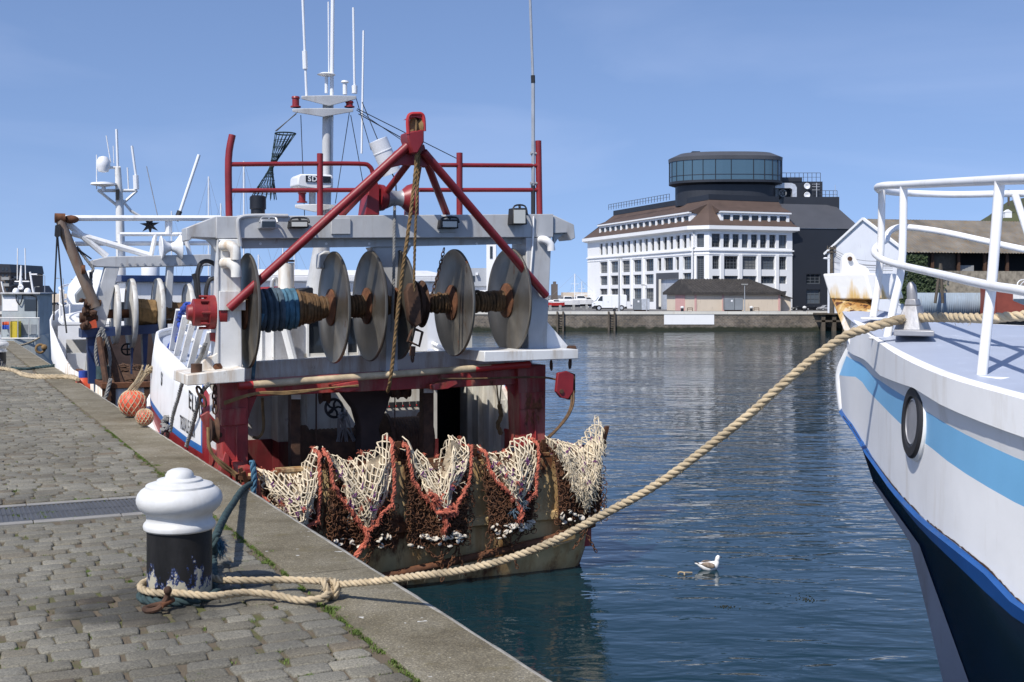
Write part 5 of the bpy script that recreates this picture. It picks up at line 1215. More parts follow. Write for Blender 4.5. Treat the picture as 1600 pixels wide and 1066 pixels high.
    def bk(u, v_):
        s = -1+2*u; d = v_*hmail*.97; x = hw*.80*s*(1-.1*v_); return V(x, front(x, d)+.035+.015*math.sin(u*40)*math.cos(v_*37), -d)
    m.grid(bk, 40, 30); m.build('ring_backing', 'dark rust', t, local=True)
    # tooth bar lying inside the bulwark with end plates standing up
    m = MB()
    for s, hgt in ((-1, lp), (1, rp)):
        for k in range(3):
            a = V(s*(hw*.98)+rn.gauss(0, .02)+k*.05*s, .06+.05*k, -.02); b = a+V(s*.03+rn.gauss(0,.03), -.05, hgt*.62+.05+rn.uniform(-.05, .05)); m.beam(a, b, .055, .018, up=(0, 1, 0))
        m.beam(V(s*hw*.8, .1, .02), V(s*(hw+.10), .1, .04), .05, .05)
    m.beam(V(-hw, .13, .0), V(hw, .13, .0), .07, .07); m.build('tooth_bar', 'rust', t, local=True)
    # catch of shells along the hem, and loose chains under it
    m = MB()
    for k in range(shells):
        x = rn.uniform(-.85, .85)*hw*(.8 if rn.random() < .8 else 1); f = rn.gauss(.90, .045); q = V(x, front(x, hmail*f)-.05+rn.gauss(0, .012), -hmail*f)
        Mr = Matrix.Rotation(rn.uniform(0, 6), 3, 'Z') @ Matrix.Rotation(rn.uniform(0, 3), 3, 'X'); r0 = rn.uniform(.025, .052)
        m.ball(q, (r0, r0*rn.uniform(.6, .95), r0*rn.uniform(.25, .5)), 8, 5, Mr, .16)
    m.build('shell_catch', 'shell', t, local=True)
    m = MB()
    for k in range(3):
        x0 = rn.uniform(-.6, .6)*hw; x1 = x0+rn.uniform(-.35, .35); dl = rn.uniform(.25, .55)
        chain(m, [V(x0, front(x0, hmail)-.03, -hmail+.05), V((x0+x1)/2, -.14, -hmail-dl*.5), V(x1, -.10, -hmail-dl)], .026, .0075)
    x0, x1 = -.5*hw, .45*hw
    chain(m, smooth([V(x0, -.16, -hmail+.08), V((x0+x1)/2, -.15, -hmail-.16), V(x1, -.16, -hmail+.08)], 4), .026, .0075)
    m.build('hanging_chain', 'chain rust', t, local=True)
    return t, net
dredge(447, 1.02, 12, 'scallop dredge with wide cream net, half hidden behind the concrete coping', .62, .98, lp=.16, rp=.34, skew=.35, shells=8, ztop=-.12)
dredge(558, 1.10, 4, 'scallop dredge with a long coral rope tail twisting below its V of cream net', .80, 1.12, lp=.22, rp=.34, skew=.16, hump=.05)
t3, n3 = dredge(681, 1.12, 5, 'scallop dredge with two humps of cream net and tangled coral knots', .70, 1.16, lp=.28, rp=.22, skew=.05, shells=34, ztop=-.02, hump=.30)
m = MB(); rk = random.Random(77)
for k in range(5):
    c0 = V(rk.uniform(-.16, .2), -.33, -.55+rk.uniform(-.12, .1)); laid_rope(m, smooth([c0+V(rk.gauss(0,.06), rk.gauss(0,.02), rk.gauss(0,.06)) for _ in range(6)], 4), .03, wob=.008); fuzz(m, [c0], 50, .08, .0035)
m.build('coral_knots', 'coral twine', t3, local=True, recalc=False)
t4, n4 = dredge(793, .98, 7, 'scallop dredge with a tuft of bright blue twine on its rusty rings', .66, 1.10, lp=.12, rp=.22, skew=.28, shells=34, hump=.12)
m = MB(); fuzz(m, [V(.10, -.30, -.62), V(.11, -.30, -.70), V(.10, -.29, -.66), V(-.05, -.3, -.76)], 150, .10, .006); m.build('blue_twine_tuft', 'rope blue', t4, local=True)
dredge(897, .98, 9, 'scallop dredge with shaggy frayed cream net and no coral rope', .74, 1.06, coral=False, shag=True, lp=.18, rp=.40, skew=.25, shells=26, ztop=.04)
# thin rope over the stern beside the leftmost dredge
t = thing('rope_end', 'pale blue rope end hanging at the stern corner above the coping', 'rope', MT@L(394, 745, -.1))
m = MB(); laid_rope(m, smooth([MT@L(x, y, -.25) for x, y in [(394,720),(396,735),(397,750),(396,766),(394,790)]], 4), .04); m.build('strand', 'rope teal', t)
# ================================================================ FENDER BUOYS IN NETTING
def fender(px, py, D, r, label, neck=None):
    c = at(px, py, D); t = thing('fender_buoy', label, 'fender', c-V(0, 0, r), group='orange fender buoys between trawler and quay')
    m = MB(); m.ball(c, (r, r, r*1.02), 28, 18); m.build('buoy', 'buoy orange', t)
    m = MB(); n = 14
    def sp(a, ph): return c+V(math.cos(ph)*math.cos(a), math.cos(ph)*math.sin(a), math.sin(ph))*r*1.012
    for i in range(n):
        for s in (1, -1): m.tube([sp(2*math.pi*i/n+s*k*.16, -1.4+k*.233) for k in range(13)], .009, 4, caps=False)
    if neck:
        for i in range(n):
            a = c+V(math.cos(6.283*i/n)*r*.35, math.sin(6.283*i/n)*r*.35, r*.95); m.tube(smooth([a, a.lerp(neck, .4)+V(random.gauss(0,.04), random.gauss(0,.04), 0), neck+V(math.cos(i)*.11, math.sin(i)*.11, random.gauss(0,.05))], 4), .011, 4)
            b = c+V(math.cos(6.283*(i+3)/n)*r*.35, math.sin(6.283*(i+3)/n)*r*.35, r*.95); m.tube(smooth([a, b.lerp(neck, .3), b.lerp(neck, .7), neck+V(math.cos(i*2)*.11, math.sin(i*2)*.11, random.gauss(0,.06))], 3), .009, 4)
    m.build('netting', 'rope cream', t); return t
fender(207, 630, 22.9, .26, 'large orange fender buoy in a cream net hanging at the white trawler bow', at(231, 574, 22.9))
fender(226, 652, 21.2, .15, 'small coral fender buoy squeezed low between trawler hull and coping')
# ================================================================ FAR SIDE OF THE BASIN
GZ = .42; YQ = 131.0
mb = MB(); mb.add([V(-400, YQ, GZ), V(300, YQ, GZ), V(600, 1500, GZ), V(-900, 1500, GZ)], [(0, 1, 2, 3)]); tag(mb.build('far_ground', 'tarmac'), kind='structure')
mb = MB(); mb.add([V(-400, YQ-.3, GZ-.25), V(300, YQ-.3, GZ-.25), V(300, YQ-.3, -5), V(-400, YQ-.3, -5)], [(0, 1, 2, 3)]); tag(mb.build('far_quay_wall', 'quay masonry', origin=(0, YQ, WATER)), kind='structure')
mb = MB()
for a, b in ((854, 1345),): p, q = at(a, 0, YQ).x, at(b, 0, YQ).x; mb.bx(p, q, YQ-.4, YQ+.9, GZ-.3, GZ+.01)
mb.bx(-90, at(846, 0, YQ).x, YQ-.4, YQ+.9, GZ-.3, GZ+.008)
tag(mb.build('far_coping', 'coping pale'), kind='structure')
mb = MB(); mb.bx(at(1037,0,YQ).x, at(1115,0,YQ).x, YQ-.36, YQ-.295, GZ-1.42, GZ-.30); tag(mb.build('painted_panel', 'facade white'), 'white painted rectangle on the far quay wall below the pink kiosk', 'wall panel')
for i, px in enumerate((875, 955)):
    x = at(px, 0, YQ).x; mb = MB()
    for d in (-.32, .32): mb.bx(x+d-.09, x+d+.09, YQ-.62, YQ-.3, -2.4, GZ+.02)
    for k in range(7): mb.bx(x-.23, x+.23, YQ-.5, YQ-.42, -1.6+k*.28, -1.55+k*.28)
    tag(mb.build('quay_ladder', 'pole wood'), ('timber quay ladder on the far wall left of the white van', 'timber quay ladder on the far wall just below the white van')[i], 'ladder', 'ladders on the far quay wall')
# -------- the fishery building
A_, B_, C_, D_ = at(918, 0, 172), at(1080, 0, 140), at(1108, 0, 138.6), at(1238, 0, 142.6)
for p in (A_, B_, C_, D_): p.z = GZ
EX = at(1346, 0, 145); EX.z = GZ
bl = thing('market_hall', 'large white factory building with brown mansard roof and dark glass tower on top', 'building', (B_.x, B_.y, GZ))
def fac(p, q):
    d = (q-p); Ln = d.length; d = d/Ln
    def f(px, py=None):
        k = (px-CX)/F; t = (k*p.y-p.x)/(d.x-k*d.y); D = p.y+d.y*t
        return t if py is None else (t, EYE-(py-HY)/F*D)
    return f, d, Ln
EV = 10.12
fL, dL, LL = fac(A_, B_); fR, dR, LR = fac(C_, D_); fC, dC, LC = fac(B_, C_)
outw = lambda d: V(d.y, -d.x, 0)
RW = random.Random(31)
def window(par, p, d, s0, s1, z0, z1, nx, nz, inset=.28, fr=.09):
    o = outw(d); X = lambda s, z, e: p+d*s+V(0, 0, z-p.z)-o*e
    m = MB()
    def bar(a0, a1, b0, b1, th):
        m.add([X(a0,b0,inset-th), X(a1,b0,inset-th), X(a1,b1,inset-th), X(a0,b1,inset-th), X(a0,b0,inset), X(a1,b0,inset), X(a1,b1,inset), X(a0,b1,inset)], [(0,1,2,3),(0,1,5,4),(1,2,6,5),(2,3,7,6),(3,0,4,7)])
    bar(s0, s0+fr, z0, z1, .06); bar(s1-fr, s1, z0, z1, .06); bar(s0+fr, s1-fr, z0, z0+fr, .06); bar(s0+fr, s1-fr, z1-fr, z1, .06)
    for i in range(1, nx): x = s0+(s1-s0)*i/nx; bar(x-.028, x+.028, z0+fr, z1-fr, .035)
    for i in range(1, nz): z = z0+(z1-z0)*i/nz; bar(s0+fr, s1-fr, z-.028, z+.028, .03)
    w_ = m.build('window', 'window bar', par)
    m = MB(); m.add([X(s0, z0, inset+.005), X(s1, z0, inset+.005), X(s1, z1, inset+.005), X(s0, z1, inset+.005)], [(0, 1, 2, 3)]); m.build('pane', RW.choice(['dark glass']*5+['window glass sky']*3+['window blind']), w_)
cl4 = lambda x: 900+x*.1689; cl5 = lambda x: 1100+x*.1689
R2L = [(218,245),(267,294),(318,345),(368,397),(418,448),(470,500),(526,555),(580,608),(633,664),(690,722),(745,780),(803,840),(862,897),(922,960),(985,1022),(1045,1083)]
C5 = [(220,290),(320,390),(425,497),(530,605),(640,717)]
opsL = [(fL(cl4(a)), fL(cl4(b)), 7.85, 9.44, 2, 4) for a, b in R2L]
opsL += [(fL(cl4(a)), fL(cl4(b)), 5.28, 6.85, 4, 4) for a, b in C5+[(752,788),(812,897),(918,952),(988,1070)]]
opsL += [(fL(cl4(a)), fL(cl4(b)), 3.6, 4.88, 4, 3) for a, b in C5+[(988,1070)]]
opsL += [(fL(cl4(a)), fL(cl4(b)), 1.35, 3.1, 4, 4) for a, b in C5]
door = (fL(cl4(742)), fL(cl4(952)), GZ, 4.98)
opsR = [(fR(cl5(a)), fR(cl5(b)), 7.85, 9.44, 2, 4) for a, b in [(72,152),(180,240),(265,327),(350,410),(436,497),(520,580),(605,665),(692,767)]]
C5R = [(78,145),(187,315),(357,487),(528,655),(695,765)]
opsR += [(fR(cl5(a)), fR(cl5(b)), 5.28, 6.85, 4, 4) for a, b in C5R]+[(fR(cl5(a)), fR(cl5(b)), 3.6, 4.5, 4, 2) for a, b in C5R]+[(fR(cl5(695)), fR(cl5(765)), 1.6, 2.7, 3, 3)]
opsC = [(LC*.30, LC*.72, 7.85, 9.44, 5, 8), (LC*.30, LC*.72, 3.4, 6.85, 5, 14)]
mb = MB()
wall_faces(mb, A_, dL, LL, GZ, EV, [q[:4] for q in opsL]+[door], .35); wall_faces(mb, C_, dR, LR, GZ, EV, [q[:4] for q in opsR], .35); wall_faces(mb, B_, dC, LC, GZ, EV, [q[:4] for q in opsC], .35)
bA, bD = A_+V(6, 22, 0), D_+V(-6, 30, 0)
for p, q in ((bA, A_), (D_, bD), (bD, bA)): mb.add([p, q, q+V(0,0,EV-GZ), p+V(0,0,EV-GZ)], [(0, 1, 2, 3)])
mb.build('wall', 'facade white', bl)
for p, d, ops in ((A_, dL, opsL), (C_, dR, opsR), (B_, dC, opsC)):
    for q in ops: window(bl, p, d, *q, inset=.30)
# cornice, belt course, pilasters, roof skirts: offset outlines of the plan
def offs(e, z, back=0):
    oL, oC, oR = outw(dL), outw(dC), outw(dR)
    pts = [A_+oL*e-dL*e, B_+(oL+oC).normalized()*e*1.05, C_+(oC+oR).normalized()*e*1.02, D_+oR*e+dR*(e if e > 0 else 0)]
    return [V(p.x, p.y, z) for p in pts]
def ringstrip(mb, rows):
    for r0, r1 in zip(rows, rows[1:]):
        for i in range(len(r0)-1): mb.add([r0[i], r0[i+1], r1[i+1], r1[i]], [(0, 1, 2, 3)])
mb = MB(); ringstrip(mb, [offs(.0, 9.72), offs(.30, 9.80), offs(.62, 9.95), offs(.62, 10.38), offs(.1, 10.42)])
e_ = offs(.62, 9.95); f_ = offs(.62, 10.38); mb.add([e_[3], f_[3], D_+V(0,0,10.38-GZ), D_+V(0,0,9.95-GZ)], [(0,1,2,3)]); mb.build('cornice', 'facade white', bl)
mb = MB(); ringstrip(mb, [offs(.0, 7.42), offs(.16, 7.44), offs(.16, 7.60), offs(.0, 7.62)]); mb.build('belt_course', 'facade white', bl)
mb = MB(); ringstrip(mb, [offs(.0, 7.0), offs(.06, 7.0), offs(.06, 7.12), offs(.0, 7.12)])
for s in (fL(cl4(196)), ): pass
for a, b in zip(C5, C5[1:]):
    s = (fL(cl4(a[1]))+fL(cl4(b[0])))/2; p = A_+dL*s+outw(dL)*.06; mb.beam(p+V(0,0,.5), p+V(0,0,6.6), .42, .14, up=tuple(outw(dL)))
for a, b in zip(C5R, C5R[1:]):
    s = (fR(cl5(a[1]))+fR(cl5(b[0])))/2; p = C_+dR*s+outw(dR)*.06; mb.beam(p+V(0,0,.5), p+V(0,0,6.6), .42, .14, up=tuple(outw(dR)))
mb.build('pilasters', 'facade white', bl)
RT = 13.75
mb = MB(); ringstrip(mb, [offs(.5, 10.40), offs(.1, 10.75), offs(-1.2, 11.9), offs(-3.0, RT)]); r_ = offs(-3.0, RT)
g0 = offs(.5, 10.40); mb.add([g0[0], r_[0], r_[0]+V(4, 18, 0), g0[0]+V(5, 22, 0)], [(0,1,2,3)]); mb.build('roof', 'roof brown', bl)
# long dormers with their window bands
def dormer(p, d, s0, s1, n, zb, zt, dep):
    o = outw(d); X = lambda s, z, e: p+d*s+V(0, 0, z-p.z)-o*e; e0 = .22
    m = MB(); Ln = s1-s0; pit = (Ln-.5)/n; ops = [(.25+i*pit+pit*.12, .25+(i+1)*pit-pit*.12, zb+.12, zt-.25) for i in range(n)]
    wall_faces(m, X(s0, zb, e0), d, Ln, zb, zt, ops, .2)
    m.add([X(s0-.15, zt, e0-.25), X(s1+.15, zt, e0-.25), X(s1+.15, zt+.2, e0-.25), X(s0-.15, zt+.2, e0-.25), X(s0-.15, zt, e0+.1), X(s1+.15, zt, e0+.1), X(s1+.15, zt+.2, e0+.1), X(s0-.15, zt+.2, e0+.1)], [(0,1,2,3),(0,1,5,4),(1,2,6,5),(3,0,4,7)])
    for s in (s0, s1): m.add([X(s, zb, e0), X(s, zt, e0), X(s, zt, e0+2.5), X(s, zb, e0+1.2)], [(0,1,2,3)])
    dm = m.build('dormer', 'facade white', bl)
    m = MB(); m.add([X(s0-.2, zt+.205, e0-.27), X(s1+.2, zt+.205, e0-.27), X(s1+.1, zt+1.15, e0+2.2), X(s0-.1, zt+1.15, e0+2.2)], [(0,1,2,3)])
    for s, k in ((s0-.2, -.1), (s1+.2, .1)): m.add([X(s, zt+.205, e0-.27), X(s+(.1 if k < 0 else -.1), zt+1.15, e0+2.2), X(s+(.1 if k<0 else -.1), zt-.4, e0+2.2)], [(0,1,2)])
    m.build('dormer_roof', 'roof brown', dm)
    m = MB(); m2 = MB()
    for a, b, c, e in ops:
        m.add([X(s0+a, c, e0+.16), X(s0+b, c, e0+.16), X(s0+b, e, e0+.16), X(s0+a, e, e0+.16)], [(0,1,2,3)])
        w_ = (b-a)
        for k in range(3): x = s0+a+w_*k/2; m2.add([X(x-.03, c, e0+.14), X(x+.03, c, e0+.14), X(x+.03, e, e0+.14), X(x-.03, e, e0+.14)], [(0,1,2,3)])
        for k in (0, .33, .66, 1): z = c+(e-c)*k; m2.add([X(s0+a, z-.03, e0+.138), X(s0+b, z-.03, e0+.138), X(s0+b, z+.03, e0+.138), X(s0+a, z+.03, e0+.138)], [(0,1,2,3)])
    m.build('window_band', 'dark glass', dm); m2.build('glazing_bars', 'window bar', dm)
dormer(A_, dL, fL(934), fL(1076), 15, 10.72, 11.95, 2); dormer(C_, dR, fR(1127), fR(1235), 7, 10.72, 11.95, 2)
# gate in the left front
m = MB(); X = lambda s, z, e: A_+dL*s+V(0,0,z-A_.z)-outw(dL)*e
for a, b, c, d in ((door[0], door[0]+.8, GZ, 4.98), (door[0]+.8, door[1], 4.2, 4.98)): m.add([X(a,c,-.02), X(b,c,-.02), X(b,d,-.02), X(a,d,-.02)], [(0,1,2,3)])
gt = m.build('gate_surround', 'zinc roof', bl); m = MB(); m.add([X(door[0]+.8, GZ, .3), X(door[1], GZ, .3), X(door[1], 4.2, .3), X(door[0]+.8, 4.2, .3)], [(0,1,2,3)]); m.build('gate', 'metal light', bl)
# dark annex with zinc roof
fE, dE, LE = fac(D_+outw(dR)*-.25, EX)
mb = MB(); o = outw(dE); p0 = D_+outw(dR)*-.25; zE = 10.3
wl_ = [(fE(1260), fE(1282), 3.6, 4.8), (fE(1260), fE(1282), 1.2, 2.9)]
wall_faces(mb, p0, dE, LE, GZ, zE, wl_, .3); mb.add([EX, EX+V(3,25,0), EX+V(3,25,zE-GZ), EX+V(0,0,zE-GZ)], [(0,1,2,3)]); an = mb.build('annex_wall', 'zinc dark', bl)
for q in wl_: window(bl, p0, dE, *q, 3, 3, inset=.25)
mb = MB(); q0, q1 = p0+V(0,0,zE-GZ), EX+V(0,0,zE-GZ)
t0, t1 = q0-o*3.4+V(0,0,3.2), EX-o*3.4+V(-1.6,0,zE-GZ+3.2); mb.add([q0+o*.1, q1+o*.1, t1, t0], [(0,1,2,3)]); mb.add([q1, t1, t1+V(2,16,0), q1+V(4,20,0)], [(0,1,2,3)])
mb.build('annex_roof', 'zinc roof', bl)
# flat roof parapet and plant rooms
mb = MB(); P2 = offs(-2.85, RT-.1); P3 = offs(-2.85, RT+.55); ringstrip(mb, [P2, P3, offs(-12, RT+.55)])
mb.prism([at(1240, 0, 147)*1, at(1308, 0, 148.5), at(1308, 0, 160), at(1240, 0, 160)], V(0,0,0.01)); mb.v = mb.v
b0, b1 = at(1222, 0, 149), at(1308, 0, 149); mb.bx(b0.x, b1.x, 148, 165, 12.5, RT+.75); mb.build('roof_parapet', 'zinc dark', bl); mb = MB()
b0, b1 = at(1214, 0, 151), at(1282, 0, 151); mb.bx(b0.x, b1.x, 150, 165, RT+.7, 16.6); b2 = at(1250, 0, 151); mb.bx(b0.x, b2.x, 149.9, 158, 16.6, 17.1)
mb.build('roof_plant', 'zinc dark', bl)
mb = MB()
def railing(p, q, z, h, n):
    for k in range(n+1): a = p.lerp(q, k/n); mb.tube([V(a.x,a.y,z), V(a.x,a.y,z+h)], .035, 4)
    mb.tube([V(p.x,p.y,z+h), V(q.x,q.y,z+h)], .03, 4); mb.tube([V(p.x,p.y,z+h*.5), V(q.x,q.y,z+h*.5)], .022, 4)
railing(at(951, 0, 167), at(1046, 0, 149), RT+.45, .75, 22); railing(at(1222, 0, 150), at(1282, 0, 150), 16.6, 1.1, 9); railing(at(1284, 0, 150), at(1308, 0, 150), RT+.7, 1.0, 4)
mb.build('roof_railing', 'zinc roof', bl)
m = MB(); c = at(1261, 291, 149.5); c2 = at(1261, 305, 149.5); M_ = Matrix(((1,0,0),(0,0,-1),(0,1,0)))
m.lathe([(0,0),(.4,.06),(.36,.12),(0,.02)], c, 20, M_); m.build('satellite_dish', 'plastic white', bl)
m = MB(); m.lathe([(0,0),(.4,.06),(.36,.12),(0,.02)], c2, 20, M_); m.build('satellite_dish', 'plastic white', bl)
m = MB(); d0 = [at(x, y, 148.2) for x, y in ((1206,286),(1236,286),(1242,288),(1245,293),(1245,308),(1238,308),(1238,296),(1235,294),(1206,294))]; m.prism(d0, V(0, 1.2, 0)); dk = m.build('air_duct', 'metal light', bl)
m = MB(); c = at(1223, 302, 148.6); m.torus(c, M_, .42, .09, 18, 6); 
for k in range(6): m.tube([c, c+V(.4*math.cos(k*1.05), 0, .4*math.sin(k*1.05))], .05, 4)
m.build('fan', 'concrete grey', bl)
m = MB(); m.tube([at(1276, 312, 149.5), at(1276, 286, 149.5)], .05, 5)
for y in (288, 292, 297): m.tube([at(1269, y, 149.5), at(1281, y, 149.5)], .03, 4)
m.tube([at(1305,318,149.5), at(1305,289,149.5)], .03, 4); m.build('aerial', 'metal light', bl)
# glass lookout
TC = at(1132, 0, 150); hx, hy_ = 6.95, 4.6
def plan(sx, sy, n=56):
    out = []
    for i in range(n):
        a = 2*math.pi*i/n; c, s = math.cos(a), math.sin(a); e = .62 if c > 0 else .86
        out.append(V(TC.x+math.copysign(abs(c)**e, c)*sx, TC.y+math.copysign(abs(s)**e, s)*sy, 0))
    return out
def shell(m, rows):
    for (p, z0), (q, z1) in zip(rows, rows[1:]):
        n = len(p)
        for i in range(n): j = (i+1) % n; m.add([V(p[i].x,p[i].y,z0), V(p[j].x,p[j].y,z0), V(q[j].x,q[j].y,z1), V(q[i].x,q[i].y,z1)], [(0,1,2,3)])
m = MB(); shell(m, [(plan(hx-.75, hy_-.7), 13.4), (plan(hx-.75, hy_-.7), 15.9), (plan(hx+.05, hy_+.05), 16.15), (plan(hx+.05, hy_+.05), 16.45)]); tw = m.build('tower_base', 'zinc dark', bl)
m = MB(); shell(m, [(plan(hx, hy_), 16.45), (plan(hx, hy_), 19.0)]); gl = m.build('tower_glazing', 'tower glass', bl)
m = MB(); pl_ = plan(hx+.03, hy_+.03)
for i in range(0, 56, 2): a = pl_[i]; m.tube([V(a.x,a.y,16.45), V(a.x,a.y,19.0)], .05, 4)
m.build('mullions', 'zinc dark', gl)
m = MB(); shell(m, [(plan(hx+.03, hy_+.03), 17.05), (plan(hx+.03, hy_+.03), 17.12)]); m.build('transom_bar', 'zinc dark', gl)
m = MB(); shell(m, [(plan(hx+.08, hy_+.08), 18.95), (plan(hx+.12, hy_+.12), 19.4), (plan(hx-1.2, hy_-1.0), 20.0), (plan(hx-5, hy_-3.5), 20.15)]); m.build('tower_roof', 'zinc roof', bl)
m = MB(); c = at(1087, 237, 150); m.bx(c.x-.5, c.x+.5, 149.6, 150.6, 19.9, 20.4); m.build('roof_hatch', 'zinc dark', bl)
# -------- kiosk
kq = [at(1085, 0, 134.5), at(1220, 0, 136), at(1042, 0, 141)]
for p in kq: p.z = GZ
kf = kq[1]-kq[0]; kb = kq[2]-kq[0]; kz = 2.55
ks = thing('kiosk', 'low cream and pink kiosk with dark corrugated roof on the far quay', 'building', kq[0])
mb = MB(); c4 = [kq[0], kq[1], kq[1]+kb, kq[2]]
for i in range(4): p, q = c4[i], c4[(i+1) % 4]; mb.add([p, q, q+V(0,0,kz-GZ), p+V(0,0,kz-GZ)], [(0,1,2,3)])
mb.build('wall', 'kiosk cream', ks)
mb = MB(); mid = kq[0]+kb*.5; on = V(kb.y, -kb.x, 0).normalized(); on = on if on.y < 0 else -on
on = V(-abs(on.x), on.y, 0) if False else (kb.cross(V(0,0,1))).normalized(); on = on if on.dot(V(-1,-.3,0)) > 0 else -on
pk = [kq[0]+kb*f+on*.05+V(0,0,z-GZ) for f, z in ((.33,GZ),(.67,GZ),(.67,kz),(.5,kz+1.35),(.33,kz))]; mb.prism(pk, -on*.1); mb.build('pink_gable', 'kiosk pink', ks)
mb = MB(); fo = V(kf.y, -kf.x, 0).normalized()
for s in (.012, .33, .98): p = kq[0]+kf*s+fo*.04; mb.beam(p, p+V(0,0,kz-GZ), .22, .06, up=tuple(fo))
mb.build('pink_strip', 'kiosk pink', ks)
mb = MB(); ov = .35; kfu, kbu = kf.normalized(), kb.normalized()
e = [kq[0]-kfu*ov-kbu*ov, kq[1]+kfu*ov-kbu*ov, kq[1]+kb+kfu*ov+kbu*ov, kq[2]-kfu*ov+kbu*ov]; e = [V(p.x,p.y,kz) for p in e]; el = [V(p.x,p.y,kz-.28) for p in e]
r0 = (e[0]+e[3])/2+V(0,0,1.55)+kfu*.25; r1 = (e[1]+e[2])/2+V(0,0,1.55)-kfu*2.3
mb.add(e+[r0, r1], [(0,1,5,4),(1,2,5),(2,3,4,5),(3,0,4)]); 
for i in range(4): mb.add([e[i], e[(i+1)%4], el[(i+1)%4], el[i]], [(0,1,2,3)])
nn_ = 24
for k in range(nn_): a = e[0].lerp(e[1], (k+.5)/nn_); b = r0.lerp(r1, (k+.5)/nn_); mb.tube([a+V(0,0,.03), b+V(0,0,.03)], .05, 4)
mb.build('roof', 'kiosk roof', ks)
p0, p1 = at(1221, 0, 136.8), at(1234, 0, 137.5); mb = MB(); mb.bx(p0.x, p1.x, 137, 140, GZ, 1.9); lt = mb.build('lean_to', 'kiosk cream', ks)
mb = MB(); mb.add([V(p0.x-.1,136.7,2.35), V(p1.x+.2,136.7,1.9), V(p1.x+.2,140.2,1.9), V(p0.x-.1,140.2,2.35), V(p0.x-.1,136.7,2.2), V(p1.x+.2,136.7,1.75)], [(0,1,2,3),(0,1,5,4)]); mb.build('lean_to_roof', 'kiosk roof', ks)
# -------- vehicles
def vehicle(name, label, cat, px0, px1, D, prof, glass, body, wheels, wr, width, flip=False, group=None, extra=None):
    x0, x1 = at(px0, 0, D).x, at(px1, 0, D).x; Ln = x1-x0; sx = Ln; fx = lambda u: (x1-u*Ln) if flip else (x0+u*Ln)
    H = Ln
    t = thing(name, label, cat, V((x0+x1)/2, D+width/2, GZ), 0, group)
    m = MB(); m.prism([V(fx(u), D, GZ+v*H) for u, v in prof], V(0, width, 0)); m.build('body', body, t, bevel=.05)
    for gp in glass:
        m = MB(); m.prism([V(fx(u), D-.012, GZ+v*H) for u, v in gp], V(0, .02, 0)); m.build('side_window', 'dark glass', t)
    for u in wheels:
        for y in (D+.02, D+width-.16):
            m = MB(); c = V(fx(u), y, GZ+wr*H); m.cyl(c-V(0,.03,0), c+V(0,.14,0), wr*H, 18); w_ = m.build('wheel', 'tyre', t); m = MB(); m.cyl(c-V(0,.045,0), c-V(0,.028,0), wr*H*.58, 12); m.build('rim', 'metal light', w_)
    if extra: extra(t, fx, H, D, width)
    return t
def van_x(t, fx, H, D, w_):
    m = MB(); m.prism([V(fx(u), D-.01, GZ+v*H) for u, v in ((0,.055),(.20,.055),(.22,.12),(.20,.155),(.04,.15),(0,.11))], V(0, w_+.02, 0)); m.bx(fx(.26), fx(.72), D-.012, D+w_+.012, GZ+.05*H, GZ+.085*H); m.bx(fx(.93), fx(1.004), D-.012, D+w_+.012, GZ+.06*H, GZ+.12*H); m.build('bumper', 'tyre', t)
    m = MB(); m.add([V(fx(.105), D+.12, GZ+.275*H), V(fx(.105), D+w_-.12, GZ+.275*H), V(fx(.225), D+w_-.16, GZ+.425*H), V(fx(.225), D+.16, GZ+.425*H)], [(0,1,2,3)]); m.v = [v+V(-.03, 0, .02) for v in m.v]; m.build('windscreen', 'dark glass', t)
    m = MB(); m.bx(fx(.30), fx(.302), D-.008, D, GZ+.1*H, GZ+.43*H); m.bx(fx(.56), fx(.562), D-.008, D, GZ+.1*H, GZ+.43*H); m.bx(fx(.44), fx(.47), D-.02, D, GZ+.25*H, GZ+.262*H); m.build('door_seam', 'cabinet grey', t)
    m = MB(); m.bx(fx(.018), fx(.075), D-.015, D+.2, GZ+.19*H, GZ+.235*H); m.build('headlight', 'lamp glass', t)
vehicle('delivery_van', 'white panel van parked in front of the white factory building', 'van', 926, 979.5, 137.5, [(0,.07),(0,.19),(.02,.235),(.10,.265),(.225,.445),(.27,.465),(.97,.468),(1,.44),(1,.07)], [[(.145,.29),(.235,.425),(.29,.425),(.29,.28)]], 'van white', (.185, .845), .082, 1.5, extra=van_x)
car_prof = [(0,.06),(0,.17),(.03,.21),(.22,.225),(.36,.335),(.70,.335),(.90,.235),(.99,.21),(1,.06)]; car_gl = [[(.27,.23),(.38,.315),(.52,.315),(.52,.235)], [(.54,.235),(.54,.315),(.69,.315),(.83,.235)]]
def car_x(t, fx, H, D, w_):
    m = MB(); m.bx(min(fx(.0), fx(.04)), max(fx(.0), fx(.04)), D-.02, D+.25, GZ+.15*H, GZ+.19*H); m.build('headlight', 'lamp glass', t)
vehicle('parked_car', 'black car parked before the dark annex wall, left of the silver car', 'car', 1240, 1262, 140, car_prof, car_gl, 'car dark', (.2, .8), .085, 1.3, group='cars on the far quay', extra=car_x)
vehicle('parked_car', 'dark car half hidden between the black car and the silver car', 'car', 1258, 1281, 141.6, car_prof, car_gl, 'car dark', (.2, .8), .085, 1.3, flip=True, group='cars on the far quay', extra=car_x)
vehicle('parked_car', 'silver hatchback parked by the wooden pole before the dark annex', 'car', 1281, 1306, 139, car_prof, car_gl, 'car silver', (.2, .8), .085, 1.3, group='cars on the far quay', extra=car_x)
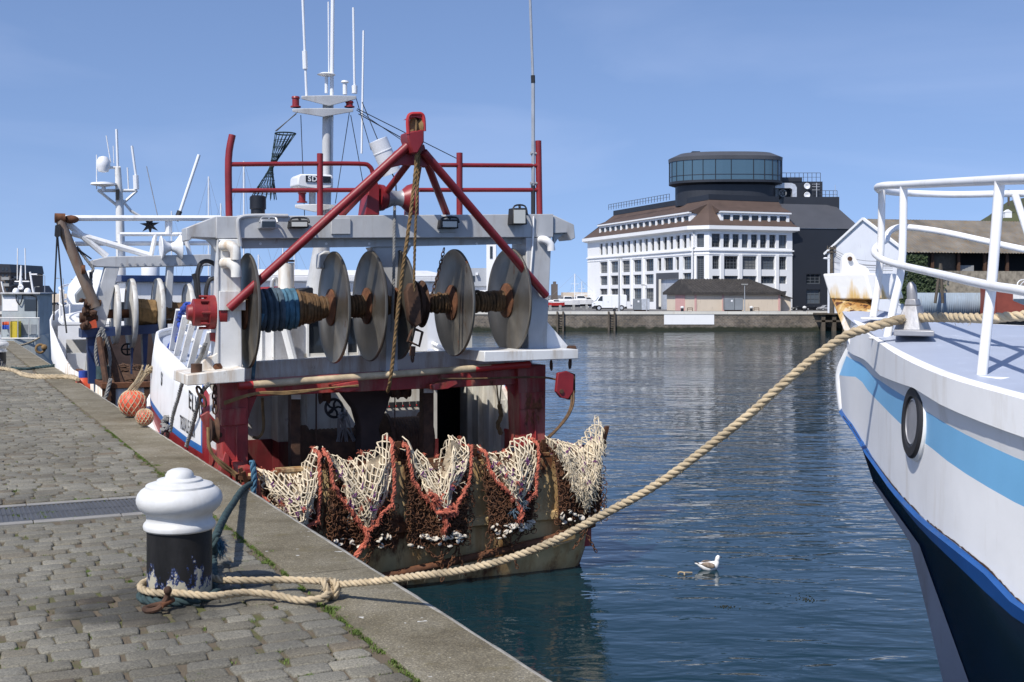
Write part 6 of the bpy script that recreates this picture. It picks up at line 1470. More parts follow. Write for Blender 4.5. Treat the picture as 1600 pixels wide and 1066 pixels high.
# -------- quay furniture
def cabinet(px0, px1, pxm, py0, D, label):
    a, b = at(px0, py0, D), at(px1, py0, D); mid = at(pxm, 0, D).x; t = thing('utility_cabinet', label, 'cabinet', V((a.x+b.x)/2, D+.6, GZ), group='grey cabinets on the far quay')
    for x0, x1, mt in ((a.x, mid-.02, 'cabinet grey'), (mid+.02, b.x, 'metal light' if px0 < 1000 else 'cabinet grey')): m = MB(); m.bx(x0, x1, D, D+1.2, GZ+.14, a.z); m.build('door_block', mt, t, bevel=.02)
    m = MB(); m.bx(a.x+.1, b.x-.1, D+.1, D+1.1, GZ, GZ+.14); m.build('plinth', 'dark rust', t); m = MB(); m.bx(mid-.42, mid-.22, D-.01, D, a.z-.4, a.z-.2); m.build('notice', 'plastic white', t)
cabinet(990.5, 1015, 1002, 467, 134, 'grey utility cabinet with one paler door, beside the white van'); cabinet(1133, 1161, 1148, 466, 132.5, 'grey utility cabinet standing before the cream kiosk wall')
for px, lb in ((1066, 'small black bollard with white top near the pink gable of the kiosk'), (1174, 'small black bollard with white top right of the cabinet before the kiosk'), (1257, 'small black bollard with white top in front of the black car'), (960, 'small dark bollard with white top in front of the white van')):
    c = V(at(px, 0, 131.6).x, 131.6, GZ); t = thing('quay_bollard', lb, 'bollard', c, group='bollards on the far quay edge')
    m = MB(); m.lathe([(.17,0),(.16,.35)], c, 14); m.build('post', 'black paint', t); m = MB(); m.lathe([(.17,.35),(.2,.38),(.22,.46),(.18,.54),(.08,.6),(0,.61)], c, 14); m.build('cap', 'bollard white', t)
def lamp_post(px, py, D, label, arm=0, r_=.07, gz=GZ, group='lamp posts on the far quay', two=False):
    top = at(px, py, D); b = V(top.x, D, gz); t = thing('street_lamp', label, 'lamp post', b, group=group)
    m = MB(); m.tube([b, V(b.x, D, gz+.9), top], [r_*1.5, r_*1.2, r_*.8], 8); m.build('pole', 'galvanised', t); m = MB()
    for s in ((1, -1) if two else (1,)):
        if arm: m.tube([top, top+V(arm*s, 0, .12)], r_*.6, 6)
        m.bx(top.x+arm*s-(.35 if arm*s <= 0 else -.0)-.0, top.x+arm*s+(.35 if arm*s >= 0 else 0), D-.12, D+.12, top.z+.05, top.z+.17)
    m.build('lamp_head', 'concrete grey', t)
lamp_post(967.5, 405, 132.5, 'tall grey lamp post rising in front of the white van', -.0, .085)
lamp_post(1010.5, 447, 133.2, 'short curved lamp post behind the paler cabinet door', -.25, .05); lamp_post(1163.5, 446, 132, 'short lamp post between the cabinet and bollard before the kiosk', 0, .05)
for px in (1078, 1182):
    c = V(at(px, 0, 132).x, 132, GZ); m = MB()
    for x in (-.28, .28):
        m.tube(smooth([c+V(x,0,0), c+V(x,0,.35), c+V(x*.8,0,.42)], 3), .035, 5)
    m.tube([c+V(-.28,0,.25), c+V(.28,0,.25)], .03, 5); m.tube([c+V(-.28,0,.4), c+V(.28,0,.4)], .03, 5)
    tag(m.build('bicycle_rack', 'dark rust'), 'small dark metal rack left of the kiosk cabinet' if px < 1100 else 'small dark metal rack right of the kiosk cabinet', 'rack', 'racks before the kiosk')
# timber jetty under the far quay at the right
m = MB()
for px in (1286, 1303, 1320): p = at(px, 0, 129.6); m.bx(p.x-.2, p.x+.2, 129.4, 129.9, -2.2, GZ-.3); m.beam(V(p.x, 129.5, -1.2), V(p.x+1.0, 130.4, GZ-.5), .15, .15)
a, b = at(1276, 0, 129), at(1345, 0, 129); m.bx(a.x, b.x, 129.2, 130.6, GZ-.30, GZ-.12); m.bx(a.x, b.x, 129.4, 129.6, -.7, -.5); tag(m.build('jetty', 'pole wood'), 'timber jetty on posts below the silver car', 'jetty')
# -------- warehouse with white gable, stone side and mossy roof
K = at(1412, 0, 112); Kl = at(1293, 0, 121); Kr = at(1760, 0, 118)
for p in (K, Kl, Kr): p.z = GZ
wh = thing('warehouse', 'old warehouse with white gable end and mossy corrugated roof', 'building', K)
ze = 2.4+66/1850*112; gm = (K+Kl)/2; zr = 2.4+116/1850*117
mb = MB(); mb.add([Kl, K, K+V(0,0,ze-GZ), V(gm.x,gm.y,zr), Kl+V(0,0,ze-GZ)], [(0,1,2,3,4)]); mb.build('gable_wall', 'warehouse white', wh)
mb = MB(); gd = (K-Kl).normalized(); go = V(gd.y,-gd.x,0)
for a, b in ((Kl+V(0,0,ze-GZ)-gd*.3, V(gm.x,gm.y,zr)), (V(gm.x,gm.y,zr), K+V(0,0,ze-GZ)+gd*.3)): mb.beam(a+go*.12+V(0,0,.05), b+go*.12+V(0,0,.05), .25, .22)
mb.build('barge_board', 'facade white', wh)
mb = MB(); dw = (Kr-K).normalized(); ow = V(dw.y,-dw.x,0); bk = Kl-K
rr0 = V(gm.x, gm.y, zr+.02); rr1 = rr0+(Kr-K)
eL, eR = K+V(0,0,ze-GZ-.1)+ow*.5-dw*.1, Kr+V(0,0,ze-GZ-.1)+ow*.5
N_ = 150
vsA = []
for i in range(N_+1):
    h = .07*(1 if i % 2 else -1)*.5; a = eL.lerp(eR, i/N_)+V(0,0,h); b = rr0.lerp(rr1, i/N_)+V(0,0,h); vsA += [a, b]
mb.add(vsA, [(2*i, 2*i+2, 2*i+3, 2*i+1) for i in range(N_)]); bE = Kl+V(0,0,ze-GZ); mb.add([rr0, rr1, bE+(Kr-K), bE], [(0,1,2,3)]); mb.build('roof', 'asbestos roof', wh, ang=10)
zs = 2.4+36/1850*112; fW, dW, LW = fac(K, Kr)
mb = MB(); wall_faces(mb, K, dW, LW, GZ, zs, [], .3); mb.build('stone_wall', 'rubble wall', wh)
mb = MB(); mb.add([K+V(0,0,zs-GZ)-ow*1.5, Kr+V(0,0,zs-GZ)-ow*1.5, Kr+V(0,0,ze-GZ)-ow*1.5, K+V(0,0,ze-GZ)-ow*1.5], [(0,1,2,3)]); mb.build('bay_shade', 'shade black', wh)  # near-black sheet painted as the shade behind the open side
mb = MB()
for px in (1458, 1499, 1540, 1575, 1640): s = fW(px); p = K+dW*s-ow*.15; mb.bx(p.x-.14, p.x+.14, p.y-.12, p.y+.12, GZ, ze)
mb.build('posts', 'dark rust', wh)
mb = MB(); a, b = K+dW*fW(1462)-ow*.5, K+dW*fW(1498)-ow*.5; mb.add([V(a.x,a.y,zs), V(b.x,b.y,zs), V(b.x,b.y,ze), V(a.x,a.y,ze)], [(0,1,2,3)])
a, b = K+dW*fW(1425)-ow*.5, K+dW*fW(1460)-ow*.5; mb.add([V(a.x,a.y,zs), V(b.x,b.y,zs), V(b.x,b.y,ze), V(a.x,a.y,ze)], [(0,1,2,3)]); mb.build('slatted_infill', 'pole wood', wh)
m = MB(); q = K+dW*fW(1516)-ow*.6; m.bx(q.x-.9, q.x+.6, q.y-.3, q.y+.3, zs, zs+.55); m.build('stored_tank', 'concrete grey', wh)
m = MB(); m.tube([K+V(.2,-.2,0), K+V(.2,-.2,ze-GZ)], .09, 8); m.build('downpipe', 'fence blue', wh)
# ivy on the side wall
m = MB(); rn = random.Random(8)
for _ in range(9000):
    px = 1406+abs(rn.gauss(0, 30)); py = rn.uniform(398, 474); 
    if px > 1478 or rn.random() < max(0, (px-1450)/40) or (px > 1446 and py < 420): continue
    s = fW(px); p = K+dW*s+ow*abs(rn.gauss(.12, .16)); D = p.y; z = EYE-(py-HY)/F*D; r_ = rn.uniform(.06, .16); n = V(rn.gauss(0,.6), -1, rn.gauss(.4,.5)).normalized(); a = n.orthogonal().normalized()*r_; b = n.cross(a)
    c = V(p.x, p.y, z); m.add([c-a, c+b*.7, c+a, c-b*.9], [(0,1,2,3)])
tag(m.build('ivy', 'ivy', recalc=False), 'dense dark green ivy climbing the warehouse stone wall', 'ivy')
# fence, container, poles
m = MB(); a, b = at(1433, 0, 104), at(1536, 0, 105); n = 60; vs_ = []
for i in range(n+1): p = a.lerp(b, i/n); h = .05*(i % 2); vs_ += [V(p.x, p.y+h, GZ), V(p.x, p.y+h, 2.48)]
m.add(vs_, [(2*i, 2*i+2, 2*i+3, 2*i+1) for i in range(n)]); t = m.build('sheet_fence', 'fence blue', ang=5, solid=.02); tag(t, 'pale blue corrugated sheet fence below the stone warehouse wall', 'fence')
m = MB(); a, b = at(1549, 0, 102), at(1660, 0, 103); n = 70; vs_ = []
for i in range(n+1): p = a.lerp(b, i/n); h = .06*(i // 2 % 2); vs_ += [V(p.x, p.y+h, GZ), V(p.x, p.y+h, 2.83)]
m.add(vs_, [(2*i, 2*i+2, 2*i+3, 2*i+1) for i in range(n)]); m.bx(a.x, b.x, 102.1, 104.4, GZ, 2.85); tag(m.build('container', 'container red', ang=5), 'rust red corrugated container beside the pale blue sheet fence', 'container')
for (x0, y0), (x1, y1), lb in (((1461,474),(1470,412),'leaning dark timber prop left of its pair before the stone wall'), ((1473,474),(1470,415),'upright dark timber prop right of its pair before the stone wall'), ((1542,478),(1546,452),'pale leaning stick between the blue fence and the red container')):
    m = MB(); m.tube([at(x0,y0,103.5), at(x1,y1,103.5)], .13, 6); tag(m.build('timber_prop', 'pole wood'), lb, 'timber prop', 'props against the warehouse wall')
tp_ = at(1299.5, 386, 120); t = thing('utility_pole', 'dark wooden utility pole with insulators and wires left of the white gable', 'utility pole', V(tp_.x, 120, GZ))
m = MB(); m.tube([V(tp_.x, 120, GZ), tp_], [.22, .16], 10); m.build('pole', 'pole wood', t)
m = MB()
for y in (389, 394): a = at(1292, y, 119.8); b = at(1306, y, 119.8); m.beam(a, b, .1, .12)
for x in (1293, 1297, 1302, 1305): q = at(x, 388, 119.8); m.cyl(q, q+V(0,0,.25), .05, 6)
m.build('crossarm', 'pole wood', t)
m = MB(); q = at(1297, 404, 119.9); m.tube([q, at(1291, 403, 119.5)], .05, 6); m.ball(at(1290, 404, 119.5), (.25,.2,.12), 8, 6); m.build('lamp', 'plastic white', t)
m = MB()
for y0, y1 in ((389,409),(392,415),(395,419),(398,423),(410,417)): m.tube(smooth([at(1300,y0,119.8), at(1340,y1-3,116), at(1395,y1,110)], 4), .018, 4)
m.build('wires', 'lettering', t)
# small white boat ashore at the right edge
c = at(1583, 470, 62); t = thing('small_boat', 'small white boat bow with rail in front of the red container', 'boat', c)
m = MB(); sec = [(0,.02,.55),(.6,.55,.50),(1.6,.9,.45),(4.5,1.0,.42)]
for s, b, h in sec: pass
rows = [[c+V(s, b_*sg, z) for b_, z in ((b, h*.9), (b*.8, .1), (.0, -.25+.25*(s < .1)))] for s, b, h in sec for sg in (-1,)]
for r0_, r1_ in zip(rows, rows[1:]):
    for k in range(2): m.add([r0_[k], r1_[k], r1_[k+1], r0_[k+1]], [(0,1,2,3)]); m.add([V(p.x, 2*c.y-p.y, p.z) for p in (r0_[k], r1_[k], r1_[k+1], r0_[k+1])], [(0,1,2,3)])
    m.add([r0_[0], r1_[0], V(r1_[0].x, 2*c.y-r1_[0].y, r1_[0].z), V(r0_[0].x, 2*c.y-r0_[0].y, r0_[0].z)], [(0,1,2,3)])
m.build('hull', 'white paint', t); m = MB(); m.tube(smooth([c+V(.2,0,.5), c+V(.5,-.4,1.05), c+V(1.6,-.8,1.1), c+V(4.4,-.9,1.1)], 4), .03, 6); m.tube(smooth([c+V(.2,0,.5), c+V(.5,.4,1.05), c+V(1.6,.8,1.1), c+V(4.4,.9,1.1)], 4), .03, 6)
for s in (.9, 1.6, 2.6): m.tube([c+V(s,-.75,.45), c+V(s,-.75,1.08)], .025, 5)
m.build('rail', 'white paint', t)
# -------- hill with a cross
m = MB(); hp_ = [(1480,362),(1530,346),(1545,337),(1560,325),(1575,315),(1590,311),(1620,306),(1680,300),(1800,296),(2000,310)]
vs_ = []
for k, (off, f) in enumerate(((0, 0), (0, .5), (12, .82), (30, 1), (160, .95))):
    for x, y in hp_:
        p = at(x, y, 420+off); z = GZ+(p.z-GZ)*f; vs_.append(V(p.x, 420+off+(0 if k else -30), z if k else GZ-.5)+mnoise.noise_vector(V(x*.03, k, 0))*2.0*(f < 1))
n = len(hp_); m.add(vs_, [(k*n+i, k*n+i+1, (k+1)*n+i+1, (k+1)*n+i) for k in range(4) for i in range(n-1)]); tag(m.build('hill', 'hill grass'), kind='structure')
m = MB(); c = at(1576, 313, 432); m.bx(c.x-.3, c.x+.3, 431.7, 432.3, c.z-2, c.z+3.8); m.bx(c.x-1.2, c.x+1.2, 431.75, 432.25, c.z+2.0, c.z+2.6); tag(m.build('hilltop_cross', 'pole wood'), 'small dark cross standing on the grassy hilltop', 'cross')
m = MB(); c = at(1574, 338, 425); m.bx(c.x-1.2, c.x+1.2, 424, 426, c.z-.6, c.z+1.4); m.prism([V(c.x-1.4,423.9,c.z+1.4), V(c.x+1.4,423.9,c.z+1.4), V(c.x,423.9,c.z+2.4)], V(0,2.2,0)); tag(m.build('hillside_shrine', 'facade white'), 'tiny white shrine on the hillside below the cross', 'shrine')
# -------- low buildings, masts and boats seen past the trawler
hb_ = thing('harbour_office', 'pale grey harbour building with a white slotted tower behind the net drums', 'building', V(at(745,0,190).x, 190, GZ))
D = 190.0; bx4 = lambda m, x0, x1, y0, y1, D0, dep: m.bx(at(x0,0,D0).x, at(x1,0,D0).x, D0, D0+dep, EYE-(y1-HY)/F*D0, EYE-(y0-HY)/F*D0)
m = MB(); bx4(m, 700, 765, 419, 447, D, 12); m.build('upper_block', 'pale grey wall', hb_); m = MB(); bx4(m, 700, 790, 447, 476, D+.5, 11); m.build('lower_block', 'facade white', hb_)
m = MB(); bx4(m, 760, 775, 382, 476, D-1, 6); m.build('tower', 'facade white', hb_); m = MB(); bx4(m, 765.5, 769.5, 385, 404, D-1.1, .3); m.build('tower_window', 'dark glass', hb_)
m = MB(); bx4(m, 732, 742, 431, 440, D-.1, .3); bx4(m, 712, 722, 431, 440, D-.1, .3); m.build('window', 'dark glass', hb_); m = MB(); bx4(m, 743, 747, 426, 430, D-.7, .6); m.build('lamp', 'plastic white', hb_)
m = MB(); bx4(m, 862.5, 871.5, 444, 470, 240, 6); bx4(m, 865, 869, 440, 444, 240, 4); tag(m.build('brick_tower', 'flat brown'), 'small square brown tower far behind the boats ashore', 'tower')
m = MB(); bx4(m, 880, 919, 457, 464, 230, 10); tag(m.build('long_shed', 'kiosk cream'), 'long low cream shed far behind the boats ashore', 'shed')
def dock_boat(px, D, Ln, cols, label, base=GZ+.35, group='boats ashore beyond the trawler'):
    c = V(at(px,0,D).x, D, base); t = thing('motor_boat', label, 'boat', c, group=group); m = MB(); rows = []
    for f, b, k in ((0,.30,.25),(.3,.36,.0),(.7,.32,.02),(.92,.14,.1),(1.0,.01,.2)):
        rows.append([c+V((f-.5)*Ln, s*b*Ln*.45*q, z*Ln*.24+k*.3*(z > .5)) for s, q, z in ((-1,1,1),(-1,.8,.35),(0,0,0),(1,.8,.35),(1,1,1))])
    for r0_, r1_ in zip(rows, rows[1:]):
        for k in range(4): m.add([r0_[k], r1_[k], r1_[k+1], r0_[k+1]], [(0,1,2,3)], 0 if k in (0, 3) else 1)
        m.add([r0_[0], r1_[0], r1_[4], r0_[4]], [(0,1,2,3)], 0)
    m.add(rows[0], [(0,1,2,3,4)]); m.build('hull', cols, t); z = c.z+Ln*.24; w_ = Ln*.13
    m = MB(); m.prism([V(c.x-.15*Ln,c.y-w_,z), V(c.x+.28*Ln,c.y-w_,z), V(c.x+.16*Ln,c.y-w_,z+.17*Ln), V(c.x-.12*Ln,c.y-w_,z+.18*Ln)], V(0,2*w_,0)); cb2 = m.build('cabin', 'white paint', t, bevel=.03)
    m = MB(); m.prism([V(c.x-.11*Ln,c.y-w_-.01,z+.07*Ln), V(c.x+.22*Ln,c.y-w_-.01,z+.07*Ln), V(c.x+.15*Ln,c.y-w_-.01,z+.15*Ln), V(c.x-.10*Ln,c.y-w_-.01,z+.15*Ln)], V(0,.03,0)); m.build('window', 'dark glass', cb2)
    m = MB()
    for x in (-.3, .25): m.bx(c.x+x*Ln-.15, c.x+x*Ln+.15, c.y-.5, c.y+.5, GZ, base+.25)
    m.build('cradle', 'concrete grey', t); return t
dock_boat(852, 150, 2.7, ['white paint', 'hull navy'], 'white motor boat ashore nearest the trawler post'); dock_boat(868, 143, 2.2, ['bright red', 'hull navy'], 'small red topped boat ashore between two white ones'); dock_boat(886, 146, 3.2, ['white paint', 'hull navy'], 'larger white boat ashore with dark bottom in the middle of the row'); dock_boat(906, 152, 3.4, ['white paint', 'hull navy'], 'white boat ashore with dark bottom nearest the factory building'); dock_boat(917, 166, 2.8, ['white paint', 'car blue'], 'far white boat ashore half behind the factory corner')
def sailboat(px, py, D, label, group='sailing boat masts across the basin'):
    top = at(px, py, D); c = V(top.x, D, WATER if D < 130 else GZ); t = thing('sailing_boat', label, 'sailing boat', c, group=group)
    m = MB(); Ln = 8
    pr = [(0,1.1),(.06,.25),(.95,.2),(1,1.0),(.6,.9)]; m.prism([V(c.x+(f-.5)*Ln, D-.9, c.z+z) for f, z in pr], V(0,1.8,0)); m.build('hull', 'white paint', t, bevel=.1)
    m = MB(); m.tube([V(c.x, D, c.z+.9), top], .07, 6)
    for f in (.45, .7): z = c.z+(top.z-c.z)*f; m.tube([V(c.x-.6,D,z), V(c.x+.6,D,z)], .025, 4)
    m.tube([V(c.x, D, c.z+1.9), V(c.x+2.9, D, c.z+1.9)], .06, 6); m.build('mast', 'plastic white', t)
    m = MB(); 
    for q in (V(c.x-3.9,D,c.z+1.1), V(c.x+3.9,D,c.z+1.1), V(c.x-.6,D,c.z+(top.z-c.z)*.45), V(c.x+.6,D,c.z+(top.z-c.z)*.45)): m.tube([top, q], .012, 3)
    m.build('stays', 'cleat steel', t); return t
for px, py, D, lb in ((326, 276, 112, 'tall bare sailing mast left of the trawler rail'), (381, 252, 100, 'tallest sailing mast seen just inside the red rail post'), (345, 318, 125, 'shorter sailing mast between the rail post and the far mast'), (268, 330, 126, 'sailing mast behind the second trawler gantry tubes'), (404, 398, 118, 'sailing mast showing under the gantry beam beside the red brace'), (442, 372, 124, 'sailing mast under the gantry beam above the exhaust funnel'), (460, 380, 128, 'sailing mast under the gantry beam by the trawler mast foot'), (898, 428, 170, 'thin far mast right of the brown tower'), (932, 424, 190, 'thin far mast close to the factory building corner'), (909, 440, 200, 'faint short mast between two far masts')): sailboat(px, py, D, lb)
# tall sailing mast wires etc. end; red tent on the quay behind the drums
m = MB(); a = at(668, 445, 118); rt = thing('market_tent', 'small red tent roof seen behind the warping drum', 'tent', V(a.x, 133, GZ)); c = V(at(672,0,133).x, 133, GZ); zt = EYE+9/1850*133
m.add([c+V(-1.6,-1.3,1.55), c+V(1.6,-1.3,1.55), c+V(1.6,1.3,1.55), c+V(-1.6,1.3,1.55), V(c.x,c.y,c.z+3.2)], [(0,1,4),(1,2,4),(2,3,4),(3,0,4)]); 
m.bx(c.x-1.6, c.x+1.6, c.y-1.31, c.y+1.31, c.z+1.2, c.z+1.55); m.build('canopy', 'tent red', rt); m = MB()
for x in (-1.5, 1.5):
    for y in (-1.2, 1.2): m.tube([c+V(x,y,0), c+V(x,y,1.3)], .04, 5)
m.build('legs', 'metal light', rt)
# -------- left distance: flats, low buildings, cars, lamps
ap_ = thing('apartment_block', 'brown flat roofed apartment block with stacked balconies', 'building', V(at(2,0,200).x, 200, GZ)); D = 200.
m = MB(); bx4(m, -90, 16, 426, 480, D, 14); m.build('wall', 'flat brown', ap_); m = MB(); p = [at(x, y, D-.4) for x, y in ((-95,426),(17.5,426),(15,413),(-95,410))]; m.prism(p, V(0,14,0)); m.build('roof', 'zinc dark', ap_)
m = MB()
for y in (436, 446, 456): bx4(m, 16, 22, y-1, y+.5, D+.5, 3); bx4(m, 21.5, 22, y-4, y, D+.5, 3)
for y in (437, 447): bx4(m, 2, 14, y-.5, y+.6, D-1.2, 1.2); bx4(m, 2, 14, y-4, y-.5, D-1.2, .1)
m.build('balcony', 'concrete grey', ap_); m = MB()
for y in (418, 429, 440, 450):
    for x in (3, 9): bx4(m, x, x+3, y, y+5, D-.45 if y < 425 else D-.06, .1)
m.build('window', 'dark glass', ap_)
m = MB(); bx4(m, 14, 46, 456, 478, 215, 10); fl = thing('terrace_house', 'low dark roofed house right of the apartment block', 'house', V(at(30,0,215).x, 215, GZ)); m.build('wall', 'flat brown', fl); m = MB(); m.prism([at(x, y, 214.8) for x, y in ((12,457),(49,457),(42,446),(27,446))], V(0,10.4,0)); m.build('roof', 'zinc dark', fl)
m = MB(); bx4(m, 52, 126, 460.5, 478, 240, 8); bx4(m, 62, 104, 459, 461, 240.5, 7); tag(m.build('low_hall', 'kiosk cream'), 'long low pale hall behind the row of parked cars', 'hall')
m = MB()
rn = random.Random(21); cc = ['car dark', 'car silver', 'van white', 'car blue', 'car red']
for i, (px, col, lb) in enumerate(((8, 'car red', 'dark red car at the left end of the row'), (19, 'van white', 'white car beside the red one'), (31, 'car blue', 'blue car behind the workboat mast'), (44, 'car silver', 'silver car right of the workboat mast'), (57, 'car dark', 'black car near the pale hall, first of two'), (70, 'car dark', 'black car left of the blue hatchback'), (84, 'car dark', 'black car nearest the hoist wires'), (96, 'car blue', 'blue hatchback under the hoist wires'), (110, 'car silver', 'silver car right of the hoist wires'))):
    vehicle('parked_car', lb+' on the left quay', 'car', px-6, px+6.5, 205+(i % 3)*1.5, car_prof, car_gl, col, (.2, .8), .09, 1.3, flip=bool(i % 2), group='cars parked on the left quay')
for px, py, arm, lb in ((70, 431, -1.1, 'lamp post with a long arm left of the hoist wires'), (99, 436, -.9, 'lamp post with a thin arm right of the hoist wires'), (123, 438, -.9, 'lamp post near the brown boom'), (54, 449, .5, 'short lamp post at the end of the low hall')): lamp_post(px, py, 200, lb, arm, .06, group='lamp posts on the left quay')
# ================================================================ SECOND TRAWLER ALONG THE QUAY
Y2 = R(25.8); O2 = ground(138, 608); O2 = V(O2.x, O2.y, WATER)+QN*.35
M2 = Matrix.Translation(O2) @ Matrix.Rotation(Y2, 4, 'Z'); M2i = M2.inverted()
def L2(px, py, v):
    o = M2i @ V(0, 0, EYE); d = M2i.to_3x3() @ V((px-CX)/F, 1, -(py-HY)/F); t = (v-o.y)/d.y; return o+d*t
t2 = thing('trawler', 'blue and white rusty trawler with grey gantry and brown boom, behind the red A-frame trawler', 'fishing boat', O2, Y2)
def P2(name, mb, mats, parent=None, **kw): return mb.build(name, mats, parent or t2, local=True, **kw)
def plate2(pts, v0, v1, mb=None):
    mb = mb or MB(); mb.prism([L2(x, y, v0) for x, y in pts], V(0, v1-v0, 0)); return mb
B2 = 6.0
U2 = sm([(0,.0),(3,-.05),(7,-.2),(10.5,-.38),(13.5,-.05),(16.5,1.1),(18,2.1),(18.8,3.0)])
def u2(v): return interp(U2, v)
S2 = [(0,1.75),(6,1.85),(7.5,2.1),(10,2.9),(14,3.5),(18.8,4.3)]
mb = MB(); vs = [0, 2, 4, 6, 7.5, 9, 10, 11, 12, 13, 14, 15, 16, 17, 18, 18.5, 18.8]
for side in (0, 1):
    for a, b in zip(vs, vs[1:]):
        for k, (f0, f1) in enumerate(((-.5, .22), (.22, .62), (.62, 1))):
            q = []
            for v, f in ((a, f0), (b, f0), (b, f1), (a, f1)):
                w_ = interp(S2, v)*f; u = u2(v)+(1-f)**2*(.08+.05*max(0, v-6)); q.append(V(u if not side else B2-u, v, w_))
            mb.add(q, [(0,1,2,3)], 1 if k < 2 and v > 7 else (2 if v <= 7 else 0))
mb.add([V(0, 0, -.6), V(B2, 0, -.6), V(B2, 0, 1.72), V(0, 0, 1.72)], [(0,1,2,3)], 2)
bm_merge(mb); P2('hull', mb, ['white paint', 'trawler blue', 'stained white'], solid=.05, ang=35)
mb = MB(); mb.bx(-.05, B2+.05, -.10, .12, 1.70, 1.84); mb.bx(-.06, .1, .12, 6, 1.74, 1.86); P2('capping', mb, 'rust', bevel=.01)
mb = MB(); mb.bx(-.02, .3, -.07, -.001, .2, 1.7); mb.bx(1.0, 1.35, -.07, -.001, .1, 1.7); P2('stern_frame', mb, 'dark rust')
mb = MB()
vv = [.2+i*17.5/16 for i in range(17)]; mb.prism([V(u2(v)+.15+.02*max(0, v-6), v, .75) for v in vv]+[V(B2-u2(v)-.15-.02*max(0, v-6), v, .75) for v in reversed(vv)], V(0, 0, .06)); P2('deck', mb, 'deck dark')
# white foredeck shelter with an opening and railing
mb = MB(); a = L2(72, 524, 9.0)
vv = [9.7+i*8.4/12 for i in range(13)]; zz = lambda v: 3.05+max(0, v-9)*.05
mb.prism([V(u2(v)+.25+.05*max(0, v-12), v, zz(v)) for v in vv]+[V(B2-u2(v)-.25-.05*max(0, v-12), v, zz(v)) for v in reversed(vv)], V(0, 0, .08)); P2('shelter_deck', mb, 'white paint')
mb = MB(); wall_faces(mb, V(-.25, 9.7, .8), (1,0,0), 6.0, .8, 3.05, [(.25, 2.6, 1.5, 2.6)], .15, out=(0,-1,0)); mb.bx(.0, 5.6, 11.8, 11.9, .8, 3.0); P2('shelter_front', mb, 'white paint')
mb = MB(); mb.bx(-.1, 2.6, 9.6, 9.69, .85, 1.35); P2('lower_panel', mb, 'red paint')
for nm, mt, x, s in (('fish_crate', 'plastic white', .35, .9), ('oilskin', 'oilskin yellow', 1.15, .55), ('fish_crate', 'plastic white', 1.8, .8)):
    mb = MB(); mb.add([V(x-.3*s, 9.95, 1.5), V(x+.3*s, 9.95, 1.5), V(x+.3*s, 10.4, 1.5), V(x-.3*s, 10.4, 1.5), V(x-.36*s, 9.9, 1.5+.7*s), V(x+.36*s, 9.9, 1.5+.7*s), V(x+.36*s, 10.45, 1.5+.7*s), V(x-.36*s, 10.45, 1.5+.7*s)], [(0,3,2,1),(0,1,5,4),(1,2,6,5),(2,3,7,6),(3,0,4,7)]); P2(nm, mb, mt, bevel=.02)
mb = MB(); rl_ = [V(u2(v)+.3, v, zz(v)+1.1) for v in (9.8, 10.6, 12, 14, 16, 17.5)]; mb.tube(smooth(rl_, 3), .045, 7); mb.tube(smooth([p-V(0,0,.5) for p in rl_], 3), .035, 6)
for v in (9.8, 11.2, 12.8, 14.5, 16.5): mb.tube([V(u2(v)+.3, v, zz(v)), V(u2(v)+.3, v, zz(v)+1.1)], .035, 6)
P2('bow_rail', mb, 'white paint')
# wheelhouse
q0, q1 = L2(196, 428, 8.2), L2(330, 470, 8.2)
mb = MB(); mb.bx(q0.x, q1.x, 8.2, 12, .8, q0.z-.25); P2('wheelhouse', mb, 'white paint', bevel=.03); mb = MB(); mb.bx(q0.x-.15, q1.x+.15, 8.0, 12.2, q0.z-.25, q0.z-.05); P2('wheelhouse_roof', mb, 'trawler blue')
for x0, x1, y0, y1 in ((178, 196, 472, 502), (214, 232, 472, 500), (248, 270, 470, 492)):
    m = plate2([(x0,y0),(x1,y0),(x1,y1),(x0,y1)], 8.12, 8.19); P2('window', m, 'dark glass')
m = MB(); c = L2(152, 462, 12); m.lathe([(1.0,-.3),(1.0,0),(.95,.35),(.7,.7),(.3,.88),(0,.92)], c, 24); P2('liferaft_dome', m, 'plastic white')
# gantry
VGA = 1.2
m = plate2([(143,407),(168,401),(345,397),(345,415),(185,418),(150,417),(143,414)], VGA, VGA+.45); gb = P2('gantry_beam', m, 'gantry grey', bevel=.02)
m = MB(); 
for x in range(190, 340, 12): q = L2(x, 413, VGA-.01); m.cyl(q, q+V(0,-.02,0), .03, 6)
P2('bolts', m, 'cleat steel', gb)
m = plate2([(165,416),(187,416),(163,518),(137,518)], VGA+.02, VGA+.4); P2('gantry_leg', m, 'gantry grey', bevel=.02)
m = plate2([(262,415),(272,415),(268,500),(256,500)], VGA+.05, VGA+.35); P2('gantry_leg', m, 'gantry grey', bevel=.02)
m = plate2([(312,410),(320,410),(300,470),(292,470)], VGA+.3, VGA+.5); P2('gantry_leg', m, 'gantry white')
m = plate2([(128,514),(262,506),(262,520),(128,528)], VGA-.1, VGA+.7); P2('lower_beam', m, 'trawler blue')
for x0, x1, y0, y1 in ((136,160,522,600),(222,232,515,590),(204,210,518,585)):
    m = plate2([(x0,y0),(x1,y0),(x1-4,y1),(x0+3,y1)], VGA, VGA+.3); P2('blue_post', m, 'trawler blue')
def tube2(a, b, r_, v, name='frame_tube', mat='white paint', v2=None):
    m = MB(); m.tube([L2(*a, v), L2(*b, v2 if v2 is not None else v)], r_, 8); return P2(name, m, mat)
tube2((95,341),(345,341),.075,VGA+.2); tube2((98,343),(167,401),.085,VGA+.2); tube2((112,364),(236,400),.085,VGA+.2); tube2((115,381),(330,380),.06,VGA+.5)
